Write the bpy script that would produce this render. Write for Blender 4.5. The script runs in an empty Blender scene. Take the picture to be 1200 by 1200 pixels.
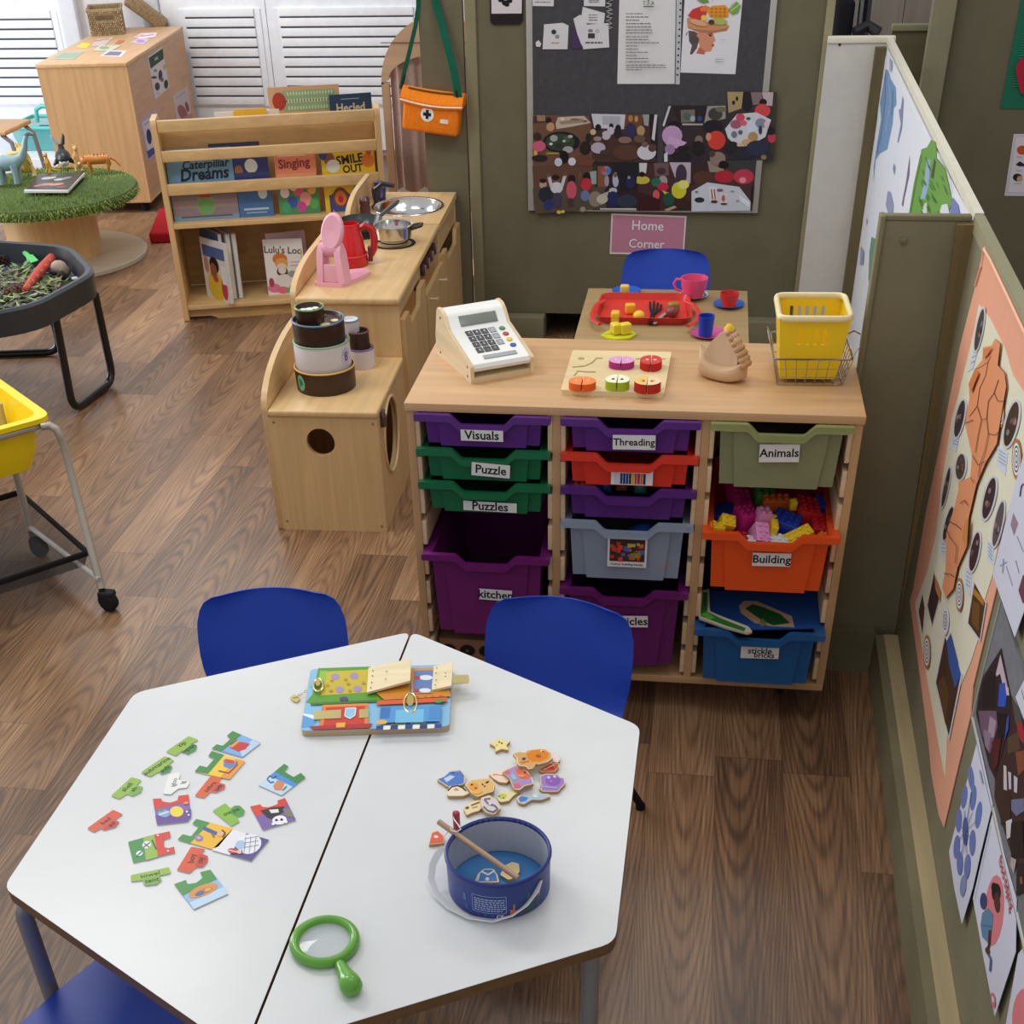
import bpy, bmesh, math, random
from mathutils import Vector, Matrix, Euler
random.seed(7)
scene = bpy.context.scene
COL = scene.collection
PI = math.pi
R = math.radians

# ------------------------------------------------------------------ camera
FPX, PPX, PPY = 1499.48, 588.13, 930.85
CAM = Vector((0.648, -2.784, 1.899))
CROT = Euler((0.9048, 0.02445, 0.14077), 'XYZ')
cd = bpy.data.cameras.new('camera'); cam = bpy.data.objects.new('camera', cd); COL.objects.link(cam)
cam.location = CAM; cam.rotation_euler = CROT
cd.sensor_width = 36; cd.sensor_fit = 'HORIZONTAL'; cd.lens = FPX / 1200 * 36
cd.shift_x = (600 - PPX) / 1200; cd.shift_y = (PPY - 600) / 1200
cd.clip_start = .02; cd.clip_end = 60
scene.camera = cam
RM = CROT.to_matrix()
def ray(x, y): return RM @ Vector(((x - PPX) / FPX, -(y - PPY) / FPX, -1))
def onpl(x, y, p, n):
    d = ray(x, y); n = Vector(n); return CAM + d * ((Vector(p) - CAM).dot(n) / d.dot(n))
def oz(x, y, z): return onpl(x, y, (0, 0, z), (0, 0, 1))
def oy(x, y, Y): return onpl(x, y, (0, Y, 0), (0, 1, 0))

# ------------------------------------------------------------------ colours and materials
def lin(c):
    o = []
    for v in c[:3]:
        v /= 255.0
        o.append(v / 12.92 if v <= .04045 else ((v + .055) / 1.055) ** 2.4)
    return (o[0], o[1], o[2], 1)
MATS = {}
def mat(name, rough=.5, metal=0., grain=None, amp=.18, fine=.0, bump=0., alpha=1., spec=.5, coat=0., scale=1., trans=0.):
    if name in MATS: return MATS[name]
    m = bpy.data.materials.new(name); m.use_nodes = True
    nt = m.node_tree; N = nt.nodes; L = nt.links
    b = N['Principled BSDF']
    a = N.new('ShaderNodeAttribute'); a.attribute_name = 'Col'
    src = a.outputs['Color']
    tc = N.new('ShaderNodeTexCoord')
    if grain:
        mp = N.new('ShaderNodeMapping'); L.new(tc.outputs['Object'], mp.inputs['Vector'])
        s = {'x': (2, 40, 40), 'y': (40, 2, 40), 'z': (40, 40, 2), 'iso': (14, 14, 14)}[grain]
        mp.inputs['Scale'].default_value = [v * scale for v in s]
        nz = N.new('ShaderNodeTexNoise'); nz.inputs['Scale'].default_value = 1; nz.inputs['Detail'].default_value = 5
        nz.inputs['Distortion'].default_value = .6
        L.new(mp.outputs[0], nz.inputs['Vector'])
        mr = N.new('ShaderNodeMapRange'); mr.inputs[1].default_value = .3; mr.inputs[2].default_value = .7
        mr.inputs[3].default_value = 1 - amp; mr.inputs[4].default_value = 1 + amp * .55
        L.new(nz.outputs['Fac'], mr.inputs[0])
        mx = N.new('ShaderNodeVectorMath'); mx.operation = 'SCALE'
        L.new(src, mx.inputs[0]); L.new(mr.outputs[0], mx.inputs['Scale']); src = mx.outputs[0]
        if bump:
            bp = N.new('ShaderNodeBump'); bp.inputs['Strength'].default_value = bump; bp.inputs['Distance'].default_value = .002
            L.new(nz.outputs['Fac'], bp.inputs['Height']); L.new(bp.outputs[0], b.inputs['Normal'])
    L.new(src, b.inputs['Base Color'])
    b.inputs['Roughness'].default_value = rough; b.inputs['Metallic'].default_value = metal
    b.inputs['Specular IOR Level'].default_value = spec
    b.inputs['Coat Weight'].default_value = coat; b.inputs['Alpha'].default_value = alpha
    b.inputs['Transmission Weight'].default_value = trans
    MATS[name] = m; return m
PLASTIC = mat('smooth_plastic', .38, grain='iso', amp=.03)
GLOSS = mat('gloss_plastic', .22, grain='iso', amp=.03)
MATTE = mat('matte_paint', .75, grain='iso', amp=.05, spec=.25)
PAPER = mat('printed_paper', .7, spec=.25, grain='iso', amp=.02)
GLOSSPAPER = mat('glossy_print', .38, spec=.4, grain='iso', amp=.04)
FABRIC = mat('woven_fabric', .9, spec=.15, grain='iso', amp=.12, scale=6, bump=.2)
FELT = mat('felt_board', .95, spec=.1, grain='iso', amp=.12, scale=3)
OLIVE = mat('olive_painted_board', .7, spec=.25, grain='iso', amp=.09, scale=.5)
WOODX = mat('wood_grain_x', .42, grain='x', amp=.13); WOODY = mat('wood_grain_y', .42, grain='y', amp=.13); WOODZ = mat('wood_grain_z', .42, grain='z', amp=.13)
RAWY = mat('raw_timber_y', .7, grain='y', amp=.25, scale=.6); RAWZ = mat('raw_timber_z', .7, grain='z', amp=.25, scale=.6)
LAM = mat('white_laminate', .3, grain='iso', amp=.02, spec=.5)
STEEL = mat('polished_steel', .14, 1., grain='iso', amp=.05); GREYMETAL = mat('grey_tube_metal', .34, .25, grain='iso', amp=.05)
BRASS = mat('brass_hardware', .25, .9, grain='iso', amp=.05)
BLACKGLOSS = mat('black_gloss', .25, grain='iso', amp=.05)
CLEAR = mat('clear_tray_plastic', .25, alpha=.62, grain='iso', amp=.05)
TINT = mat('tinted_tray_plastic', .3, alpha=.86, grain='iso', amp=.05)
BLUETINT = mat('blue_tray_plastic', .3, alpha=.78, grain='iso', amp=.05)
MESHM = mat('fine_mesh', .8, alpha=.55, grain='iso', amp=.2, scale=4)
GLASS = mat('lens_glass', .03, alpha=.28, spec=.8)
WICKER = mat('woven_seagrass', .85, grain='iso', amp=.45, scale=9, bump=.5)

# ------------------------------------------------------------------ mesh builder
_TXT = {}
def textgeo(s, bold=0., shear=0.):
    k = (s, bold, shear)
    if k in _TXT: return _TXT[k]
    cu = bpy.data.curves.new('t', 'FONT'); cu.body = s; cu.align_x = 'CENTER'; cu.align_y = 'CENTER'; cu.resolution_u = 2
    cu.offset = bold; cu.shear = shear
    o = bpy.data.objects.new('t', cu); COL.objects.link(o)
    dg = bpy.context.evaluated_depsgraph_get(); dg.update()
    me = o.evaluated_get(dg).to_mesh()
    g = ([(v.co.x, v.co.y) for v in me.vertices], [tuple(p.vertices) for p in me.polygons])
    o.evaluated_get(dg).to_mesh_clear()
    bpy.data.objects.remove(o); bpy.data.curves.remove(cu)
    _TXT[k] = g; return g
class MB:
    def __init__(s, M=None): s.v = []; s.f = []; s.c = []; s.M = M
    def add(s, vs, fs, c):
        n = len(s.v)
        for v in vs:
            v = Vector(v)
            s.v.append(tuple(s.M @ v) if s.M else tuple(v))
        c = lin(c)
        for f in fs: s.f.append(tuple(i + n for i in f)); s.c.append(c)
        return s
    def box(s, x0, x1, y0, y1, z0, z1, c, bev=0.):
        if bev > 0:
            bm = bmesh.new(); bmesh.ops.create_cube(bm, size=1)
            for v in bm.verts: v.co = Vector(((x0 + x1) / 2 + v.co.x * (x1 - x0), (y0 + y1) / 2 + v.co.y * (y1 - y0), (z0 + z1) / 2 + v.co.z * (z1 - z0)))
            bmesh.ops.bevel(bm, geom=list(bm.edges), offset=bev, segments=3, profile=.5, affect='EDGES')
            bm.verts.index_update()
            s.add([v.co.copy() for v in bm.verts], [tuple(v.index for v in f.verts) for f in bm.faces], c); bm.free(); return s
        vs = [(x0, y0, z0), (x1, y0, z0), (x1, y1, z0), (x0, y1, z0), (x0, y0, z1), (x1, y0, z1), (x1, y1, z1), (x0, y1, z1)]
        return s.add(vs, [(0, 3, 2, 1), (4, 5, 6, 7), (0, 1, 5, 4), (1, 2, 6, 5), (2, 3, 7, 6), (3, 0, 4, 7)], c)
    def tube(s, pts, r, c, n=10, cap=True, closed=False, flat=None):
        P = [Vector(p) for p in pts]; m = len(P); vs = []; fs = []
        rr = r if isinstance(r, (list, tuple)) else [r] * m
        up = None
        for i in range(m):
            if closed: t = (P[(i + 1) % m] - P[i - 1])
            else: t = P[min(i + 1, m - 1)] - P[max(i - 1, 0)]
            t.normalize()
            if up is None:
                up = Vector((0, 0, 1)) if abs(t.z) < .9 else Vector((1, 0, 0))
            a = up - t * up.dot(t)
            if a.length < 1e-4: a = t.orthogonal()
            a.normalize(); b = t.cross(a); up = a
            for k in range(n):
                w = 2 * PI * k / n
                vs.append(P[i] + a * (math.cos(w) * rr[i] * (flat or 1)) + b * (math.sin(w) * rr[i]))
        for i in range(m if closed else m - 1):
            for k in range(n):
                j = (i + 1) % m
                fs.append((i * n + k, i * n + (k + 1) % n, j * n + (k + 1) % n, j * n + k))
        if cap and not closed: fs.append(tuple(range(n))[::-1]); fs.append(tuple((m - 1) * n + k for k in range(n)))
        return s.add(vs, fs, c)
    def lathe(s, prof, ctr, c, n=32, sx=1., sy=1., rot=0., cap=True):
        vs = []; fs = []; m = len(prof); ctr = Vector(ctr)
        for r, z in prof:
            for k in range(n):
                w = 2 * PI * k / n + rot; vs.append((ctr.x + r * sx * math.cos(w), ctr.y + r * sy * math.sin(w), ctr.z + z))
        for i in range(m - 1):
            for k in range(n): fs.append((i * n + k, i * n + (k + 1) % n, (i + 1) * n + (k + 1) % n, (i + 1) * n + k))
        if cap and prof[0][0] > 1e-5: fs.append(tuple(range(n))[::-1])
        if cap and prof[-1][0] > 1e-5: fs.append(tuple((m - 1) * n + k for k in range(n)))
        return s.add(vs, fs, c)
    def ball(s, ctr, rx, ry=None, rz=None, c=(200, 200, 200), n=14, M=None):
        ry = ry or rx; rz = rz or rx; ctr = Vector(ctr); vs = []; fs = []; h = n // 2
        for i in range(h + 1):
            a = -PI / 2 + PI * i / h
            for k in range(n):
                w = 2 * PI * k / n
                p = Vector((rx * math.cos(a) * math.cos(w), ry * math.cos(a) * math.sin(w), rz * math.sin(a)))
                if M: p = M @ p
                vs.append(ctr + p)
        for i in range(h):
            for k in range(n): fs.append((i * n + k, i * n + (k + 1) % n, (i + 1) * n + (k + 1) % n, (i + 1) * n + k))
        return s.add(vs, fs, c)
    def prism(s, poly, d, c, side=None):
        """poly: 3-D outline; d: extrusion vector"""
        P = [Vector(p) for p in poly]; d = Vector(d); n = len(P)
        s.add(P + [p + d for p in P], [tuple(range(n))[::-1], tuple(n + i for i in range(n))], c)
        s.add(P + [p + d for p in P], [(i, (i + 1) % n, n + (i + 1) % n, n + i) for i in range(n)], side or c)
        return s
    def poly(s, P, c): return s.add(P, [tuple(range(len(P)))], c)
    def text(s, t, o, ux, uy, size, c, bold=.015, shear=0.):
        v, f = textgeo(t, bold, shear); o = Vector(o); ux = Vector(ux).normalized(); uy = Vector(uy).normalized()
        return s.add([o + ux * (a * size) + uy * (b * size) for a, b in v], f, c)
    def build(s, name, m, parent=None, world=False, kind=None, sharp=.6):
        me = bpy.data.meshes.new(name); me.from_pydata(s.v, [], s.f)
        at = me.attributes.new('Col', 'FLOAT_COLOR', 'CORNER')
        buf = []
        for p in me.polygons: buf.extend(list(s.c[p.index]) * p.loop_total)
        at.data.foreach_set('color', buf)
        me.polygons.foreach_set('use_smooth', [True] * len(me.polygons))
        me.materials.append(m)
        bm = bmesh.new(); bm.from_mesh(me); bmesh.ops.recalc_face_normals(bm, faces=bm.faces); bm.to_mesh(me); bm.free()
        me.set_sharp_from_angle(angle=sharp)
        me.update()
        o = bpy.data.objects.new(name, me); COL.objects.link(o)
        if parent is not None:
            o.parent = parent
            if world: o.matrix_parent_inverse = WM(parent).inverted()
        if kind: o['kind'] = kind
        return o
def WM(o):
    m = Matrix.LocRotScale(o.location, o.rotation_euler, o.scale)
    return WM(o.parent) @ o.matrix_parent_inverse @ m if o.parent else m
def tag(o, label, cat, group=None):
    o['label'] = label; o['category'] = cat
    if group: o['group'] = group
    return o
def thing(name, label, cat, loc=(0, 0, 0), rz=0., group=None):
    o = bpy.data.objects.new(name, None); COL.objects.link(o); o.empty_display_size = .05
    o.location = loc; o.rotation_euler = (0, 0, rz)
    return tag(o, label, cat, group)
def struct(mb, name, m): return mb.build(name, m, kind='structure')
def copy_tree(o, loc, rz, label, group=None):
    def rec(q, par):
        c = q.copy(); COL.objects.link(c); c.parent = par
        for ch in KIDS(q): rec(ch, c)
        return c
    c = rec(o, None); c.location = loc; c.rotation_euler = (0, 0, rz); c['label'] = label
    if group: c['group'] = group
    return c
def KIDS(o): return [q for q in bpy.data.objects if q.parent == o]
def arc(cx, cy, r, a0, a1, n): return [(cx + r * math.cos(R(a0 + (a1 - a0) * i / n)), cy + r * math.sin(R(a0 + (a1 - a0) * i / n))) for i in range(n + 1)]
def roundpoly(P, r, n=4):
    out = []; m = len(P); P = [Vector(p).to_3d() for p in P]
    for i in range(m):
        a, b, c = P[i - 1], P[i], P[(i + 1) % m]
        u = (a - b); v = (c - b); rr = min(r, u.length * .45, v.length * .45)
        p0 = b + u.normalized() * rr; p1 = b + v.normalized() * rr
        for k in range(n + 1):
            t = k / n; out.append(p0 * (1 - t) ** 2 + b * 2 * t * (1 - t) + p1 * t * t)
    return out
# a plane on which flat paper goes: point, normal towards the viewer's side
class Plane:
    def __init__(s, p, n): s.p = Vector(p); s.n = Vector(n).normalized()
    def at(s, x, y, off=0.): return onpl(x, y, s.p + s.n * off, s.n)
    def pts(s, P, off=0.): return [s.at(x, y, off) for x, y in P]
class Sheet(MB):
    """flat printed thing lying in a plane: outline then printed shapes, each a hair above the one below"""
    def __init__(s, pl, outline, base, th, c, rnd=0., side=None):
        MB.__init__(s); s.pl = pl; s.o = base + th; s.k = 0
        P = pl.pts(outline, base + th)
        if rnd: P = roundpoly(P, rnd)
        P = [p - pl.n * th for p in P]
        s.prism(P, pl.n * th, c, side)
    def up(s): s.k += 1; return s.o + .00012 * s.k
    def a(s, P, c): s.poly(s.pl.pts(P, s.up()), c); return s
    def rect(s, x0, y0, x1, y1, c): return s.a([(x0, y0), (x1, y0), (x1, y1), (x0, y1)], c)
    def ell(s, cx, cy, ax, ay, w, c, n=16):
        L = math.hypot(ax, ay) or 1; bx, by = -ay / L * w, ax / L * w
        return s.a([(cx + ax * math.cos(t) + bx * math.sin(t), cy + ay * math.cos(t) + by * math.sin(t)) for t in [2 * PI * i / n for i in range(n)]], c)
    def line(s, P, w, c):
        for (x0, y0), (x1, y1) in zip(P, P[1:]):
            L = math.hypot(x1 - x0, y1 - y0) or 1; nx, ny = -(y1 - y0) / L * w / 2, (x1 - x0) / L * w / 2
            s.a([(x0 + nx, y0 + ny), (x1 + nx, y1 + ny), (x1 - nx, y1 - ny), (x0 - nx, y0 - ny)], c)
        return s
    def txt(s, t, x, y, dx, dy, hpx, c, bold=.01, shear=0.):
        """text centred on pixel (x,y), running towards (x+dx,y+dy) in the plane, letter height hpx pixels upwards"""
        o = s.pl.at(x, y, s.up()); e = s.pl.at(x + dx, y + dy, s.o + .00012 * s.k)
        ux = (e - o).normalized(); uy = s.pl.n.cross(ux)
        size = (s.pl.at(x, y - hpx, s.o) - s.pl.at(x, y, s.o)).length / .72
        s.text(t, o, ux, uy, size, c, bold, shear); return s
# ================================================================== the setting
OL = (130, 124, 99); OLD = (104, 99, 75)
# floor: vinyl planks running away from the camera, one plank per cell with its own tone and grain
fm = bpy.data.materials.new('vinyl_plank_floor'); fm.use_nodes = True
nt = fm.node_tree; N = nt.nodes; L = nt.links; pb = N['Principled BSDF']
tc = N.new('ShaderNodeTexCoord'); sx = N.new('ShaderNodeSeparateXYZ'); L.new(tc.outputs['Object'], sx.inputs[0])
def M(op, a, b=None, c=None):
    n = N.new('ShaderNodeMath'); n.operation = op
    for i, q in enumerate((a, b, c)):
        if q is None: continue
        if isinstance(q, (int, float)): n.inputs[i].default_value = q
        else: L.new(q, n.inputs[i])
    return n.outputs[0]
PW, PL = .162, .95
u = M('DIVIDE', M('ADD', sx.outputs[0], -.768 + PW * 40), PW); iu = M('FLOOR', u); fu = M('FRACT', u)
wn = N.new('ShaderNodeTexWhiteNoise'); wn.noise_dimensions = '1D'; L.new(iu, wn.inputs['W'])
v = M('ADD', M('DIVIDE', M('ADD', sx.outputs[1], 20.), PL), wn.outputs['Value']); iv = M('FLOOR', v); fv = M('FRACT', v)
cid = N.new('ShaderNodeCombineXYZ'); L.new(iu, cid.inputs[0]); L.new(iv, cid.inputs[1])
w2 = N.new('ShaderNodeTexWhiteNoise'); w2.noise_dimensions = '2D'; L.new(cid.outputs[0], w2.inputs['Vector'])
off = M('MULTIPLY', w2.outputs['Value'], 37.)
cv = N.new('ShaderNodeCombineXYZ'); L.new(M('ADD', M('MULTIPLY', sx.outputs[0], 5.2), off), cv.inputs[0]); L.new(M('MULTIPLY', sx.outputs[1], .8), cv.inputs[1]); L.new(off, cv.inputs[2])
nz = N.new('ShaderNodeTexNoise'); nz.inputs['Scale'].default_value = 1.; nz.inputs['Detail'].default_value = 1.2; nz.inputs['Roughness'].default_value = .35; L.new(cv.outputs[0], nz.inputs['Vector'])
qq = M('POWER', M('ABSOLUTE', M('SUBTRACT', fu, M('MULTIPLY_ADD', w2.outputs['Value'], .3, .35))), 2.)
ph = M('ADD', M('ADD', M('MULTIPLY', sx.outputs[1], M('SUBTRACT', M('MULTIPLY', M('GREATER_THAN', wn.outputs['Value'], .4), 110.), 50.)), M('MULTIPLY', qq, 150.)), M('MULTIPLY', nz.outputs['Fac'], 46.))
ring = M('POWER', M('MULTIPLY_ADD', M('SINE', ph), .5, .5), 2.2)
cv2 = N.new('ShaderNodeCombineXYZ'); L.new(M('ADD', M('MULTIPLY', sx.outputs[0], 190.), off), cv2.inputs[0]); L.new(M('MULTIPLY', sx.outputs[1], 5.), cv2.inputs[1]); L.new(off, cv2.inputs[2])
n2 = N.new('ShaderNodeTexNoise'); n2.inputs['Scale'].default_value = 1.; n2.inputs['Detail'].default_value = 4; L.new(cv2.outputs[0], n2.inputs['Vector'])
cv3 = N.new('ShaderNodeCombineXYZ'); L.new(M('ADD', M('MULTIPLY', sx.outputs[0], 9.), off), cv3.inputs[0]); L.new(M('MULTIPLY', sx.outputs[1], 1.6), cv3.inputs[1])
n3 = N.new('ShaderNodeTexNoise'); n3.inputs['Scale'].default_value = 1.; n3.inputs['Detail'].default_value = 2; L.new(cv3.outputs[0], n3.inputs['Vector'])
fac = M('ADD', M('ADD', M('MULTIPLY', M('MULTIPLY_ADD', ring, -1., .4), M('MULTIPLY', n3.outputs['Fac'], .30)), M('MULTIPLY', n2.outputs['Fac'], .62)), M('ADD', M('MULTIPLY', w2.outputs['Value'], .25), M('MULTIPLY', n3.outputs['Fac'], .36)))
cr = N.new('ShaderNodeValToRGB'); L.new(M('MULTIPLY_ADD', fac, .94, -.11), cr.inputs[0])
e = cr.color_ramp.elements; e[0].position = .08; e[0].color = lin((56, 40, 28)); e[1].position = .85; e[1].color = lin((182, 146, 110))
e2 = e.new(.34); e2.color = lin((98, 72, 52)); e3 = e.new(.56); e3.color = lin((140, 106, 77))
du = M('MINIMUM', fu, M('SUBTRACT', 1., fu)); dv = M('MINIMUM', fv, M('SUBTRACT', 1., fv))
seam = M('MAXIMUM', M('LESS_THAN', du, .009), M('LESS_THAN', dv, .0022))
mixs = N.new('ShaderNodeMixRGB'); mixs.blend_type = 'MULTIPLY'; L.new(M('MULTIPLY', seam, .45), mixs.inputs[0]); L.new(cr.outputs[0], mixs.inputs[1]); mixs.inputs[2].default_value = (.35, .3, .27, 1)
L.new(mixs.outputs[0], pb.inputs['Base Color']); pb.inputs['Roughness'].default_value = .36; pb.inputs['Specular IOR Level'].default_value = .5
bp = N.new('ShaderNodeBump'); bp.inputs['Strength'].default_value = .12; bp.inputs['Distance'].default_value = .001; L.new(n2.outputs['Fac'], bp.inputs['Height']); L.new(bp.outputs[0], pb.inputs['Normal'])
MB().box(-7.5, 5.5, -5.5, 12, -.06, 0, (120, 95, 72)).build('floor', fm, kind='structure')

# right partition runs slightly off the y axis
SK = .0159
def wx(Y, d=0.): return 1.2265 + SK * Y + d      # x of the right partition's near face
wn_ = Vector((-1, SK, 0)).normalized()
WALLR = Plane((wx(0), 0, 0), wn_)
def slab(mb, x0, x1, y0, y1, z0, z1, c):           # box following the skewed line; x given as offset from wx
    P = [(wx(y0, x0), y0, z0), (wx(y0, x1), y0, z0), (wx(y1, x1), y1, z0), (wx(y1, x0), y1, z0)]
    return mb.prism(P, (0, 0, z1 - z0), c)
ZT = 1.147
struct(slab(MB(), 0, .02, -3.2, .285, 0, ZT - .03, OL), 'wall_right', OLIVE)
struct(slab(MB(), -.002, .021, -3.2, .285, ZT - .03, ZT, (150, 145, 116)), 'trim_1', OLIVE)
b = slab(MB(), -.058, -.036, -3.2, .24, 0, .118, (122, 115, 88))
struct(b, 'baseboard_right', OLIVE)
struct(slab(MB(), -.036, -.0005, -3.2, .24, .0, .12, (180, 162, 122)), 'trim_2', RAWY)
# short return panel that faces the camera beside the tray unit
b = MB(); X0 = 1.043
b.prism([(X0, .281, 0), (wx(.28) + .0, .281, 0), (wx(.28) + .0, .30, 0), (X0, .30, 0)], (0, 0, ZT - .012), OL)
struct(b, 'wall_return', OLIVE)
struct(MB().box(X0 - .004, wx(.28) - .005, .279, .303, ZT - .012, ZT, (122, 116, 88), .003), 'trim_3', OLIVE)
struct(MB().box(X0 - .012, X0, .272, .31, 0, ZT, (128, 122, 94), .003), 'trim_4', OLIVE)
struct(MB().box(1.06, wx(.24) - .058, .24, .281, 0, .122, (118, 112, 87)), 'baseboard_return', OLIVE)
P0, P1 = oy(1130, 262, .27), oy(1055, 742, .27)
b = MB(); P = [oy(1121, 261, .281), oy(1141, 261, .281), oy(1062, 742, .281), oy(1049, 742, .281)]
b.prism(P, (0, -.018, 0), (128, 108, 68)); struct(b, 'trim_5', RAWZ)
b = MB(); b.M = Matrix.Translation(oy(1059, 282, .28)) @ Matrix.Rotation(R(90), 4, 'X'); b.lathe([(.008, 0), (.008, .003), (.003, .005)], (0, 0, 0), (120, 112, 90), 16)
struct(b, 'trim_6', GREYMETAL)
# white map partition behind it
struct(slab(MB(), 0.004, .022, .305, 2.78, 0, ZT - .03, (226, 228, 232)), 'wall_map', MATTE)
struct(slab(MB(), 0.003, .022, .305, 2.80, ZT - .02, ZT, (218, 214, 196)), 'trim_7', MATTE)
struct(slab(MB(), -.036, 0.002, 2.745, 2.782, 0, ZT - .03, (104, 92, 58)), 'trim_8', RAWZ)
# white end board in the far corner
struct(MB().box(1.06, wx(2.78) + .03, 2.783, 2.803, 0, ZT - .02, (205, 201, 193)), 'wall_end', MATTE)
struct(MB().box(1.06, wx(2.78) + .034, 2.778, 2.81, ZT - .02, ZT + .002, (222, 216, 198), .003), 'trim_9', MATTE)
b = MB(); b.M = Matrix.Translation(oy(984, 52, 2.782)) @ Matrix.Rotation(R(90), 4, 'X'); b.lathe([(.005, 0), (.005, .002)], (0, 0, 0), (30, 30, 28), 12)
struct(b, 'trim_10', BLACKGLOSS)
# home corner wall with its noticeboard
YW = 2.82
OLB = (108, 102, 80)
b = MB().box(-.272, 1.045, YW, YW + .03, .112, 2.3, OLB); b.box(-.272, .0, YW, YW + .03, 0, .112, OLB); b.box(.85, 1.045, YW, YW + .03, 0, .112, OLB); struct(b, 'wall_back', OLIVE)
b = MB().box(-.02, .87, YW + .30, YW + .32, 0, .13, (70, 66, 50)); b.box(-.02, .87, YW + .03, YW + .30, .112, .13, (70, 66, 50)); b.box(-.02, 0, YW + .03, YW + .3, 0, .112, (70, 66, 50)); b.box(.85, .87, YW + .03, YW + .3, 0, .112, (70, 66, 50)); struct(b, 'gap_shade_box', OLIVE)  # dark box added behind the wall gap to shut out light and keep it black
struct(MB().box(1.045, 1.075, YW - .02, YW + .03, 0.0, 2.3, (150, 143, 112), .003), 'trim_11', OLIVE)
struct(MB().box(-.305, -.262, YW - .015, YW + .028, 0.0, 2.3, (134, 128, 98), .003), 'trim_12', OLIVE)
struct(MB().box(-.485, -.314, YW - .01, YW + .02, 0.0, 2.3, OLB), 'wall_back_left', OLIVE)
struct(MB().box(-.30, .0, YW - .075, YW - .016, 0, .115, (124, 118, 92), .002), 'baseboard_back', OLIVE)
struct(MB().box(.85, 1.044, YW - .075, YW - .001, 0, .115, (124, 118, 94), .002), 'baseboard_back_right', OLIVE)
# another bay beyond the map partition
YF = 4.0
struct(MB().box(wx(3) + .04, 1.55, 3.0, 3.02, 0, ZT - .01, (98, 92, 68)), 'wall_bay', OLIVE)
struct(MB().box(wx(3) + .036, 1.55, 2.99, 3.03, ZT - .01, ZT + .012, (132, 126, 98), .003), 'trim_13', OLIVE)
FARW = Plane((0, 2.9, 0), (0, -1, 0))
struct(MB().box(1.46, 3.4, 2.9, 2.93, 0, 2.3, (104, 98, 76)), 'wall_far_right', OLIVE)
struct(MB().box(1.43, 1.515, 2.86, 2.9, 0, 2.3, (134, 128, 102), .004), 'trim_14', OLIVE)
# fence boards far behind
b = MB()
for i in range(14): b.box(.55 + i * .19, .55 + i * .19 + .186, 5.84, 5.87, 0, 2.2, (150, 139, 128))
b.box(.5, 3.3, 5.87, 5.88, 0, 2.2, (60, 54, 48)); struct(b, 'wall_fence', RAWZ)  # dark backing added to keep the bright background out of the board gaps
# white wall with louvred cupboard doors
YD = 6.3; WH = (242, 244, 250)
struct(MB().box(-6.5, -.2, YD + .03, YD + .1, 0, 2.6, (214, 208, 208)), 'wall_left', MATTE)
def louvre(n, x0, x1, s0, s1):
    d = MB().box(x0, x1, YD - .005, YD + .03, .04, 2.4, WH)
    d.box(s0 - .04, s1 + .04, YD - .012, YD - .005, .30, .85, WH)
    o = d.build('door_%d' % n, MATTE, kind='structure')
    g = MB().box(s0, s1, YD - .0135, YD - .0125, .312, .806, (80, 80, 88))  # dark sheet paints in the shade between the slats
    g.build('slat_shade', MATTE, o)
    g = MB()
    for k in range(10):
        z = .352 + .0553 * k - .041
        g.box(s0, s1, YD - .021, YD - .012, z, z + .0445, (246, 248, 252), .002)
    g.build('slat', MATTE, o)
louvre(1, -4.75, -3.53, -4.6, -3.60)
louvre(2, -2.86, -2.17, -2.70, -2.245)
louvre(3, -2.165, -1.0, -2.08, -1.22)
struct(MB().box(-3.53, -3.42, YD - .03, YD + .03, 0, 2.4, (226, 228, 236), .01), 'trim_15', MATTE)
struct(MB().box(-2.98, -2.865, YD - .03, YD + .03, 0, 2.4, (228, 230, 238), .01), 'trim_16', MATTE)
struct(MB().box(-4.9, -3.05, 5.62, 6.29, 0, .12, (226, 230, 238), .008), 'trim_17', MATTE)
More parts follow.
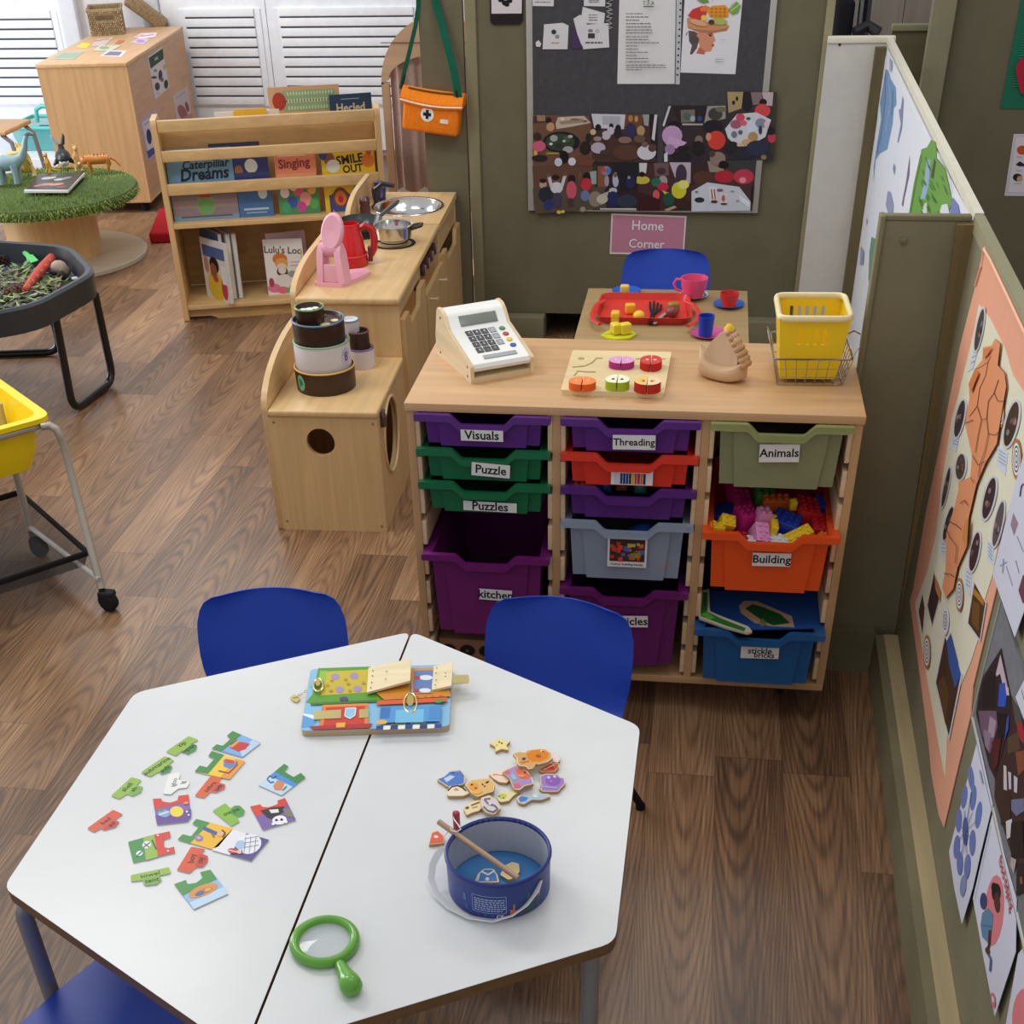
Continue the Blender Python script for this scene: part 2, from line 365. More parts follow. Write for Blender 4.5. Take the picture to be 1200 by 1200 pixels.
# ================================================================== the hexagon of two tables and what lies on it
HT = .549
HEX = [(.1147, -.5759), (.5970, -.8606), (.5916, -1.4205), (.1039, -1.6959), (-.3783, -1.4112), (-.3729, -.8512)]
HC = Vector((.109, -1.136, 0))
TW, TE = (222, 224, 225), (124, 92, 62)
def table(ids, label, sgn):
    V = [Vector((*HEX[i], 0)) for i in ids]
    t = thing('classroom_table', label, 'table', (sum(v.x for v in V) / 4, sum(v.y for v in V) / 4, 0), 0, 'trapezoid classroom tables')
    P = [v + Vector((sgn * .0022 if i in (0, 3) else 0, 0, 0)) for i, v in enumerate(V)]
    top = MB().prism([p + Vector((0, 0, HT - .0215)) for p in roundpoly(P, .022)], (0, 0, .0213), TE)
    o = top.build('tabletop', WOODX, t, True)
    MB().prism([p + Vector((0, 0, HT - .0004)) for p in roundpoly(P, .022)], (0, 0, .0009), TW).build('white_surface', LAM, o, True)
    ctr = sum(V, Vector()) / 4
    for i, v in enumerate(V):
        q = v + (ctr - v).normalized() * {4: .016, 2: .06, 1: .11, 5: .08}.get(ids[i], .10); q2 = q + (ctr - v).normalized() * .10
        pts = [(q2.x, q2.y, HT - .04)] + [(q.x + (q2.x - q.x) * (1 - math.sin(w)) * .35, q.y + (q2.y - q.y) * (1 - math.sin(w)) * .35, HT - .04 - .035 * (1 - math.cos(w))) for w in [PI / 2 * k / 5 for k in range(6)]] + [(q.x, q.y, .3), (q.x, q.y, .012)]
        l = MB().tube(pts, .0145, (150, 152, 156), 12).build('leg', GREYMETAL, t, True)
        MB().lathe([(.018, 0), (.018, .02), (.0145, .028)], (q.x, q.y, .0), (40, 40, 42), 14).build('rubber_foot', MATTE, l, True)
    MB().box(ctr.x - .15, ctr.x + .15, ctr.y - .012, ctr.y + .012, HT - .052, HT - .0215, (118, 120, 124)).build('rail', GREYMETAL, t, True)
table([0, 5, 4, 3], 'white trapezoid classroom table, left half of the hexagon, carrying the word puzzle cards', -1)
table([0, 1, 2, 3], 'white trapezoid classroom table, right half of the hexagon, carrying the blue fishing bucket', 1)

# ---- blue plastic chairs
BL = (40, 76, 186)
def make_chair(loc, rz, label):
    t = thing('school_chair', label, 'chair', loc, rz, 'blue plastic school chairs')
    prof = [(.18, .285), (.172, .302), (.15, .312), (.08, .309), (0, .304), (-.08, .300), (-.13, .304), (-.158, .322), (-.174, .355), (-.184, .385), (-.194, .42), (-.203, .455), (-.211, .49), (-.217, .52), (-.2205, .537), (-.222, .548), (-.2225, .553)]
    hw = [.155, .163, .168, .17, .168, .160, .152, .152, .157, .161, .163, .163, .161, .152, .141, .122, .098]
    n = 18; vs = []; fs = []
    for side in (0, 1):
        for i, ((y, z), w) in enumerate(zip(prof, hw)):
            a = prof[max(i - 1, 0)]; c = prof[min(i + 1, len(prof) - 1)]
            ty, tz = c[0] - a[0], c[1] - a[1]; q = math.hypot(ty, tz); ny, nz = -tz / q, ty / q
            for k in range(n + 1):
                u = -1 + 2 * k / n; s = u * u
                up = max(0, min(1, (z - .30) / .14)) if i > 5 else 0; up = up * up * (3 - 2 * up)
                cur = .028 * s * up
                lift = .012 * s * (1 - up)
                th = .0045 if side else 0
                vs.append((u * w, y + cur + ny * th, z + lift + nz * th))
    m = len(prof); W = n + 1
    for side in (0, 1):
        for i in range(m - 1):
            for k in range(n):
                a = side * m * W + i * W + k; fs.append((a, a + 1, a + W + 1, a + W))
    rim = [k for k in range(W)] + [i * W + n for i in range(1, m)] + [(m - 1) * W + k for k in range(n - 1, -1, -1)] + [i * W for i in range(m - 2, 0, -1)]
    for a, c in zip(rim, rim[1:] + rim[:1]): fs.append((a, c, c + m * W, a + m * W))
    MB().add(vs, fs, BL).build('seat_shell', PLASTIC, t, sharp=1.2)
    MB().box(-.10, .10, -.11, .13, .285, .298, (30, 30, 34), .006).build('seat_frame', MATTE, t)
    for sx_ in (-1, 1):
        for sy in (-1, 1):
            y0 = .12 if sy > 0 else -.10; y1 = .175 if sy > 0 else -.25
            l = MB().tube([(sx_ * .095, y0 * .8, .29), (sx_ * .12, y0, .28), (sx_ * .15, (y0 + y1) / 2, .14), (sx_ * .182, y1, .012)], [.013, .013, .011, .009], (26, 26, 30), 10).build('leg', MATTE, t)
            MB().lathe([(.0115, 0), (.0115, .012), (.009, .016)], (sx_ * .182, y1, 0), (18, 18, 20), 12).build('foot', MATTE, l)
    return t
ch = make_chair((-.192, -.65, 0), R(180 + 9), 'blue plastic school chair tucked in behind the left white table, nearest the toy kitchen')
def chair(x, y, rz, label): return copy_tree(ch, (x, y, 0), rz, label, 'blue plastic school chairs')
chair(.376, -.632, R(180 - 9), 'blue plastic school chair between the white table and the purple drawers of the tray unit')
chair(-.205, -1.50, R(-30), 'blue plastic school chair at the bottom left, mostly hidden under the white table')
chair(.525, 1.975, R(180), 'blue plastic school chair behind the small play dining table under the pink sign')

TP = Plane((0, 0, HT + .0006), (0, 0, 1))
GR, DG, ORG, LG = (146, 188, 66), (62, 140, 66), (222, 84, 50), (120, 176, 70)
def card(label, out, fill, art=None, th=.0022, group='picture and word puzzle cards'):
    s = Sheet(TP, out, 0, th, fill, .003, (200, 200, 196))
    if art: art(s)
    return tag(s.build('puzzle_card', GLOSSPAPER), label, 'puzzle card', group)
BK = (30, 40, 26)
def word(t1, x, y, dx, dy, t2=None, x2=0, y2=0, tabpoly=None, tabc=None, c=BK, h=4.):
    def f(s):
        if tabpoly: s.a(tabpoly, tabc)
        s.txt(t1, x, y, dx, dy, h, c)
        if t2: s.txt(t2, x2, y2, dx, dy, h, c)
    return f
card('lime green word card nearest the back left edge, above the other word cards', [(194.4, 880.6), (221, 862.5), (232.5, 867), (223, 872), (231, 873.5), (229, 879), (220, 884), (216.5, 882), (213, 880), (206, 885.6)], GR,
     word('zip', 213, 872, 10, -6, 'open', 221, 877, [(215, 880), (225, 871.5), (231, 873.5), (229, 879), (220, 884)], DG))
card('lime green word card second from the back edge, with the longest word', [(165, 905), (193, 886), (204, 890.6), (197.5, 896), (202, 898), (199, 904), (189, 907.5), (186, 904), (176, 910)], GR,
     word('submarine', 184, 897.5, 12, -8, 'sub', 193, 901, [(187, 905), (197, 896), (202, 898), (199, 904), (190, 907)], DG))
card('lime green word card at the left, between the orange card and the long word card', [(130, 932.5), (154, 910.6), (166, 914), (160, 920), (167.5, 922), (165, 928), (155.6, 932.8), (149, 930), (140, 936)], GR,
     word('shell', 149, 922.5, 10, -9, 'sh', 157, 925, [(151, 929), (160, 920), (167.5, 922), (165, 928), (156, 932.5)], LG))
card('orange word card farthest left on the white table', [(102, 970.6), (132.5, 948.8), (144, 954), (134, 960.6), (140, 963), (135, 969), (121, 973), (119, 970), (110, 975)], ORG,
     word('bed', 124, 962, 10, -7, 'ed', 131, 966, [(121, 969), (133, 960.6), (140, 963), (135, 969), (123, 972)], (206, 64, 52)))
card('small white word card among the green cards', [(191, 930), (197.5, 907.5), (210, 905), (211, 909), (209, 914), (219, 914), (222, 917.5), (219, 923), (209, 924), (200, 931)], (240, 240, 238),
     word('igloo', 204, 917, 3, -10, 'ig', 214, 917, h=3.6, c=(90, 90, 90)))
card('orange word card touching the yellow shell picture card', [(228, 932.5), (247, 909), (260, 911), (256, 917), (264, 919), (263, 924), (252.5, 929), (247, 927.5), (239, 935)], (226, 98, 52),
     word('zebra', 246, 922, 9, -9, 'zeb', 256, 923, [(247, 926), (255, 917), (264, 919), (263, 924), (253, 928.6)], (214, 78, 60)))
card('bright green word card beside the panda picture card', [(249, 950), (264, 941), (270, 947), (275, 944), (281, 944), (287, 950), (285, 955), (277, 957.5), (281, 962.5), (271, 968)], (136, 190, 60),
     word('ox', 266, 953, 9, -4, 'pa', 276, 949, [(268, 952), (275, 944), (281, 944), (287, 950), (285, 955), (277, 957)], (74, 156, 62)))
card('lime green word card lowest on the left, left of the orange oval picture', [(153, 1025.5), (198.5, 1016), (200, 1023), (186.5, 1026), (189.5, 1031), (183.5, 1036), (170, 1037.5), (167, 1034), (168.5, 1031), (153.5, 1033)], (150, 192, 66),
     word('towel', 176, 1025, 12, -2.5, 'tent', 178, 1031.5, [(168.5, 1030), (186, 1026), (189.5, 1031), (183.5, 1036), (170, 1037.5)], LG, h=4.6))
card('orange word card just above the orange oval picture card', [(207, 1019.5), (224, 992), (240.5, 995), (236, 1000), (243.5, 1003), (243.5, 1009), (237.5, 1016), (230, 1016), (222, 1023)], (224, 86, 46),
     word('boy', 225, 1006, 3, -10, 'oy', 235, 1008, [(229, 1013), (234, 1000), (243.5, 1003), (243.5, 1009), (237.5, 1016), (230, 1015.5)], (204, 58, 48), h=5))
def p1(s):
    s.a([(262, 880), (283, 861), (305, 871), (284, 887)], (126, 178, 232)); s.a([(281, 879), (296, 867), (305, 871), (284, 887)], (190, 214, 240))
    s.a([(248, 877), (254, 872), (261, 874), (270, 866), (266, 862), (272.5, 856.5), (283, 861), (260, 880)], DG)
    s.a([(269, 876), (279, 868.5), (293, 871.5), (287.5, 878), (279, 880.6)], (206, 52, 52)); s.a([(268, 874), (277, 867), (281, 869), (272, 876)], (226, 170, 80)); s.line([(270, 873), (278, 867)], 1.2, (150, 60, 40))
card('blue picture card with a red sack, top of the card group', [(248, 877), (254, 872), (261, 874), (270, 866), (266, 862), (272.5, 856.5), (305.6, 870.6), (284, 887.5)], (98, 160, 226), p1)
def p2(s):
    s.a([(228, 904), (234, 897), (242.5, 899), (251, 889), (244, 886), (248, 880), (263, 884.5), (244, 907)], DG)
    s.a([(276, 889), (287.5, 892), (269, 913), (258, 911)], (240, 158, 54))
    s.a([(262, 890), (274, 891), (277, 896), (270, 901), (262, 898)], (86, 140, 206)); s.a([(264, 889), (274, 891), (274, 895), (264, 894)], (214, 62, 48)); s.line([(256, 903), (268, 906), (278, 896), (277, 892)], 1.4, (130, 80, 40))
card('yellow picture card with a red and blue kite shape', [(228, 904), (234, 897), (242.5, 899), (251, 889), (244, 886), (248, 880), (287.5, 892), (269, 913), (245, 908)], (250, 204, 60), p2)
def p3(s):
    s.a([(302.5, 920), (315, 909), (343, 922), (330, 932)], (196, 222, 244))
    s.a([(333, 895), (338, 898), (333, 904), (344, 910.6), (352.5, 905.6), (358, 911), (348, 918), (322, 904)], DG)
    s.a([(320, 921), (325, 914), (334, 917), (330, 926), (322, 926)], (216, 140, 84)); s.line([(313, 913), (316, 909), (320, 912), (324, 909)], 1.2, (40, 70, 130)); s.line([(313, 913), (317, 917), (321, 916)], 1.2, (40, 70, 130)); s.line([(331, 926), (336, 921)], 1.2, (90, 120, 80))
card('blue picture card with a small orange boat, rightmost of the upper cards', [(302.5, 920), (333, 895), (338, 898), (333, 904), (344, 910.6), (352.5, 905.6), (358, 911), (330, 932)], (74, 148, 222), p3)
def p4(s):
    s.a([(179, 936), (189, 935.6), (190, 939), (199, 940.6), (208, 938), (209, 932.5), (221, 931), (222, 939), (200, 944), (181, 948)], (220, 62, 46))
    s.a([(182, 956), (224, 948), (224, 957.5), (220, 962.5), (184, 966.5)], (106, 72, 154))
    s.ell(207, 951, 8, 0, 6.3, (246, 222, 70)); s.ell(192, 953, 7, 1, 4.5, (140, 176, 220)); s.ell(188, 949, 4, 0, 2.2, (120, 130, 130)); s.line([(186, 955), (198, 951)], 1.6, (225, 235, 245)); s.ell(219, 951, 1.4, 0, 1.2, (240, 240, 250)); s.ell(221, 955, 1.2, 0, 1, (240, 240, 250)); s.ell(218, 941, 3, -.4, 1.6, (240, 150, 60))
card('purple picture card with a yellow moon face and red top', [(179, 936), (189, 935.6), (190, 939), (199, 940.6), (208, 938), (209, 932.5), (221, 931), (224, 957.5), (220, 962.5), (184, 966.5)], (134, 102, 180), p4)
def p5(s):
    s.a([(293, 945), (305, 942.5), (307.5, 945.6), (315, 946), (326, 942), (325, 938), (334, 935), (337, 943), (318, 949), (300, 957)], (224, 62, 44))
    s.a([(305, 950), (319, 946), (333, 945), (332, 952), (318, 960), (313, 958)], (34, 32, 34)); s.a([(315, 949), (326, 948), (327, 952), (318, 953)], (236, 236, 236)); s.a([(331, 948), (340, 947), (345, 958), (336, 957)], (128, 126, 110))
    s.ell(327.5, 961, 8.5, -1, 5.4, (244, 244, 244)); s.ell(324, 961, 1.8, 0, 1.4, (30, 30, 30)); s.ell(330, 960.4, 1.8, 0, 1.4, (30, 30, 30)); s.ell(320, 965.5, 2, 0, 1.6, (244, 244, 244)); s.ell(335, 963, 2, 0, 1.6, (244, 244, 244))
card('purple picture card with a black and white panda', [(293, 945), (305, 942.5), (307.5, 945.6), (315, 946), (326, 942), (325, 938), (334, 935), (347, 961), (308, 973)], (124, 98, 170), p5)
def p6(s):
    s.a([(168, 982), (181, 978), (185, 1004), (171, 1008)], (150, 190, 70))
    s.a([(180.5, 978), (199, 974), (200, 981), (192, 983.5), (192, 992.5), (197, 994), (204, 992), (205, 999), (185, 1003)], (220, 60, 46))
    s.ell(172, 990, 5, -2, 4.4, (232, 236, 240)); s.ell(163.5, 1000, 4, -1.5, 3, (236, 240, 244)); s.line([(168, 993), (176, 987)], 1, (60, 60, 70)); s.line([(169, 988), (175, 993)], 1, (60, 60, 70)); s.line([(178, 984), (183, 995)], 1.4, (40, 50, 30)); s.ell(185, 979, 1.3, 0, 1.2, (250, 220, 220)); s.ell(197, 997, 1.3, 0, 1.2, (250, 220, 220)); s.line([(160, 1003), (167, 997)], 1., (70, 90, 120))
card('green picture card with a zebra and red edge', [(150, 986.5), (180.5, 978), (199, 974), (200, 981), (192, 983.5), (192, 992.5), (197, 994), (204, 992), (205, 999), (156, 1011)], (62, 146, 74), p6)
def p7(s):
    s.a([(208, 983.5), (214, 977.5), (224, 980), (233, 969), (225.5, 965), (230, 959.5), (246, 964), (223, 988)], (70, 146, 70))
    s.line([(238, 970), (254, 977)], 4.4, (64, 92, 168)); s.ell(233, 982, 5, 1, 4, (160, 130, 176)); s.ell(258.5, 977, 4.4, -1, 3.2, (236, 184, 130)); s.line([(260, 972.5), (264, 976), (261, 981)], 1.8, (92, 54, 30)); s.line([(248, 976), (251, 981)], 2, (150, 110, 60)); s.ell(233, 982, 2.4, .5, 1.8, (200, 180, 210))
card('yellow picture card with a boy lying on his back', [(208, 983.5), (214, 977.5), (224, 980), (233, 969), (225.5, 965), (230, 959.5), (273.5, 971), (256, 992), (248, 995), (224, 988)], (246, 190, 44), p7)
def p8(s):
    s.a([(289, 976.5), (315.5, 984), (294.5, 1009), (269, 1002), (274, 994)], (92, 76, 142)); s.ell(292, 989, 14, -4, 11.5, (240, 242, 246)); s.ell(282, 990, 6, -1.5, 5.4, (170, 204, 230))
    for d in (-5, 0, 5): s.line([(286, 988 + d), (303, 985 + d)], .5, (120, 130, 150))
    for d in (-6, 0, 6): s.line([(294 + d, 980), (292 + d, 999)], .5, (120, 130, 150))
    s.ell(273, 997, 6, 1.2, 3, (206, 70, 56)); s.line([(268, 996), (280, 999)], .8, (245, 240, 240)); s.ell(280, 998.5, 3, 1, 2, (236, 190, 160)); s.line([(283, 996), (284, 1000)], 1, (70, 40, 40))
card('white picture card with an igloo and purple sky', [(272, 972), (315.5, 984), (294.5, 1009), (248, 996)], (238, 238, 242), p8)
def p9(s):
    s.a([(215, 1050), (255, 1030), (267.5, 1047), (227, 1065.5)], (150, 194, 236)); s.a([(222, 1058), (262, 1039), (267.5, 1047), (227, 1065.5)], (196, 222, 246))
    s.a([(204, 1036), (218, 1031), (219.5, 1036), (230, 1034.5), (237.5, 1028.5), (234.5, 1022), (246.5, 1019), (254, 1030), (214, 1049)], (72, 150, 70))
    s.ell(238, 1043.5, 17, -6.5, 6.4, (226, 150, 70)); s.ell(239, 1044.5, 10, -4, 3.2, (200, 120, 60)); s.ell(234, 1047, 5.5, -2, 2.5, (70, 110, 180))
    s.ell(243.5, 1042.5, 4, -1.2, 1.9, (232, 180, 100))
card('blue picture card with an orange oval raft, lowest of the cards', [(204, 1036), (218, 1031), (219.5, 1036), (230, 1034.5), (237.5, 1028.5), (234.5, 1022), (246.5, 1019), (267.5, 1047), (227, 1065.5)], (110, 170, 226), p9)

# ---- wooden latch board
t = thing('latch_board', 'wooden latch board with painted doors and brass clasps at the back of the white tables', 'latch board', oz(440, 822, HT))
LB = Plane((0, 0, HT + .001), (0, 0, 1))
s = Sheet(LB, [(352.5, 856.5), (364, 784), (530, 778.5), (526.5, 851)], 0, .013, (140, 196, 232), .012, (196, 172, 140))
s.a([(353, 853), (355, 838), (364, 840), (372, 846), (366, 852)], (92, 164, 220)); s.a([(355, 836), (368, 838), (373, 845), (355, 838)], (236, 244, 250))
s.a([(373, 783), (434, 781), (446, 815), (450, 822), (372, 826), (358, 823), (366, 814)], (94, 158, 48))
s.a([(380, 787), (434, 784.5), (434, 811), (376, 815)], (206, 186, 52)); s.a([(375, 786), (383, 786), (379, 809), (372, 812)], (146, 196, 70))
for q in ((393, 793), (415, 792), (398, 808), (419, 807)): s.ell(q[0], q[1], 5, 0, 3.8, (168, 148, 190))
for q in ((384, 803), (389, 797), (405, 796), (410, 809), (408, 801), (388, 809), (426, 800)): s.ell(q[0], q[1], 2, 0, 1.6, (196, 150, 50))
s.ell(403, 819, 5, 0, 2.6, (80, 70, 130)); s.line([(364, 825), (448, 821)], 2.5, (60, 120, 40))
s.a([(378, 826), (431, 824), (432, 848), (374, 851)], (208, 58, 42)); s.a([(378, 826), (431, 824), (431, 827), (378, 829)], (240, 140, 60)); s.a([(378, 829), (382, 829), (379, 850), (374, 851)], (236, 128, 52)); s.a([(428, 826), (431, 826), (432, 848), (427, 848)], (236, 128, 52))
s.a([(362, 851), (437, 847.5), (432, 853), (368, 855)], (176, 44, 38)); s.a([(394, 847), (405, 846.6), (404, 852), (394, 852.5)], (240, 176, 60)); s.a([(405, 830), (417, 829.5), (416, 838), (410, 842), (404, 839)], (150, 206, 234)); s.line([(405, 830), (417, 829.5), (416, 838), (410, 842), (404, 839), (405, 830)], 1.2, (232, 238, 240))
s.a([(441, 812), (480, 800), (480, 812), (527, 808), (528, 816), (450, 820)], (214, 140, 40)); s.a([(442, 821), (524, 817), (524, 822), (441, 826)], (226, 92, 40))
for i in range(8): s.ell(453 + i * 9, 816.5 - i * .35, 1.6, 0, 1.5, (240, 120, 40))
s.a([(481, 783), (509, 782), (507, 812), (482, 813)], (226, 150, 60)); s.a([(485, 786), (508, 785), (506, 811), (484, 812)], (104, 132, 186))
s.ell(499, 794, 8, 0, 3, (232, 238, 246)); s.ell(498, 809, 7, 0, 2.6, (232, 238, 246)); s.ell(489, 794, 3.4, 0, 2.2, (196, 60, 60)); s.ell(488, 809, 3.4, 0, 2, (196, 60, 60))
s.a([(447, 829), (517, 826), (516, 845), (446, 847)], (86, 156, 216)); s.a([(464, 832), (497, 831), (496, 846), (463, 847)], (120, 192, 232)); s.a([(446, 829), (458, 828.5), (456, 841), (445, 842)], (60, 120, 190)); s.a([(504, 827.6), (517, 827), (516, 842), (502, 843)], (76, 144, 208))
for i, c in enumerate([(40, 62, 140), (240, 238, 230), (44, 62, 120), (240, 238, 230), (40, 62, 150), (240, 238, 230), (44, 60, 110), (240, 238, 235), (50, 66, 150)]):
    s.a([(441 + i * 8.6, 850.6 - i * .25), (449 + i * 8.6, 850.3 - i * .25), (448.5 + i * 8.6, 855 - i * .25), (440.5 + i * 8.6, 855.4 - i * .25)], c)
s.ell(447.5, 846, 6.4, 0, 2.6, (236, 180, 80)); s.ell(515, 821.5, 6, -1, 2, (90, 150, 70))
s.build('board', GLOSSPAPER, t, True)
def slabz(P, th, c): return MB().prism([oz(x, y, z) for x, y, z in P], (0, 0, th), c)
z0 = HT + .016
slabz([(432, 785, z0 + .001), (482, 774, z0 + .012), (481, 800, z0 + .012), (430, 814, z0 + .001)], .005, (238, 220, 176)).build('door', WOODX, t, True)
slabz([(508.5, 783, z0), (531, 778.5, z0 + .006), (529, 806, z0 + .006), (506, 811, z0)], .005, (238, 220, 176)).build('door', WOODX, t, True)
b = MB()
for x, y in ((437, 786), (436.6, 792), (435.6, 800), (434.6, 806), (453, 787), (452, 796), (472, 782.5), (472, 791), (512, 783), (511, 789), (511, 797), (510, 803), (522, 789), (522, 793), (526, 791)):
    q = oz(x, y, z0 + .0125 if 440 < x < 500 else z0 + .0085); b.lathe([(.0012, 0), (.0012, .0012)], q, (120, 104, 76), 8)
b.build('screw', BRASS, t, True)
def brass(P, th, name='hinge'): return slabz(P, th, (222, 206, 140)).build(name, BRASS, t, True)
z1 = HT + .0145
brass([(368, 835, z1), (400, 833, z1), (400, 843, z1), (368, 844.5, z1)], .003)
brass([(421, 833, z1), (432, 832, z1), (432, 842, z1), (421, 843, z1)], .003)
brass([(458, 846, z1), (476, 845, z1), (476, 849, z1), (458, 850, z1)], .003); brass([(481, 844.5, z1), (500, 843.5, z1), (500, 847.5, z1), (481, 848.5, z1)], .003)
def clasp(x, y, w, h):
    P = [oz(x + w * math.cos(q), y + h * math.sin(q), HT + .019) for q in [2 * PI * k / 18 for k in range(18)]]
    b = MB().tube(P, .0022, (224, 208, 140), 8, closed=True)
    P = [oz(x + w * .55 * math.cos(q), y + h * .6 * math.sin(q), HT + .0145) for q in [2 * PI * k / 14 for k in range(14)]]
    b.prism(P, (0, 0, .007), (210, 192, 122)); b.build('clasp', BRASS, t, True)
clasp(373, 803, 5.5, 7.5); clasp(481, 824, 7.5, 11.5)
brass([(531, 793, z1 + .012), (549, 792, z1 + .012), (550, 797, z1 + .012), (549, 801, z1 + .012), (531, 802, z1 + .012)], .003, 'bolt')
b = MB()
for i in range(7):
    q = oz(366 - i * 3.6, 806 + i * 2.1, HT + .013 - i * .0016); P = [q + Vector((.0032 * math.cos(w), .0022 * math.sin(w) * (1 if i % 2 else .4), .0018 * math.sin(w) * (0 if i % 2 else 1))) for w in [2 * PI * k / 10 for k in range(10)]]
    b.tube(P, .0007, (206, 196, 150), 6, closed=True)
b.build('chain', BRASS, t, True)
brass([(340, 818, HT + .0015), (346, 815, HT + .0015), (352, 820, HT + .0015), (348, 824, HT + .0015), (343, 822, HT + .0015)], .003, 'padlock')

# ---- magnetic sea creature pieces
WD = (236, 218, 184)
def zz(P, ox, oy_, k=12.): return [(ox + x / k, oy_ + y / k) for x, y in P]
def sea(label, out, c, z, art=None, inset=.92, th=.006):
    pl = Plane((0, 0, HT + .0006 + z), (0, 0, 1))
    s = Sheet(pl, out, 0, th, WD, .003, (196, 160, 108))
    cx = sum(p[0] for p in out) / len(out); cy = sum(p[1] for p in out) / len(out)
    s.a([(cx + (x - cx) * inset, cy + (y - cy) * inset) for x, y in out], c)
    if art: art(s)
    return tag(s.build('fishing_game_piece', MATTE), label, 'toy fishing piece', 'wooden sea creature pieces')
st = [(586.5 + (13.5 if i % 2 == 0 else 7) * math.cos(R(-100 + 36 * i)), 872.5 + (9.5 if i % 2 == 0 else 5.2) * math.sin(R(-100 + 36 * i))) for i in range(10)]
def eyes(*E): return lambda s: [s.ell(x, y, 1.1, 0, .9, c) for x, y, c in E]
DK = (50, 40, 36)
sea('small yellow wooden star, set apart above the other pieces', st, (246, 226, 150), 0, eyes((585, 869.5, DK), (588, 871, DK), (582, 873, (220, 170, 90))))
A7, A6 = (570, 855), (500, 855)
sea('pale pink wooden shell piece left of the pink fish', zz([(30, 620), (90, 590), (210, 570), (250, 620), (320, 700), (290, 750), (180, 740), (100, 690)], *A7), (246, 220, 200), 0, lambda s: (s.line([(578, 907), (590, 909)], .8, (190, 90, 80)), s.ell(579, 908, 1.6, 0, 1.2, (230, 150, 140))))
sea('red crab piece tucked under the orange turtle', zz([(730, 570), (800, 530), (900, 470), (1020, 470), (1020, 530), (950, 600), (800, 600)], *A7), (226, 110, 76), 0, lambda s: (s.ell(646, 900, 4, 0, 2, (200, 70, 50)), s.line([(637, 902), (650, 896)], 1, (250, 200, 180))))
sea('pale pink piece poking out right of the orange turtle', zz([(925, 340), (1000, 330), (1040, 420), (1000, 470), (930, 450)], *A7), (242, 226, 224), .0)
sea('pink and lilac wooden fish under the orange turtle', zz([(215, 590), (290, 550), (420, 490), (450, 530), (580, 590), (650, 690), (665, 765), (540, 790), (470, 850), (390, 840), (360, 780), (330, 690), (270, 640)], *A7), (176, 150, 190), .0065,
    lambda s: (s.a(zz([(400, 560), (480, 540), (560, 590), (630, 660), (560, 700), (470, 680)], *A7), (226, 112, 84)), s.a(zz([(235, 600), (300, 560), (340, 600), (280, 630)], *A7), (222, 110, 120)), s.a(zz([(380, 770), (450, 750), (480, 800), (400, 830)], *A7), (222, 110, 120)), s.a(zz([(330, 640), (380, 620), (430, 690), (380, 710)], *A7), (150, 200, 226)), s.ell(615, 905, 1.2, 0, 1, DK), s.ell(611, 909, 4, 0, 1.6, (240, 160, 70))))
sea('large orange wooden turtle on top of the pile', zz([(365, 330), (450, 308), (550, 320), (570, 285), (760, 262), (840, 268), (930, 330), (935, 400), (850, 460), (720, 490), (690, 480), (665, 540), (590, 560), (560, 520), (460, 510), (430, 470), (420, 400)], *A7), (222, 170, 110), .0132,
    lambda s: (s.a(zz([(560, 340), (640, 290), (780, 280), (880, 330), (860, 400), (760, 450), (640, 450), (580, 410)], *A7), (226, 136, 42)), s.ell(631, 886, 3.4, .3, 2, (180, 96, 30)), s.ell(635, 880, 2, 0, 1.4, (240, 214, 150)), s.ell(614, 889, 2.4, -.6, 1.6, (120, 96, 70)), s.ell(613.5, 889.5, 1, 0, .9, DK), s.line(zz([(480, 460), (600, 440)], *A7), 1.6, (214, 130, 80)), s.ell(636, 880.4, .8, 0, .7, DK)))
sea('purple wooden octopus at the right end of the pile', zz([(755, 650), (830, 618), (1000, 626), (1040, 670), (1100, 680), (1110, 760), (1040, 830), (1010, 870), (900, 872), (790, 870), (735, 820), (760, 760)], *A7), (168, 134, 200), .0,
    lambda s: (s.ell(648, 915, 9, 0, 6, (146, 104, 186)), s.ell(643, 911, 2, 0, 1.6, (220, 200, 236)), s.ell(650, 910, 2, 0, 1.6, (220, 200, 236)), s.ell(646, 915.5, 1.4, 0, 1, (236, 130, 190)), s.line(zz([(790, 800), (1000, 820)], *A7), 1, (210, 190, 226)), s.line(zz([(780, 770), (780, 850)], *A7), 1, (210, 190, 226))))
sea('blue spoon shaped fish, nearest piece right of the green snail', zz([(420, 960), (470, 920), (580, 930), (680, 920), (760, 900), (880, 905), (905, 940), (770, 990), (640, 985), (530, 1050), (450, 1030)], *A7), (180, 202, 220), 0,
    lambda s: (s.a(zz([(450, 970), (490, 935), (590, 955), (560, 1000), (480, 1020)], *A7), (86, 132, 206)), s.ell(627.5, 933, 3, 0, 1.2, (236, 244, 248))))
sea('yellow green wooden snail below the pink fish', zz([(150, 980), (170, 900), (270, 860), (350, 870), (480, 868), (380, 930), (320, 1000), (200, 1022)], *A7), (236, 226, 170), 0,
    lambda s: (s.ell(589, 933, 5, -.5, 3, (200, 206, 100)), s.ell(585, 933, .9, 0, .8, DK), s.ell(590, 935, .9, 0, .8, DK)))
sea('blue wooden whale at the left end of the pile', zz([(140, 700), (240, 660), (330, 580), (480, 565), (540, 640), (535, 760), (440, 790), (300, 805)], *A6), (92, 130, 202), 0,
    lambda s: (s.a(zz([(240, 690), (330, 640), (400, 660), (330, 710), (280, 740)], *A6), (196, 216, 240)), s.ell(531, 905, 2.2, -.6, 1.2, (30, 46, 90)), s.line(zz([(310, 600), (470, 590)], *A6), 1, (140, 170, 220))))
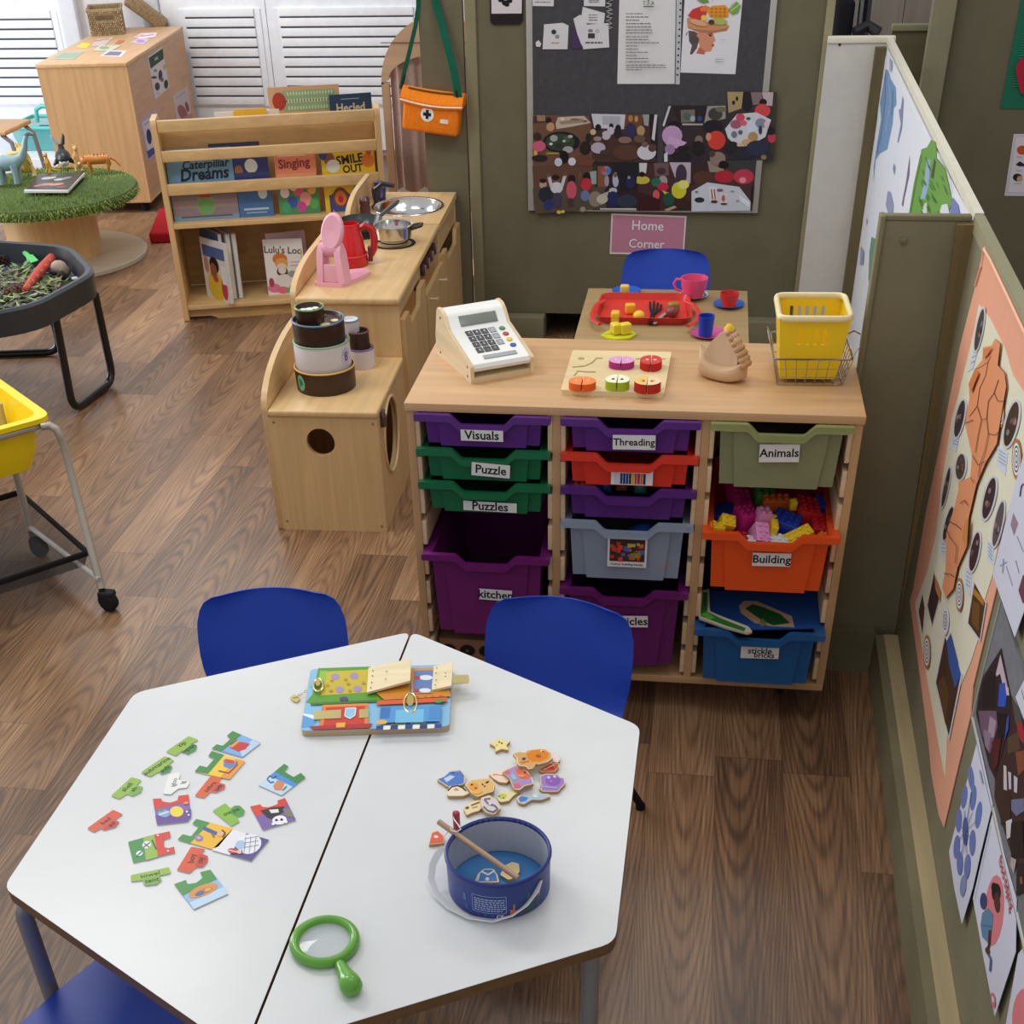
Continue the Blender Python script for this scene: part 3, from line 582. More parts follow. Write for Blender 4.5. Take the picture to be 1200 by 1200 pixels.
sea('tan wooden sea lion face, overlapping the clam piece', zz([(540, 770), (620, 705), (800, 685), (900, 680), (965, 760), (940, 870), (850, 895), (720, 945), (640, 905)], *A6), (232, 190, 120), .0065,
    lambda s: (s.ell(555, 922, 6, .5, 5, (236, 166, 74)), s.ell(553, 919.5, 1.4, 0, 1, DK), s.ell(557.5, 923.5, 1.6, 0, 1.2, (160, 90, 40)), s.ell(571, 916.5, 2, -1, 1, DK), s.ell(565.5, 919, 1, 0, 1, DK), s.ell(568, 921, 1, 0, .8, DK), s.ell(559, 928, 6, -.6, 2.4, (244, 180, 90))))
sea('cream wooden clam with a black arched line', zz([(280, 895), (320, 800), (430, 770), (560, 860), (610, 890), (520, 932), (300, 935)], *A6), (240, 226, 200), .001,
    lambda s: (s.line(zz([(300, 860), (350, 805), (430, 785), (500, 815), (555, 860)], *A6), 1.5, (40, 30, 40)), s.a(zz([(380, 850), (410, 815), (460, 850)], *A6), (216, 140, 110))))
sea('cream wooden tag piece with printed dots, left of the curled eel', zz([(515, 1100), (560, 1060), (640, 1010), (760, 980), (790, 1080), (740, 1140), (660, 1160), (560, 1205)], *A6), (240, 220, 170), 0,
    lambda s: (s.ell(547.5, 946.6, 2.4, -.6, 1.6, (110, 90, 60)), s.line([(552, 944), (562, 940)], 1.6, (110, 84, 56)), s.line([(553, 947), (560, 945)], 1, (150, 120, 80))))
sea('grey lilac curled eel piece behind the bucket rim', zz([(760, 960), (880, 920), (1000, 1000), (1045, 1100), (950, 1195), (840, 1170), (770, 1080)], *A6), (220, 208, 204), .0065,
    lambda s: (s.line(zz([(900, 970), (810, 980), (860, 1040), (960, 1070), (1000, 1120), (930, 1160)], *A6), 2.2, (124, 112, 140)), s.line(zz([(800, 1080), (860, 1140), (950, 1160)], *A6), 1.8, (110, 110, 130)), s.ell(574, 942, 1.4, 0, 1, (244, 244, 248))))
sea('red heart shaped piece left of the bucket', [(502.5, 989), (506, 975.5), (513, 973), (521, 980), (520, 988), (503, 989.5)], (226, 110, 84), 0, lambda s: (s.ell(511, 980.5, 2.6, .4, 1.6, (246, 226, 214))))

# ---- the fishing bucket
BC = Vector((.4025, -1.3165, HT + .001)); BR = .0805; BH = .071
NB = (42, 62, 138)
t = thing('fishing_bucket', 'round navy blue cardboard bucket with white strap handle on the white table', 'bucket', BC)
b = MB().lathe([(BR - .0055, .006), (BR - .003, .0), (BR - .0012, .002), (BR, BH), (BR - .0015, BH + .0015), (BR - .0035, BH + .001)], (0, 0, 0), NB, 56, cap=False)
b.build('outer_wall', GLOSSPAPER, t)
MB().tube([((BR - .001) * math.cos(2 * PI * k / 48), (BR - .001) * math.sin(2 * PI * k / 48), BH - .0025) for k in range(48)], .0032, (36, 54, 128), 8, closed=True, flat=1.5).build('rim', GLOSSPAPER, t)
b = MB(); n = 56
b.add([((BR - .0036 if k < n else BR - .0046) * math.cos(2 * PI * (k % n) / n), (BR - .0036 if k < n else BR - .0046) * math.sin(2 * PI * (k % n) / n), BH if k < n else .004) for k in range(2 * n)], [(k, (k + 1) % n, n + (k + 1) % n, n + k) for k in range(n)], (186, 188, 196))
b.build('inner_wall', PAPER, t)
b = MB(); b.lathe([(BR - .0045, .001), (BR - .0045, .005)], (0, 0, 0), (70, 132, 190), 48); b.build('base', GLOSSPAPER, t)
def wrap(mb, a0, z, w, h, c, off=.0004, m=6):   # printed patch on the curved side
    vs = []
    for k in range(m + 1):
        a = a0 - w / 2 + w * k / m
        for zz_ in (z, z + h): r = BR - .0012 + .0012 * zz_ / BH + off; vs.append((r * math.cos(a), r * math.sin(a), zz_))
    mb.add(vs, [(2 * k, 2 * k + 2, 2 * k + 3, 2 * k + 1) for k in range(m)], c)
b = MB(); fa = R(-92)
LW = (176, 190, 226)
for z in (.0135, .0475): wrap(b, fa - .01, z, .66, .0008, LW)
for a in (-.34, .32): wrap(b, fa + a, .0135, .008, .0345, LW)
for i in range(6):
    x = -.30
    while x < .26:
        w = random.uniform(.03, .085); wrap(b, fa + x + w / 2, .0175 + i * .0045, w, .0021, (170, 184, 220), m=2); x += w + .016
def curvetext(mb, txt_, a0, z, size, c):
    v, f = textgeo(txt_, .02, 0.)
    mb.add([((BR + .0004) * math.cos(a0 + x * size / BR), (BR + .0004) * math.sin(a0 + x * size / BR), z + y * size) for x, y in v], f, c)
curvetext(b, 'CE', fa + .20, .008, .0095, (220, 226, 240))
for i, (a, c) in enumerate([(-.22, (90, 70, 120)), (-.08, (50, 110, 110)), (.06, (80, 80, 150))]): wrap(b, fa + a, .006, .05, .006, c, m=2)
wrap(b, fa - .52, .028, .07, .014, (90, 110, 176), m=2); wrap(b, fa - .48, .012, .05, .010, (80, 96, 160), m=2)
for (a, z, w, h, c) in [(.44, .010, .10, .010, (196, 110, 76)), (.47, .02, .035, .01, (200, 120, 84)), (.52, .012, .05, .005, (190, 104, 70)), (.36, .004, .14, .006, (120, 70, 70)), (.66, .004, .16, .022, (62, 76, 92)), (.82, .003, .20, .034, (52, 84, 104)), (.78, .03, .06, .014, (70, 100, 112)), (1.0, .004, .12, .024, (60, 80, 100)), (1.05, .024, .05, .018, (170, 110, 110))]: wrap(b, fa + a, z, w, h, c)
b.build('printed_artwork', GLOSSPAPER, t)
P = [oz(x, y, z) for x, y, z in ((633, 1031, .603), (629, 1043, .592), (617, 1059, .574), (600, 1072, .559), (577, 1079, .5535), (550, 1075, .5535), (526, 1063, .554), (511, 1047, .558), (505, 1030, .567), (507, 1013, .582), (513, 1001, .594), (519.5, 993, .604))]
h = MB(); vs = []; m = len(P)
for i, p in enumerate(P):
    tg = (P[min(i + 1, m - 1)] - P[max(i - 1, 0)]).normalized(); k = .25 if i in (0, m - 1) else 1
    rad = (p - BC); rad.z = 0; rad.normalize(); wv = (Vector((0, 0, 1)) * .4 + rad).normalized()
    wv = (wv - tg * wv.dot(tg)).normalized(); nv = tg.cross(wv).normalized()
    for a, c in ((-1, -1), (1, -1), (1, 1), (-1, 1)): vs.append(p + wv * (a * .0056 * (.7 + .3 * k)) + nv * (c * .001))
h.add(vs, [(i * 4 + j, i * 4 + (j + 1) % 4, (i + 1) * 4 + (j + 1) % 4, (i + 1) * 4 + j) for i in range(m - 1) for j in range(4)] + [(0, 1, 2, 3), (m * 4 - 1, m * 4 - 2, m * 4 - 3, m * 4 - 4)], (238, 238, 236))
hd = h.build('strap_handle', PLASTIC, t, True)
q = P[0]; MB().ball(q, .0024, c=(60, 62, 70)).build('rivet', STEEL, hd, True)
bp_ = Plane((0, 0, HT + .0065), (0, 0, 1))
def inb(label, out, c, art=None, z=0):
    s = Sheet(Plane((0, 0, HT + .0065 + z), (0, 0, 1)), out, 0, .006, WD, .003, (196, 160, 108))
    cx = sum(p[0] for p in out) / len(out); cy = sum(p[1] for p in out) / len(out)
    s.a([(cx + (x - cx) * .85, cy + (y - cy) * .85) for x, y in out], c)
    if art: art(s)
    tag(s.build('fishing_game_piece', MATTE), label, 'toy fishing piece', 'wooden sea creature pieces')
inb('cream wooden piece inside the bucket under the tip of the rod', [(586, 1025), (592, 1014), (600, 1010), (608, 1012), (609, 1021), (604, 1028), (596, 1031)], (236, 206, 150))
inb('blue and white crab piece inside the bucket, nearest its front', [(556, 1034), (560, 1024), (567, 1018), (578, 1018), (583, 1025), (585, 1034)], (92, 130, 190), lambda s: (s.line([(564, 1021), (572, 1025), (580, 1020)], 2, (226, 232, 240)), s.line([(560, 1032), (562, 1024)], 1.4, (226, 232, 240)), s.ell(571, 1030, 2.4, 0, 2, (216, 226, 240))))
t = thing('fishing_rod', 'toy fishing rod, wooden stick across the blue bucket with red magnet on white cord', 'toy fishing rod', oz(555, 990, .62))
p0, p1 = oz(514, 963, .6285), oz(607, 1029, .595)
MB().tube([p0, p1], .0047, (186, 152, 122), 12).build('stick', WOODX, t, True)
q = oz(535.5, 971, HT + .001)
MB().lathe([(.0058, 0), (.0062, .001), (.0062, .033), (.005, .0345)], q, (164, 26, 46), 16).build('magnet', GLOSS, t, True)
tp = q + Vector((0, 0, .0346))
MB().tube([tp, oz(531, 950, .583), oz(532, 960, .577), oz(538, 968, .60), oz(540, 972, .627), oz(535, 975, .6275), oz(529, 973.5, .626), p0 + (p1 - p0) * .16 + Vector((0, 0, .0052)), oz(523, 977, .6), oz(520, 981, .56)], .0009, (238, 238, 238), 6).build('cord', FABRIC, t, True)

# ---- magnifying glass
t = thing('magnifying_glass', 'chunky green plastic magnifying glass lying on the right white table', 'magnifying glass', oz(383, 1103, HT))
c0 = oz(380.5, 1103, HT + .0085); r0 = (oz(416, 1103, HT + .0085) - oz(345.5, 1103, HT + .0085)).length / 2
GM = (104, 168, 62)
MB().tube([c0 + Vector((r0 * math.cos(2 * PI * k / 40), r0 * 1.0 * math.sin(2 * PI * k / 40), 0)) for k in range(40)], .0076, GM, 14, closed=True, flat=1.15).build('rim', GLOSS, t, True)
b = MB(c0 and Matrix.Translation(c0)); b.lathe([(0, -.0022), (r0 * .6, -.0018), (r0 * .95, -.0006), (r0 * .95, .0006), (r0 * .6, .0026), (0, .0034)], (0, 0, 0), (226, 232, 238), 40)
b.build('lens', GLASS, t, True)
e0 = oz(399, 1131, HT + .0085); e1 = oz(415, 1162, HT + .0165); dv = e1 - e0
MB().tube([e0 - dv * .05, e0 + dv * .1, e0 + dv * .25, e0 + dv * .42, e0 + dv * .58, e0 + dv * .72, e0 + dv * .85, e0 + dv * .95, e1], [.0075, .0092, .0105, .0130, .0155, .0168, .0160, .0115, .004], GM, 18).build('handle', GLOSS, t, True)
# ================================================================== tray unit
UW, UD, UH, UB = 1.03, .455, .8034, .085
BE = (206, 164, 118); BE2 = (200, 158, 112); RUN = (226, 196, 156)
u = thing('tray_storage_unit', 'wide beech tray storage unit with three columns of coloured drawers', 'storage unit', (UW / 2, UD / 2, 0))
MB().box(0, UW, 0, UD, UH - .0195, UH, BE, .0015).build('worktop', WOODX, u, True)
MB().box(.003, UW - .003, .004, UD, UB, UB + .019, BE2, .001).build('base', WOODX, u, True)
for i, x in enumerate((.003, .341, .677, 1.009)): MB().box(x, x + .018, .004, UD - .01, UB + .019, UH - .0195, BE2).build('side_panel' if i in (0, 3) else 'divider', WOODZ, u, True)
MB().box(.003, UW - .003, UD - .01, UD - .001, UB + .019, UH - .0195, (150, 116, 82)).build('back_panel', WOODX, u, True)
SL = .0822
colx = [(.021, .341), (.359, .677), (.695, 1.009)]
for x0, x1 in colx:
    for sd in (0, 1):
        b = MB()
        for k in range(8):
            z = UH - .0195 - .012 - SL * k
            zt, zb = z - .018, z - SL + .002
            xa, xb = (x0, x0 + .0115) if sd == 0 else (x1 - .0115, x1)
            if k == 0: zt = UH - .022
            if zb < UB + .02: zb = UB + .0195
            if zt > zb: b.box(xa, xb, .006, UD - .02, zb, zt, RUN, .0015)
        b.build('runner_strip', WOODY, u, True)
for x, y in ((.10, .12), (.93, .12), (.06, .40), (.97, .40)):
    b = MB().lathe([(.016, .05), (.016, UB)], (x, y, 0), (40, 40, 42), 14); b.M = Matrix.Translation((x, y, .027)) @ Matrix.Rotation(PI / 2, 4, 'Y'); b.lathe([(.02, -.011), (.027, -.008), (.027, .008), (.02, .011)], (0, 0, 0), (30, 30, 32), 20)
    b.build('castor', MATTE, u, True)

def tray(label, col, zt, h, c, m, lab=None, pull=0., group='plastic storage trays in the tray unit', lip=None):
    x0, x1 = colx[col]; cx = (x0 + x1) / 2; y0 = -.004 - pull
    t = thing('storage_tray', label, 'storage tray', (cx, y0, zt - h), 0, group)
    H = h; D = .42; w1 = .1345; w0 = w1 - .035 * h - .002; e = .003
    # body walls
    b = MB()
    b.box(-w0, w0, .012, D, 0, e, c)
    for s_ in (-1, 1):
        b.prism([(s_ * w0, .012, 0), (s_ * w1, .006, H), (s_ * w1, D + .006, H), (s_ * w0, D, 0)], (-s_ * e, 0, 0), c)
        b.box(min(s_ * w1, s_ * .157), max(s_ * w1, s_ * .157), .0, D, H - .009, H - .004, c)
    b.prism([(-w0, D - e, 0), (w0, D - e, 0), (w1, D, H), (-w1, D, H)], (0, e, 0), c)
    ct = lambda dz: [(-.157, H - dz), (-.074, H - dz), (-.050, H - .0235 - dz), (.050, H - .0235 - dz), (.074, H - dz), (.157, H - dz)]
    fw = [(x, z) for x, z in ct(.004) if abs(x) < .15]
    P = [(-w1, .005, H - .004)] + [(x, .005, z) for x, z in fw] + [(w1, .005, H - .004), (w0, .011, 0), (-w0, .011, 0)]
    b.prism(P, (0, e, 0), c)
    o = b.build('body', m, t)
    # raised centre panel of the front
    zc = .006 + H - .03
    b = MB(); q = .105; q0 = q - .012 * h / .15
    b.prism([(-q, .0005, H - .02), (-.07, .0005, H - .008), (-.05, .0005, H - .028), (.05, .0005, H - .028), (.07, .0005, H - .008), (q, .0005, H - .02), (q0, .0045, -.004), (-q0, .0045, -.004)], (0, .007, 0), c)
    b.build('front_panel', m, t)
    b = MB(); up = ct(0); lo = ct(.0165)
    P = [(x, -.012, z) for x, z in up] + [(x, -.012, z) for x, z in lo[::-1]]
    b.prism(roundpoly(P, .004, 2), (0, .015, 0), lip or c)
    b.build('lip', m, t)
    if lab: lab(t, H)
    return t
INK = (34, 34, 40)
def lbl(txt, x, w, dz, h, size, rot=0., two=None, c=(226, 224, 222)):
    """white paper label on the front: x offset from centre, dz below the lip"""
    def f(t, H):
        b = MB(Matrix.Translation((x, -.0128 if dz < .034 else -.0035, H - dz - h / 2)) @ Matrix.Rotation(rot, 4, 'Y') @ Matrix.Rotation(PI / 2, 4, 'X') )
        b.box(-w / 2, w / 2, -h / 2, h / 2, 0, .0006, c)
        if txt: b.text(txt, (0, .0 if not two else .004, .0008), (1, 0, 0), (0, 1, 0), size, INK, .022, .0)
        if two: b.text(two, (w * .12, -.008, .0008), (1, 0, 0), (0, 1, 0), size * .9, INK, .02, .0)
        b.build('paper_label', PAPER, t)
    return f
PU, GRN, REDT = (92, 40, 128), (22, 108, 66), (226, 58, 36)
zs = [UH - .0195 - .0005 - SL * k for k in range(8)]
tray('shallow purple tray labelled Visuals at the top of the left column', 0, zs[0], .075, PU, PLASTIC, lbl('Visuals', .0, .098, .032, .026, .029))
tray('shallow green tray labelled Puzzle, second in the left column', 0, zs[1], .075, GRN, PLASTIC, lbl('Puzzle', .018, .090, .030, .032, .029, .06))
tray('shallow green tray labelled Puzzles, third in the left column', 0, zs[2], .075, GRN, PLASTIC, lbl('Puzzles', .012, .128, .048, .024, .030, .02))
tray('deep magenta purple tray labelled kitchen at the bottom of the left column', 0, .440, .222, (112, 26, 104), PLASTIC, lbl('kitchen', .022, .082, .092, .030, .030, .03), .02)
tray('shallow purple tray labelled Threading at the top of the middle column', 1, zs[0], .075, PU, PLASTIC, lbl('Threading', .010, .096, .032, .034, .023, -.02))
def pens(t, H):
    b = MB(Matrix.Translation((.008, -.0042, H - .055)) @ Matrix.Rotation(PI / 2, 4, 'X'))
    b.box(-.048, .048, -.018, .018, 0, .0006, (232, 230, 232))
    for i, c in enumerate([(210, 206, 212), (214, 212, 216), (36, 60, 130), (30, 52, 116), (34, 64, 140), (40, 60, 50), (214, 176, 60), (196, 70, 60), (160, 40, 60), (190, 120, 70), (60, 30, 40)]): b.box(-.040 + i * .0066, -.0345 + i * .0066, -.016, .010, .0006, .0009, c)
    b.build('paper_label', PAPER, t)
tray('shallow orange red tray with a picture label of pens, second in the middle column', 1, zs[1], .075, REDT, PLASTIC, pens)
tray('shallow purple tray without a label, third in the middle column', 1, zs[2], .075, (88, 38, 122), PLASTIC)
def blocks(t, H):
    b = MB(Matrix.Translation((.004, -.0042, H - .075)) @ Matrix.Rotation(PI / 2, 4, 'X'))
    b.box(-.047, .047, -.042, .037, 0, .0006, (228, 226, 226)); b.box(-.042, .042, -.027, .032, .0006, .0008, (70, 46, 34))
    random.seed(3)
    for i in range(34):
        x, y = random.uniform(-.038, .036), random.uniform(-.024, .02); c = [(210, 70, 54), (226, 110, 50), (120, 140, 60), (90, 100, 170), (200, 180, 90), (150, 60, 50)][i % 6] if x > -.01 else [(216, 74, 56), (196, 62, 54)][i % 2]
        s = random.uniform(.003, .006); b.box(x - s, x + s, y - s, y + s, .0008, .00085 + i * .00001, c)
    b.text('Colour building blocks', (0, -.0345, .0009), (1, 0, 0), (0, 1, 0), .0085, INK, .02)
    b.build('picture_label', PAPER, t)
tray('clear frosted tray with a photo label of building blocks in the middle column', 1, .533, .150, (166, 180, 200), CLEAR, blocks)
tray('magenta purple tray at the bottom of the middle column, label half hidden by a chair', 1, .360, .213, (110, 28, 108), TINT, lbl('Vehicles', .012, .10, .072, .032, .030, -.05), .012)
tray('frosted pale green tray labelled Animals at the top of the right column', 2, zs[0], .150, (160, 164, 122), CLEAR, lbl('Animals', .0, .088, .046, .042, .027, -.04), 0, lip=(168, 176, 116))
tray('deep orange tray labelled Building, heaped with bricks, in the right column', 2, .533, .150, (236, 84, 26), PLASTIC, lbl('Building', .008, .088, .048, .034, .028, -.02), .03)
tray('deep blue tray labelled sticklebricks at the bottom of the right column', 2, .274, .152, (34, 100, 164), BLUETINT, lbl('stickle', .006, .092, .043, .034, .023, -.03, 'bricks'), .03)

# toy bricks heaped in the orange tray
BC_ = {'yellow': (236, 200, 40), 'blue': (28, 62, 168), 'red': (190, 32, 40), 'pink': (226, 150, 200), 'magenta': (190, 36, 120), 'green': (60, 130, 50), 'orange': (226, 110, 40), 'brown': (130, 80, 50), 'white': (222, 224, 226)}
def brick(cn, x, y, z, l, w, h, rx, ry, rz, lab):
    t = MB(); c = BC_[cn]
    t.box(-l / 2, l / 2, -w / 2, w / 2, 0, h, c, .0012)
    nx, ny = max(1, round(l / .016)), max(1, round(w / .016))
    for i in range(nx):
        for j in range(ny): t.lathe([(.0048, h), (.0048, h + .0038), (.004, h + .0045)], ((i - (nx - 1) / 2) * .016, (j - (ny - 1) / 2) * .016, 0), c, 10)
    o = t.build('toy_brick', PLASTIC); o.location = (x, y, z); o.rotation_euler = (rx, ry, rz)
    tag(o, lab, 'toy brick', 'toy bricks in the orange tray')
bz = .385
BR_ = [('yellow', .745, .055, .115, .034, .032, .034, .5, .3, .2, 'yellow toy brick near the left wall of the orange tray'),
 ('yellow', .728, .03, .105, .034, .03, .03, 0, .1, .1, 'yellow toy brick peeping over the left lip of the orange tray'),
 ('blue', .722, .14, .10, .034, .064, .05, .1, 1.3, .1, 'blue toy brick standing at the far left inside the orange tray'),
 ('magenta', .775, .19, .115, .05, .11, .03, .5, .3, .5, 'long magenta brick sloping up at the back left of the orange tray'),
 ('magenta', .79, .09, .10, .048, .048, .05, .2, .1, .6, 'magenta toy brick left of the pink bricks'),
 ('pink', .832, .075, .125, .032, .032, .032, .2, .2, .4, 'pink cube brick, upper one of the pink bricks'),
 ('pink', .822, .045, .09, .034, .05, .045, .6, .2, .3, 'pink brick below the pink cube at the front of the orange tray'),
 ('pink', .838, .018, .095, .02, .05, .02, .7, .0, .6, 'thin pink brick lying over the front dip of the orange tray'),
 ('white', .812, .02, .088, .032, .032, .02, .2, 0, .1, 'white studded brick at the left of the front dip'),
 ('white', .868, .03, .09, .064, .032, .02, .15, 0, -.05, 'white studded brick at the right of the front dip'),
 ('yellow', .855, .06, .10, .016, .05, .04, .2, .2, .1, 'narrow yellow brick between the pink and the blue bricks'),
 ('blue', .888, .085, .10, .064, .05, .04, .2, .2, -.3, 'large blue brick in the middle of the heap'),
 ('yellow', .925, .045, .09, .064, .032, .035, .3, -.35, .4, 'yellow brick with round end at the right of the heap, tilted'),
 ('yellow', .905, .12, .14, .016, .016, .026, .3, 0, .2, 'tiny yellow brick on top of the large blue brick'),
 ('orange', .868, .16, .12, .064, .032, .03, .1, 0, .1, 'brown orange brick behind the pink cube'),
 ('green', .838, .19, .125, .05, .05, .03, .1, .1, .2, 'dark green brick under the yellow arch at the back of the heap'),
 ('yellow', .845, .235, .15, .085, .04, .022, .1, 0, .1, 'long yellow plate lying at the back of the heap'),
 ('red', .93, .13, .105, .05, .07, .05, .2, .3, .2, 'dark red brick at the back right of the heap'),
 ('red', .97, .09, .08, .05, .06, .05, .2, .1, .1, 'red brick in the right corner of the orange tray'),
 ('orange', .963, .022, .098, .034, .02, .03, .0, .78, .1, 'orange brick standing on its corner at the right lip'),
 ('blue', .955, .16, .11, .03, .05, .04, .2, .4, .2, 'dark blue brick behind the dark red brick'),
 ('red', .775, .025, .085, .05, .032, .03, .1, .1, .1, 'red brick half hidden behind the left half of the orange lip')]
for q in BR_: brick(q[0], q[1], q[2] - .02, bz + q[3] + .008, *q[4:])
# two play boards in the blue tray
b = MB(); G1, G2, SAND = (32, 92, 46), (60, 132, 50), (196, 170, 136)
def board(label, P, art):
    # P: three pixel corners giving a sloping board in the tray
    a, bq, c = [oz(x, y, z) for x, y, z in P]; n = (bq - a).cross(c - a).normalized()
    if n.dot(CAM - a) < 0: n = -n
    return Plane(a, n)
pl = board('', [(835, 722, .27), (955, 726, .27), (888, 690, .285)], None)
s = Sheet(pl, [(829, 692), (962, 694), (961, 736), (880, 737), (826, 729)], 0, .004, (36, 84, 160), .004)
s.a([(866, 710), (872, 704), (886, 704), (905, 712), (928, 722), (931, 735), (905, 734), (884, 730), (868, 718)], SAND)
s.a([(873, 713), (882, 708), (896, 712), (915, 720), (926, 730), (906, 733), (893, 727)], G1); s.a([(890, 728), (894, 724), (899, 732), (892, 734)], (130, 140, 90))
tag(s.build('play_board', GLOSSPAPER), 'blue board with a green island shape lying in the blue tray', 'play board')
pl = board('', [(822, 725, .281), (875, 738, .281), (830, 695, .298)], None)
s = Sheet(pl, [(819, 724), (822, 692), (831, 690), (832, 716), (848, 723), (877, 734), (882, 740), (876, 742), (850, 735)], 0, .006, (200, 190, 168), .003)
s.a([(821, 722), (824, 694), (829, 694), (829, 717), (846, 725), (874, 736), (872, 740), (850, 733)], (44, 116, 48)); s.a([(822, 720), (828, 717), (838, 724), (830, 726)], (90, 170, 60))
tag(s.build('play_board', GLOSSPAPER), 'green L shaped board with pale sandy edge hanging over the lip of the blue tray', 'play board')
# loose toys visible in the gaps of other trays
def blob(name, label, cat, x, y, z, c, r=.02, group=None):
    b = MB().ball((0, 0, r), r, r * .9, r, c=c, n=16); b.box(-r * .9, r * .9, -r * .5, r * .5, .002, r * .9, c, .003)
    o = b.build(name, PLASTIC); o.location = (x, y, z); tag(o, label, cat, group)
gz = 'small toys in the middle column trays'
blob('toy_vehicle', 'small blue toy showing above the left part of the unlabelled purple tray', 'toy', .46, .05, .5815, (30, 70, 150), .017, gz)
blob('toy_vehicle', 'small brown toy showing above the middle of the unlabelled purple tray', 'toy', .50, .06, .5815, (140, 90, 66), .015, gz)
blob('toy_vehicle', 'small teal toy showing above the right part of the unlabelled purple tray', 'toy', .545, .05, .5815, (40, 110, 100), .016, gz)
for i, (x, c, l) in enumerate([(.44, (26, 60, 150), 'left'), (.56, (40, 90, 190), 'right')]): blob('building_block', 'blue building block in the clear tray, %s of its photo label' % l, 'building block', x, .06, .387, c, .055 if i else .05, 'blocks in the clear tray')
blob('building_block', 'pinkish red building block in the right corner of the clear tray', 'building block', .605, .03, .387, (206, 90, 100), .03, 'blocks in the clear tray')
b = MB().box(.385, .44, -.002, .10, .0, .012, (120, 130, 60)); b.M = None
for i in range(3): b.ball((.395 + i * .016, .02, .013), .006, c=(190, 50, 40), n=8)
o = b.build('picture_tile', PAPER); o.location = (0, 0, .601); tag(o, 'small olive tile with red dots above the left end of the unlabelled purple tray', 'picture tile')
# flat boxed puzzle on the unit's base under the magenta tray
t = thing('puzzle_box', 'flat brown box with dark ovals on its front, on the base of the tray unit', 'puzzle box', (.18, .1, UB + .0195))
MB().box(-.14, .14, -.07, .10, .0, .06, (150, 112, 84), .002).build('box', PAPER, t)
b = MB(Matrix.Translation((0, -.0705, 0)) @ Matrix.Rotation(PI / 2, 4, 'X'))
for x in (-.115, -.065, -.015, .04, .095): b.poly([(x + .020 * math.cos(w), .028 + .017 * math.sin(w), .0004) for w in [2 * PI * k / 20 for k in range(20)]], (34, 24, 24)); b.text('o', (x, .028, .0008), (1, 0, 0), (0, 1, 0), .016, (150, 120, 100))
b.build('printed_front', PAPER, t)

# ---- on the worktop: toy till
f0, f1, bk = oz(552, 450, UH), oz(626, 437, UH), oz(510, 402, UH)
ux = (f1 - f0).normalized(); uy = Vector((-ux.y, ux.x, 0)); wd = (f1 - f0).length; dp = .232
t = thing('toy_till', 'white toy cash register in a pale wooden case on the worktop', 'toy till', (f0 + f1) / 2 + uy * dp / 2, math.atan2(ux.y, ux.x))
w = wd / 2; d = dp / 2; PW_ = (226, 202, 160); WT = (236, 236, 232)
prof = [(-d, 0), (-d, .038), (-d + .004, .042), (.028, .081), (.050, .106), (.066, .116), (.092, .118), (.10, .110), (d, .05), (d, 0)]
for s_ in (-1, 1):
    b = MB().prism([(s_ * w, y, z) for y, z in prof], (-s_ * .009, 0, 0), PW_); o = b.build('side_panel', WOODY, t)
    for y, z in ((-d + .02, .012), (-d + .02, .034), (d - .03, .012), (.075, .098)):
        b = MB(); b.M = Matrix.Translation((s_ * (w + .0002), y, z)) @ Matrix.Rotation(PI / 2, 4, 'Y'); b.lathe([(.0032, -.0006), (.0032, .0008), (.002, .001)], (0, 0, 0), (90, 74, 52), 10); b.build('screw', BRASS, o)
MB().box(-w + .009, w - .009, -d + .002, d - .004, .0, .011, PW_).build('drawer_floor', WOODX, t)
MB().box(-w + .009, w - .009, d - .012, d - .004, .011, .06, PW_).build('back_panel', WOODX, t)
b = MB(); wi = w - .009
fp = [(-d + .004, .025), (-d + .001, .033), (-d + .006, .041), (.024, .0805), (.047, .106), (.060, .1135), (.075, .117), (.090, .116), (.095, .106), (.03, .04)]
b.prism([(-wi, y, z) for y, z in fp], (2 * wi, 0, 0), WT); o = b.build('keyboard_case', PLASTIC, t)
def onslope(y0, z0, y1, z1, name, rects, m=PLASTIC, th=.002):
    q = Vector((0, y1 - y0, z1 - z0)); L_ = q.length; q.normalize(); nn = Vector((0, -q.z, q.y))
    for nm, x, v0, v1, hw_, c, shape, tx in rects:
        b = MB(Matrix(((1, 0, 0, 0), (0, q.y, nn.y, y0), (0, q.z, nn.z, z0), (0, 0, 0, 1))))
        if shape == 'r': b.box(x - hw_, x + hw_, v0 * L_, v1 * L_, 0, th, c, .0008)
        else: b.lathe([(hw_, 0), (hw_, th), (hw_ * .8, th + .001)], (x, (v0 + v1) / 2 * L_, 0), c, 16, sy=.95)
        if tx: b.text(tx, (x, (v0 + v1) / 2 * L_, th + .0004), (1, 0, 0), (0, 1, 0), .0085, (236, 236, 236), .02)
        b.build(nm, m, o)
keys = []
dg = [['7', '8', '9'], ['4', '5', '6'], ['1', '2', '3'], ['0', '.', '=']]
for r_ in range(4):
    for c_ in range(3): keys.append(('key', -.035 + c_ * .0195, .78 - r_ * .165, .78 - r_ * .165 + .135, .0085, (42, 44, 50), 'r', dg[r_][c_]))
for r_ in range(3): keys.append(('key', .0245, .78 - r_ * .18, .78 - r_ * .18 + .14, .0085, (150, 154, 160), 'r', ['+', '-', 'x'][r_]))
keys.append(('key', .005, .10, .20, .042, (156, 160, 166), 'r', None))
for r_, c in enumerate([(60, 130, 80), (190, 50, 54), (232, 196, 60), (50, 80, 170)]): keys.append(('button', .050, .78 - r_ * .165, .78 - r_ * .165 + .13, .0075, c, 'c', None))
onslope(-d + .006, .041, .024, .0805, 'k', keys)
onslope(.024, .0805, .047, .106, 's', [('display', .002, .18, .95, .048, (128, 136, 128), 'r', None)], GLOSS, .001)
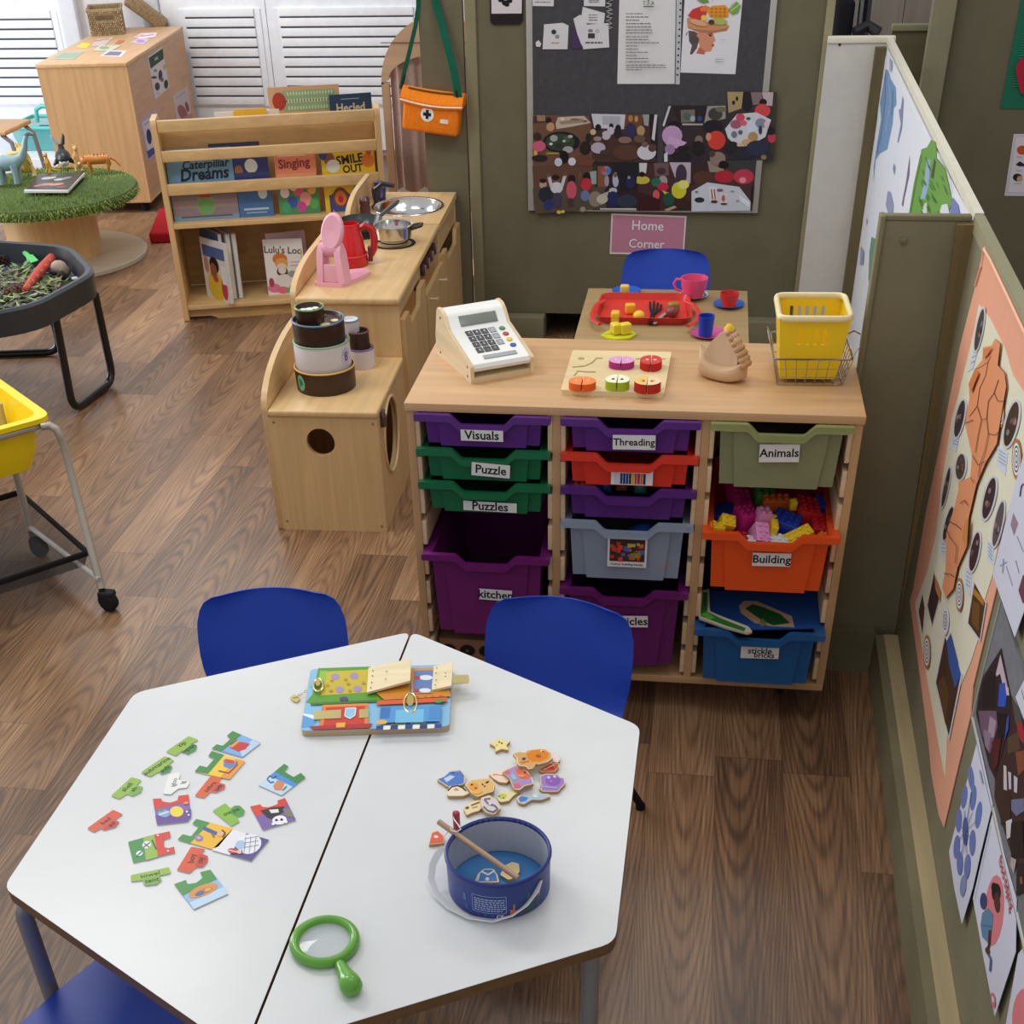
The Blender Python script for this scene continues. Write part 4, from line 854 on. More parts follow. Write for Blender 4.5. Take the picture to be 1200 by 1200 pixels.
onslope(.060, .1135, .088, .117, 'n', [('name_strip', -.012, .30, .55, .030, (96, 96, 98), 'r', None)], PLASTIC, .0006)

# ---- wooden fruit puzzle
fr = (oz(657, 463, UH), oz(778, 467, UH), oz(786.5, 418, UH), oz(671, 416, UH))
t = thing('fruit_puzzle_board', 'pale wooden inset board holding halved toy fruits on the worktop', 'puzzle board', sum(fr, Vector()) / 4)
MB().prism([v for v in roundpoly(fr, .008)], (0, 0, .012), (232, 210, 160)).build('board', WOODX, t, True)
zb = UH + .0125; b = MB(); GV = (186, 160, 112)
def pxline(mb, P, r, z, c): mb.tube([oz(x, y, z) for x, y in P], r, c, 6)
pxline(b, [(671, 430.5), (685, 429), (694, 425), (699, 420), (706, 420)], .0018, zb, GV); pxline(b, [(673, 440), (677, 435), (686, 436), (698, 436)], .0018, zb, GV); pxline(b, [(745, 421), (760, 419), (780, 421)], .0014, zb, GV)
q = oz(681, 420, zb); b.lathe([(.008, -.001), (.008, .0003)], q, GV, 14)
b.build('groove', WOODX, t, True)
def fruit(nm, label, cx, cy, rx, ry, hh, side, top, half, shp=None, marks=None):
    c0 = oz(cx, cy, zb + hh); sc = .00195
    n = 20; A = []
    for k in range(n + 1):
        w = PI / 2 + half * PI * k / n
        r = 1. if not shp else shp(w)
        A.append((math.cos(w) * rx * r, math.sin(w) * ry * r))
    b = MB(); P = [Vector((c0.x + x - half * .0012, c0.y + y, zb)) for x, y in A]
    b.prism(roundpoly(P, .001, 1), (0, 0, hh), top, side)
    for (mx, my, mr, mc) in (marks or []): b.poly([Vector((c0.x + mx * (-half) + mr * math.cos(w), c0.y + my + mr * 1.3 * math.sin(w), zb + hh + .0003 + .0001 * (mr < .004))) for w in [2 * PI * k / 12 for k in range(12)]], mc)
    tag(b.build(nm, MATTE), label, 'toy fruit half', 'wooden fruit halves on the puzzle board')
pear = lambda w: (1.0 + .12 * math.sin(w) - .25 * max(0, -math.sin(w)) ** 2)
straw = lambda w: .95 + .15 * math.sin(w) ** 2
for hf, sd in ((1, 'left'), (-1, 'right')):
    fruit('toy_onion_half', '%s half of the pink topped purple slice in the back row' % sd, 728.5, 421.5, .029, .025, .016, (176, 54, 130), (226, 160, 206), hf, None, [(.014, 0, .003, (240, 200, 226))])
    fruit('toy_strawberry_half', '%s half of the red strawberry in the back row' % sd, 763, 421.5, .026, .028, .018, (190, 38, 36), (206, 66, 66), hf, straw, [(.009, .0, .0042, (236, 190, 170)), (.017, -.01, .0015, (240, 170, 120))])
    fruit('toy_orange_half', '%s half of the orange slice in the front row' % sd, 682.5, 446, .030, .026, .017, (232, 100, 40), (240, 140, 80), hf, None, [(.014, 0, .004, (246, 170, 110)), (.014, .012, .002, (250, 190, 140))])
    fruit('toy_pear_half', '%s half of the green pear in the front row' % sd, 723.5, 445, .026, .030, .020, (168, 190, 40), (238, 240, 210), hf, pear, [(.010, .004, .0036, (60, 50, 30))])
    fruit('toy_apple_half', '%s half of the red apple in the front row' % sd, 759, 446, .029, .027, .022, (192, 44, 36), (240, 200, 120) if hf > 0 else (242, 214, 180), hf, None, [(.011, 0, .0055, (236, 170, 60)), (.009, -.004, .0024, (70, 40, 26))])

# ---- wooden rocking hedgehog toy
c0 = oz(846, 443, UH)
t = thing('wooden_stacking_toy', 'pale wooden boat shaped toy with rows of knobs and a yellow tip, on the worktop', 'wooden toy', c0, R(-29))
HW_ = (206, 170, 132)
vs = []; fs = []; n = 16; m = 12
sec = []
for i in range(m + 1):     # hull: sections along local x, left end high, right end high
    q = -1 + 2 * i / m; x = q * .062; hw_ = .030 * math.sqrt(max(.0, 1 - abs(q) ** 3.2)) + .004
    zt = .034 + .030 * (abs(q) ** 2.2) * (1.15 if q < 0 else .75); zb_ = .0 + .012 * abs(q) ** 3
    ring_ = []
    for k in range(n):
        w = 2 * PI * k / n; ca, sa = math.cos(w), math.sin(w)
        ring_.append((x, hw_ * math.copysign(abs(ca) ** .6, ca), (zb_ + zt) / 2 + (zt - zb_) / 2 * math.copysign(abs(sa) ** .6, sa)))
    vs += ring_
for i in range(m):
    for k in range(n): fs.append((i * n + k, i * n + (k + 1) % n, (i + 1) * n + (k + 1) % n, (i + 1) * n + k))
fs += [tuple(range(n)), tuple(m * n + k for k in range(n))]
MB().add(vs, fs, HW_).build('hull', WOODX, t, sharp=1.)
b = MB()
P = [(-.046, .046), (-.036, .036), (-.01, .028), (.03, .034), (.044, .046), (.043, .066), (.036, .088), (.022, .106), (.006, .112), (-.010, .104), (-.026, .086), (-.040, .064)]
b.prism([(x, -.014, z) for x, z in P], (0, .028, 0), (214, 184, 152)); b.build('back_plate', WOODZ, t)
for i in range(7):
    a = i / 6; x = .050 - .038 * a ** 1.3; z = .044 + .066 * a
    for y in (-.012, .0, .012):
        b = MB().ball((x + .008 * (1 - a), y, z), .0088 - .002 * a, c=(190, 150, 106), n=12); b.build('knob', WOODX, t)
MB().lathe([(.012, 0), (.011, .006), (.006, .013), (.0, .016)], (.008, 0, .112), (238, 196, 60), 12).build('yellow_tip', MATTE, t)

# ---- basket set
YB = [(.832, .170), (.990, .178), (.985, .345), (.828, .338)]
t = thing('yellow_shopping_basket', 'yellow plastic play basket with pale rim standing inside the wire basket', 'basket', (.91, .25, UH + .006))
YL = (240, 206, 30); zr = .955; zb2 = UH + .010
tp_ = [Vector((x, y, zr)) for x, y in YB]; bo_ = [Vector((.91 + (x - .91) * .80, .255 + (y - .255) * .80, zb2)) for x, y in YB]
b = MB(); P0_ = roundpoly(tp_, .022, 3); P1_ = roundpoly(bo_, .018, 3)
slots = {0: (.30, .42, .54, .66), 2: (.28, .40, .52, .64, .76), 1: (.35, .5, .65), 3: (.35, .5, .65)}
for sd in range(4):
    A, B_, Ca, D_ = tp_[sd], tp_[(sd + 1) % 4], bo_[sd], bo_[(sd + 1) % 4]
    g = lambda a, v: (A + (B_ - A) * a) * (1 - v) + (Ca + (D_ - Ca) * a) * v
    cuts = [0.0]
    for sl in slots[sd]: cuts += [sl - .028, sl + .028]
    cuts.append(1.0); rows = [0, .16, .42, 1.]
    nrm = (B_ - A).cross(Ca - A).normalized() * .0024
    for i in range(len(cuts) - 1):
        for j in range(3):
            if i % 2 == 1 and j == 1: continue
            q = [g(cuts[i], rows[j]), g(cuts[i + 1], rows[j]), g(cuts[i + 1], rows[j + 1]), g(cuts[i], rows[j + 1])]
            b.prism(q, nrm, YL)
b.prism(bo_, (0, 0, .003), YL); b.build('body', PLASTIC, t, True)
b = MB().tube(P0_, .0062, (238, 226, 176), 10, closed=True, flat=1.2); b.build('rim', PLASTIC, t, True)
t = thing('wire_basket', 'small silver wire basket on the worktop around the yellow basket', 'basket', (.915, .25, UH))
b = MB(); WC = (170, 168, 160); cxm, cym = .915, .252
def wr(k, z): return [Vector((cxm + (x - .91) * k, cym + (y - .257) * k, z)) for x, y in YB]
for k, z, r in ((.93, UH + .003, .0014), (.99, UH + .022, .001), (1.04, UH + .042, .001), (1.11, UH + .066, .0024)): b.tube(roundpoly(wr(k, z), .01, 2), r, WC, 6, closed=True)
for sd in range(4):
    for j in range(7):
        a = j / 7; T0, T1 = wr(1.11, UH + .066), wr(.93, UH + .003)
        b.tube([T0[sd].lerp(T0[(sd + 1) % 4], a), T1[sd].lerp(T1[(sd + 1) % 4], a)], .0009, WC, 5)
T1 = wr(.93, UH + .003)
for j in range(1, 7): a = j / 7; b.tube([T1[0].lerp(T1[1], a), T1[3].lerp(T1[2], a)], .0009, WC, 5)
b.build('wire_body', STEEL, t, True)
T0 = wr(1.11, UH + .066); q0, q1 = T0[0].lerp(T0[3], .5), T0[1].lerp(T0[2], .5)
b = MB().tube([T0[0].lerp(T0[3], .1), T0[0] + Vector((-.012, .03, .03)), T0[0] + Vector((-.018, .08, .045)), T0[3] + Vector((-.012, -.05, .03)), T0[3].lerp(T0[0], .1)], .0016, WC, 6); b.build('handle', STEEL, t, True)
b = MB().tube([T0[1].lerp(T0[2], .1), T0[1] + Vector((.014, .03, .02)), T0[1] + Vector((.02, .08, .03)), T0[2] + Vector((.014, -.05, .02)), T0[2].lerp(T0[1], .1)], .0016, WC, 6); b.build('handle', STEEL, t, True)
# ================================================================== home corner
def zat(x, y, X, Y):
    d = ray(x, y); k = math.hypot(X - CAM.x, Y - CAM.y) / math.hypot(d.x, d.y); return CAM.z + d.z * k
def K(P, ox, oy_, k): return [(ox + x / k, oy_ + y / k) for x, y in P]
HZ = .50
t = thing('play_table', 'small wooden play dining table set with toy crockery behind the tray unit', 'table', (.54, 1.62, 0))
a0, a1 = oz(690, 336, HZ), oz(876, 342, HZ)
b = MB(); b.box(a0.x, a1.x, a1.y - .56, a1.y + .012, HZ - .02, HZ, (168, 142, 98), .003); b.build('tabletop', WOODX, t, True)
for x in (a0.x + .035, a1.x - .035):
    for y in (a1.y - .52, a1.y - .03): MB().box(x - .02, x + .02, y - .02, y + .02, 0, HZ - .02, (176, 150, 108), .003).build('leg', WOODZ, t, True)
MB().box(a0.x + .03, a1.x - .03, a1.y - .04, a1.y - .022, HZ - .08, HZ - .02, (170, 144, 102)).build('apron', WOODX, t, True)
# red tray
zt_ = HZ + .006; RD = (214, 56, 44)
inn = [(709, 352), (803, 353), (806, 381), (701, 379)]
t = thing('serving_tray', 'red plastic serving tray with two handles on the play dining table', 'tray', oz(755, 368, HZ))
P = roundpoly([oz(x, y, HZ + .001) for x, y in inn], .04, 4)
MB().prism(P, (0, 0, .004), RD).build('tray_floor', PLASTIC, t, True)
c_ = sum(P, Vector()) / len(P); b = MB(); m = len(P)
vs = [p for p in P] + [c_ + (p - c_) * 1.06 + Vector((0, 0, .024)) for p in P] + [c_ + (p - c_) * 1.10 + Vector((0, 0, .024)) for p in P]
b.add(vs, [(i, (i + 1) % m, m + (i + 1) % m, m + i) for i in range(m)] + [(m + i, m + (i + 1) % m, 2 * m + (i + 1) % m, 2 * m + i) for i in range(m)], (206, 50, 40)); b.build('side_wall', PLASTIC, t, True)
for pts in ([(709, 352), (699, 357), (694, 367), (695, 375), (703, 380)], [(804, 353), (813, 357), (819, 367), (816, 376), (806, 382)]):
    MB().tube([oz(x, y, HZ + .024) for x, y in pts], .0085, RD, 8, flat=.5).build('handle', PLASTIC, t, True)
def cyl(name, label, cat, x, y, prof, c, m=PLASTIC, group=None, z=HZ, n=28):
    q = oz(x, y, z); b = MB().lathe(prof, (0, 0, 0), c, n, cap=False); o = b.build(name, m); o.location = q; return tag(o, label, cat, group)
def saucer(label, x, y, r, c, rim=None):
    q = oz(x, y, HZ); t = thing('saucer', label, 'saucer', q, 0, 'toy saucers and plates')
    MB().lathe([(0, .001), (r * .6, .001), (r, .009), (r, .0105), (r * .62, .0035), (0, .003)], (0, 0, 0), c, 30).build('dish', PLASTIC, t)
    if rim: MB().lathe([(r * .74, .0068), (r * .9, .0102), (r * .88, .0105), (r * .72, .0072)], (0, 0, 0), rim, 30, cap=False).build('coloured_band', PLASTIC, t)
saucer('blue toy plate at the back left of the play table', 734, 343, .05, (38, 90, 190))
saucer('white and teal toy saucer under the pink cup', 812.5, 348, .05, (226, 230, 228), (60, 140, 150))
saucer('blue toy saucer under the red cup', 854, 358.5, .052, (40, 96, 190))
saucer('pink toy saucer under the dark blue cup, nearest the tray unit', 830, 393, .058, (206, 84, 150))
def cup(label, x, y, r, h, c, hd=None, zb=.012, taper=.72):
    q = oz(x, y, HZ + zb); t = thing('toy_cup', label, 'toy cup', q, 0, 'toy cups on the play table')
    MB().lathe([(0, 0), (r * taper, 0), (r * taper, .003), (r * .93, h * .5), (r, h), (r - .003, h), (r * .9 - .003, h * .5), (r * taper - .003, .004), (0, .004)], (0, 0, 0), c, 28).build('bowl', PLASTIC, t)
    if hd: MB().tube([(-r * .86 * 1, 0, h * .25), (-r * 1.3, 0, h * .35), (-r * 1.5, 0, h * .65), (-r * 1.3, 0, h * .9), (-r * .95, 0, h * .88)], .0045, c, 8).build('handle', PLASTIC, t)
cup('pink toy teacup with a round handle on the white saucer', 812.5, 347, .046, .062, (226, 84, 130), True)
cup('red toy cup on the blue saucer at the right edge of the play table', 854, 358, .032, .042, (200, 42, 48))
cup('dark blue toy beaker on the pink saucer', 826.5, 392, .026, .060, (22, 60, 176), None, .010, .85)
def food(label, x, y, z, sz, c, shape=0, cat='toy food', name='toy_food'):
    q = oz(x, y, z); b = MB()
    if shape == 0: sz *= 1.3; b.box(-sz, sz, -sz * .8, sz * .8, 0, sz * 1.9, c, sz * .35)
    elif shape == 1: sz *= 1.25; b.ball((0, 0, sz * .9), sz * 1.1, sz, sz * .9, c, 16)
    elif shape == 2: b.lathe([(sz, 0), (sz * 1.05, .004), (0, sz * 2.2)], (0, 0, 0), c, 12)
    o = b.build(name, PLASTIC); o.location = q; o.rotation_euler = (0, 0, x); tag(o, label, cat, 'toy food on the play table')
YF_ = (238, 186, 54)
food('yellow toy food piece on the blue plate', 732, 344, HZ + .004, .012, (236, 196, 96))
food('yellow toy food piece at the left end of the red tray', 721, 377, HZ + .0055, .014, YF_)
food('yellow toy food piece at the back of the red tray', 738.5, 367, HZ + .0055, .013, (238, 178, 40))
food('round yellow toy food piece in the middle of the red tray', 748.5, 376, HZ + .0055, .015, (244, 196, 46), 1)
food('brown toy food piece with a yellow top at the right end of the red tray', 787, 372, HZ + .0055, .017, (128, 60, 50), 1)
food('olive yellow toy food piece leaning on the brown toy food', 789, 366.5, HZ + .0055, .014, (150, 126, 40))
s = Sheet(Plane((0, 0, HZ + .001), (0, 0, 1)), [(704, 392), (713, 387), (726, 384), (738, 386), (746, 391), (738, 396), (722, 397.5), (712, 396)], 0, .006, (206, 210, 30)); s.line([(708, 392), (742, 391)], 1, (176, 180, 20))
tag(s.build('leaf_plate', PLASTIC), 'yellow green leaf shaped toy plate at the front of the play table', 'toy plate')
food('left yellow toy food piece on the leaf plate', 721.5, 391, HZ + .008, .014, (236, 206, 50)); food('right yellow toy food piece on the leaf plate', 732.5, 391, HZ + .008, .014, (240, 210, 56))
def flatware(label, name, pts, c, m, w):
    b = MB().tube([oz(x, y, HZ + .010) for x, y in pts[0]], w, c, 8, flat=.4)
    for q in pts[1:]: b.tube([oz(x, y, HZ + .012) for x, y in q], w * .55, c, 6, flat=.5)
    tag(b.build(name, m), label, 'toy cutlery')
flatware('black toy fork in the middle of the red tray', 'toy_fork', [[(762, 379), (765, 368)], [(765, 369), (762, 361), (762, 354)], [(765, 368), (766, 361), (766.5, 353)], [(766, 368), (770, 361), (771, 355)], [(764, 369), (774, 362), (775, 357)]], (34, 34, 38), MATTE, .008)
flatware('silver toy knife lying beside the black fork', 'toy_knife', [[(767, 379), (774, 372), (782, 366)]], (176, 172, 168), GREYMETAL, .007)

# ---- noticeboard and the papers on it
BP = Plane((0, YW - .014, 0), (0, -1, 0))
t = thing('notice_board', 'dark grey felt noticeboard with aluminium frame on the olive wall of the home corner', 'notice board', (.38, YW - .01, .5))
q0, q1, q2 = oy(619, 247, YW - .014), oy(888, 248, YW - .014), oy(617, 0, YW - .014)
x0, x1, zl, zh = q0.x, q1.x, q0.z, 1.62
MB().box(x0, x1, YW - .014, YW - .001, zl, zh, (74, 72, 76)).build('felt_panel', FELT, t, True)
AL = (176, 172, 166)
for nm, A in (('l', (x0, x0 + .024, zl, zh)), ('r', (x1 - .024, x1, zl, zh)), ('b', (x0 + .0245, x1 - .0245, zl, zl + .022)), ('t', (x0 + .0245, x1 - .0245, zh - .022, zh))):
    MB().box(A[0], A[1], YW - .0165, YW - .001, A[2], A[3], AL, .002).build('frame_bar', GREYMETAL, t, True)
def paper(label, name, cat, out, c, art=None, pl=BP, base=.0004, th=.0006, m=PAPER, group=None):
    s = Sheet(pl, out, base, th, c)
    if art: art(s)
    return tag(s.build(name, m), label, cat, group)
def bars(x0, x1, ys, c, w=1.0, sk=0.):
    def f(s):
        for i, y in enumerate(ys):
            x = x0
            random.seed(i + int(x0)); end = x1 if not isinstance(x1, list) else x1[i]
            while x < end:
                l = min(random.uniform(2., 5.5), end - x); s.rect(x, y + sk * (x - x0), x + l, y + w + sk * (x - x0), c); x += l + .8
    return f
GY = (112, 110, 112)
def lst(s):
    bars(733.5, [753, 760, 749, 763, 763, 764, 765, 760, 760, 772, 747, 748, 760, 747, 760, 760, 780, 781, 752], [15.5, 19.3, 23, 27, 30.8, 34.5, 38, 42.5, 46, 49.5, 53.3, 57, 60.7, 64.5, 68, 72, 75.8, 78.4, 81.2], (120, 118, 122), 1.1)(s)
    s.rect(754, 7, 766, 8.4, (90, 110, 80)); s.txt('T F A', 760, 4, 10, 0, 5, (100, 120, 90)); s.ell(760, -1, 2, 0, 2, (90, 150, 80)); bars(756, 764, [-6], GY)(s)
paper('white typed sheet headed by a small green line, in the middle of the noticeboard', 'typed_sheet', 'paper', [(726.5, -30), (792.5, -30), (790.5, 98.3), (723.4, 98.3)], (214, 213, 214), lst)
def dots(s):
    for i in range(12): s.ell(797.5 - i * .33, 4 + i * 7.6, 1.2, 0, 1.1, (40, 40, 44))
    s.line([(792.6, -20), (791.2, 98)], .7, (90, 88, 92))
paper('narrow punched strip with black dots along the right edge of the typed sheet', 'punched_strip', 'paper', [(792.7, -30), (800, -30), (796.5, 99), (790.8, 98.6)], (186, 186, 192), dots, base=.0012)
def hat(s):
    Z = lambda P: K(P, 720, 0, 6)
    s.a(Z([(520, 215), (560, 220), (600, 240), (590, 300), (580, 340), (545, 385), (530, 380), (545, 320), (525, 290)]), (96, 80, 74)); s.a(Z([(590, 225), (690, 225), (712, 285), (695, 300), (703, 318), (690, 335), (680, 362), (640, 365), (632, 385), (575, 375), (600, 320), (575, 260)]), (206, 140, 112)); s.a(Z([(600, 330), (640, 362), (632, 384), (575, 374)]), (196, 100, 88)); s.ell(835, 1, .1, .1, 1, (1, 1, 1))
    s.ell(*Z([(675, 250)])[0], 2, .2, .9, (50, 36, 34)); s.line(Z([(655, 240), (690, 236)]), .8, (70, 46, 40)); s.ell(*Z([(692, 318)])[0], 1.6, .2, 1, (160, 60, 60)); s.ell(*Z([(565, 275)])[0], 5, 2, 4, (84, 76, 76)); s.line(Z([(512, 225), (505, 250)]), 1, (120, 90, 70))
    s.a(Z([(510, 130), (545, 115), (620, 150), (790, 170), (808, 185), (790, 215), (690, 232), (580, 222), (515, 195)]), (196, 140, 100)); s.a(Z([(512, 190), (560, 205), (690, 215), (800, 195), (790, 215), (690, 232), (580, 222)]), (176, 116, 80))
    s.a(Z([(515, 110), (550, 65), (620, 40), (655, 70), (640, 120), (600, 140), (540, 125)]), (196, 60, 56)); s.a(Z([(600, 60), (640, 36), (670, 50), (650, 80), (610, 80)]), (226, 120, 60)); s.a(Z([(650, 70), (690, 40), (780, 36), (805, 70), (800, 120), (740, 130), (670, 120)]), (218, 146, 46))
    for i in range(4):
        for j in range(3): s.ell(*Z([(685 + i * 30, 62 + j * 24)])[0], 1.5, .4, 1.2, (186, 110, 36))
    s.a(Z([(800, 70), (830, 30), (860, 10), (890, 40), (870, 90), (830, 105)]), (120, 160, 80)); s.line(Z([(815, 80), (880, 30)]), 1.4, (176, 200, 130)); s.line(Z([(815, 60), (850, 15)]), 1., (176, 200, 130)); s.a(Z([(575, -5), (650, -10), (668, 15), (620, 24)]), (110, 140, 80))
    s.ell(*Z([(630, 125)])[0], 3.5, 1, 3.2, (236, 196, 70)); s.ell(*Z([(740, 150)])[0], 9, 1, 4, (166, 180, 90)); s.ell(*Z([(682, 155)])[0], 3.6, .2, 3, (90, 50, 46)); s.ell(*Z([(590, 160)])[0], 10, 3, 3, (216, 164, 124))
    bars(845, 850, [46], (170, 168, 176), .7)(s); bars(838, 848, [69, 72], (150, 148, 156), .7)(s)
paper('drawing of a head in profile wearing a hat heaped with fruit', 'drawing', 'drawing', [(804, -30), (873, -30), (861.7, 87), (797.4, 85)], (218, 217, 222), hat, group=None)
def wcard(label, out, art, base=.0006): paper(label, 'word_card', 'card', out, (206, 204, 208), art, base=base, group='small laminated cards in the noticeboard pocket')
wcard('laminated card cut by the top of the photo, at the left of the noticeboard', [(624, -10), (649.3, -10), (648.8, 7.3), (624.2, 7)], bars(627, 645, [-1, 2], GY))
wcard('laminated card cut by the top of the photo, left of the typed sheet', [(684, -10), (710, -10), (709, 7.6), (684.3, 7)], bars(690, 702, [-3, 0, 2], GY))
wcard('tilted laminated card behind the two square cards', [(683, 8), (709, 15.5), (707.6, 28), (680, 27)], bars(690, 700, [17, 20, 23], GY), .0006)
wcard('pale edge on laminated card fanned left of the square card with a black square', [(672, 22), (680, 17), (690, 32), (684, 57), (678, 46)], None, .0014)
def sqa(s): s.ell(649, 37.5, 3, 0, 3, (50, 66, 60)); s.ell(653, 43, 2.6, 0, 2.6, (130, 140, 140)); bars(646, 656, [49.5], (176, 140, 130), 1.6)(s)
wcard('square laminated card with two small round pictures, at the lower left of the pocket', [(637.6, 28.6), (659.5, 26.7), (666.3, 30), (665, 57.7), (635.8, 57.7)], sqa, .0024)
def sqb(s): s.rect(689, 39, 697, 45, (60, 58, 64)); s.ell(692, 36, 3, 0, 2, (120, 120, 124)); s.ell(700, 36.5, 2.6, 0, 2.6, (180, 180, 186)); bars(686, 706, [49], (100, 98, 104), 2)(s)
wcard('square laminated card with a black square picture, at the lower right of the pocket', [(681.5, 29.3), (713, 27), (714, 55.5), (683.3, 57.7)], sqb, .0026)
s = Sheet(BP, [(669, 31), (675, 36), (683, 57), (670, 57.5)], .0018, .0006, (70, 50, 86)); tag(s.build('purple_strip', PAPER), 'dark purple strip between the two square laminated cards', 'card')
s = Sheet(BP, [(631, 47), (634.4, 51), (633, 55), (628.4, 54.5), (627.6, 50)], .0012, .0016, (206, 204, 204)); tag(s.build('sticker_dot', PAPER), 'round white sticker dot at the lower left of the card pocket', 'sticker')
b = MB()
random.seed(9)
P = []
for i in range(26): P.append(BP.at(714 + 4 * math.sin(i * 1.9), -6 + i * 1.6, .003 + .001 * math.sin(i)))
b.tube(P, .0016, (190, 188, 192), 5); tag(b.build('twine', FABRIC), 'curly strand of white string hanging left of the typed sheet', 'string')
t = thing('card_holder', 'black card holder with black blots on white paper, left of the noticeboard', 'card holder', oy(593, 28, YW))
s = Sheet(Plane((0, YW - .001, 0), (0, -1, 0)), [(573.8, -25), (613, -25), (612.6, 24), (609, 28.6), (578, 29), (574.6, 25)], 0, .006, (34, 28, 30)); s.build('backing', MATTE, t, True)
s = Sheet(Plane((0, YW - .008, 0), (0, -1, 0)), [(575.5, -25), (612, -25), (611.3, 15.8), (576, 16)], 0, .0006, (210, 202, 208))
for x, y, r in ((587, 0, 3.5), (592, 3.5, 4), (597, 1, 3.6), (594, 5.5, 3), (590, -3, 4), (599, -3, 3)): s.ell(x, y, r, 0, r * .8, (28, 24, 28))
s.build('picture_sheet', PAPER, t, True)

# ---- photographs
def photo(label, out, base_c, ox, oy_, k, items, base=.001, pl=BP, group='classroom photographs on the noticeboard'):
    def art(s):
        for it in items:
            if it[0] == 'p': s.a(K(it[1], ox, oy_, k), it[2])
            else:
                _, x, y, ax, ay, w, c = it; s.ell(ox + x / k, oy_ + y / k, ax / k, ay / k, w / k, c, 14)
    paper(label, 'photograph', 'photograph', out, base_c, art, pl, base + (.0024 if pl is BP else 0), .0005, GLOSSPAPER, group)
e_ = lambda x, y, a, b_, c: ('e', x, y, a, 0, b_, c)
SKN, HAIR = (112, 78, 62), (28, 22, 24)
photo('photo of children round a black tray of leaves, top left of the photo collage', [(624.5, 134.5), (690, 136), (695, 148), (694, 193), (624.5, 195)], (104, 74, 56), 615, 120, 7.5, [
    ('p', [(75, 120), (185, 120), (190, 175), (75, 185)], (60, 46, 40)), ('p', [(105, 112), (180, 115), (180, 165), (110, 165)], (150, 120, 92)), ('p', [(270, 190), (290, 130), (520, 118), (580, 180), (430, 210), (280, 235)], (186, 170, 154)), ('p', [(300, 170), (500, 140), (540, 175), (320, 195)], (150, 128, 110)), e_(440, 150, 40, 10, (120, 96, 80)), e_(330, 145, 16, 12, (216, 206, 196)), e_(530, 165, 20, 10, (110, 90, 96)),
    e_(210, 160, 24, 32, HAIR), e_(225, 215, 36, 40, (186, 140, 100)), e_(320, 350, 165, 95, (22, 24, 30)), e_(310, 350, 130, 75, (50, 62, 46)), e_(255, 315, 34, 30, (150, 160, 150)), e_(370, 320, 30, 30, (74, 86, 66)), e_(400, 300, 22, 14, (170, 176, 172)), e_(300, 380, 40, 24, (40, 48, 40)), e_(380, 415, 46, 30, (160, 160, 158)), e_(230, 365, 16, 12, (200, 204, 200)), e_(345, 340, 14, 10, (190, 196, 190)), ('p', [(190, 440), (300, 440), (300, 455), (190, 458)], (160, 140, 60)),
    ('p', [(80, 400), (110, 400), (110, 500), (80, 490)], (206, 160, 80)), e_(110, 300, 36, 36, (56, 36, 30)), e_(125, 385, 60, 48, (196, 90, 120)), e_(345, 480, 40, 56, (18, 16, 20)), e_(295, 525, 34, 38, (190, 196, 214)), e_(415, 520, 34, 36, (206, 206, 212)), e_(130, 490, 70, 30, (40, 30, 34)), e_(530, 400, 50, 60, (36, 28, 30)), ('p', [(470, 470), (620, 500), (590, 560), (460, 555)], (110, 62, 46))])
photo('photo of a class seated round the carpet, second from the left in the top row', [(692.5, 133), (770, 134), (769, 190), (694, 190)], (70, 48, 42), 615, 120, 7.5, [
    ('p', [(585, 100), (885, 106), (870, 235), (610, 225)], (196, 196, 206)), ('p', [(680, 120), (840, 122), (836, 200), (685, 195)], (166, 168, 180)), ('p', [(885, 108), (1040, 106), (1030, 240), (870, 240)], (104, 66, 44)), e_(930, 140, 20, 30, (170, 120, 80)), e_(980, 145, 16, 28, (180, 140, 100)), ('p', [(1035, 106), (1095, 106), (1085, 210), (1050, 200)], (150, 152, 156)), ('p', [(1095, 104), (1165, 104), (1160, 510), (1110, 400)], (34, 28, 32)), ('p', [(1140, 108), (1165, 108), (1140, 340), (1115, 320)], (200, 200, 206)), e_(930, 250, 50, 70, (50, 44, 84)),
    e_(645, 220, 26, 30, HAIR), e_(760, 210, 20, 26, HAIR), e_(820, 225, 26, 30, HAIR), e_(755, 250, 32, 36, (190, 186, 196)), e_(820, 280, 36, 36, (36, 30, 40)), e_(715, 290, 40, 40, (186, 180, 190)), e_(640, 290, 44, 36, (60, 46, 44)), e_(600, 260, 26, 26, (190, 170, 140)), e_(645, 400, 64, 50, (176, 168, 184)), e_(640, 320, 36, 22, (150, 130, 120)), e_(700, 440, 40, 24, (70, 54, 54)), e_(880, 330, 60, 30, (130, 106, 90)), e_(900, 440, 130, 70, (86, 58, 46)), e_(1020, 250, 36, 46, (170, 140, 100)), e_(1010, 320, 50, 36, (100, 80, 66)), e_(1070, 440, 84, 66, (206, 202, 212)), e_(1120, 400, 36, 36, (90, 60, 54)), e_(1055, 370, 30, 26, (110, 90, 84)), e_(560, 310, 26, 40, (40, 32, 30))], .0016)
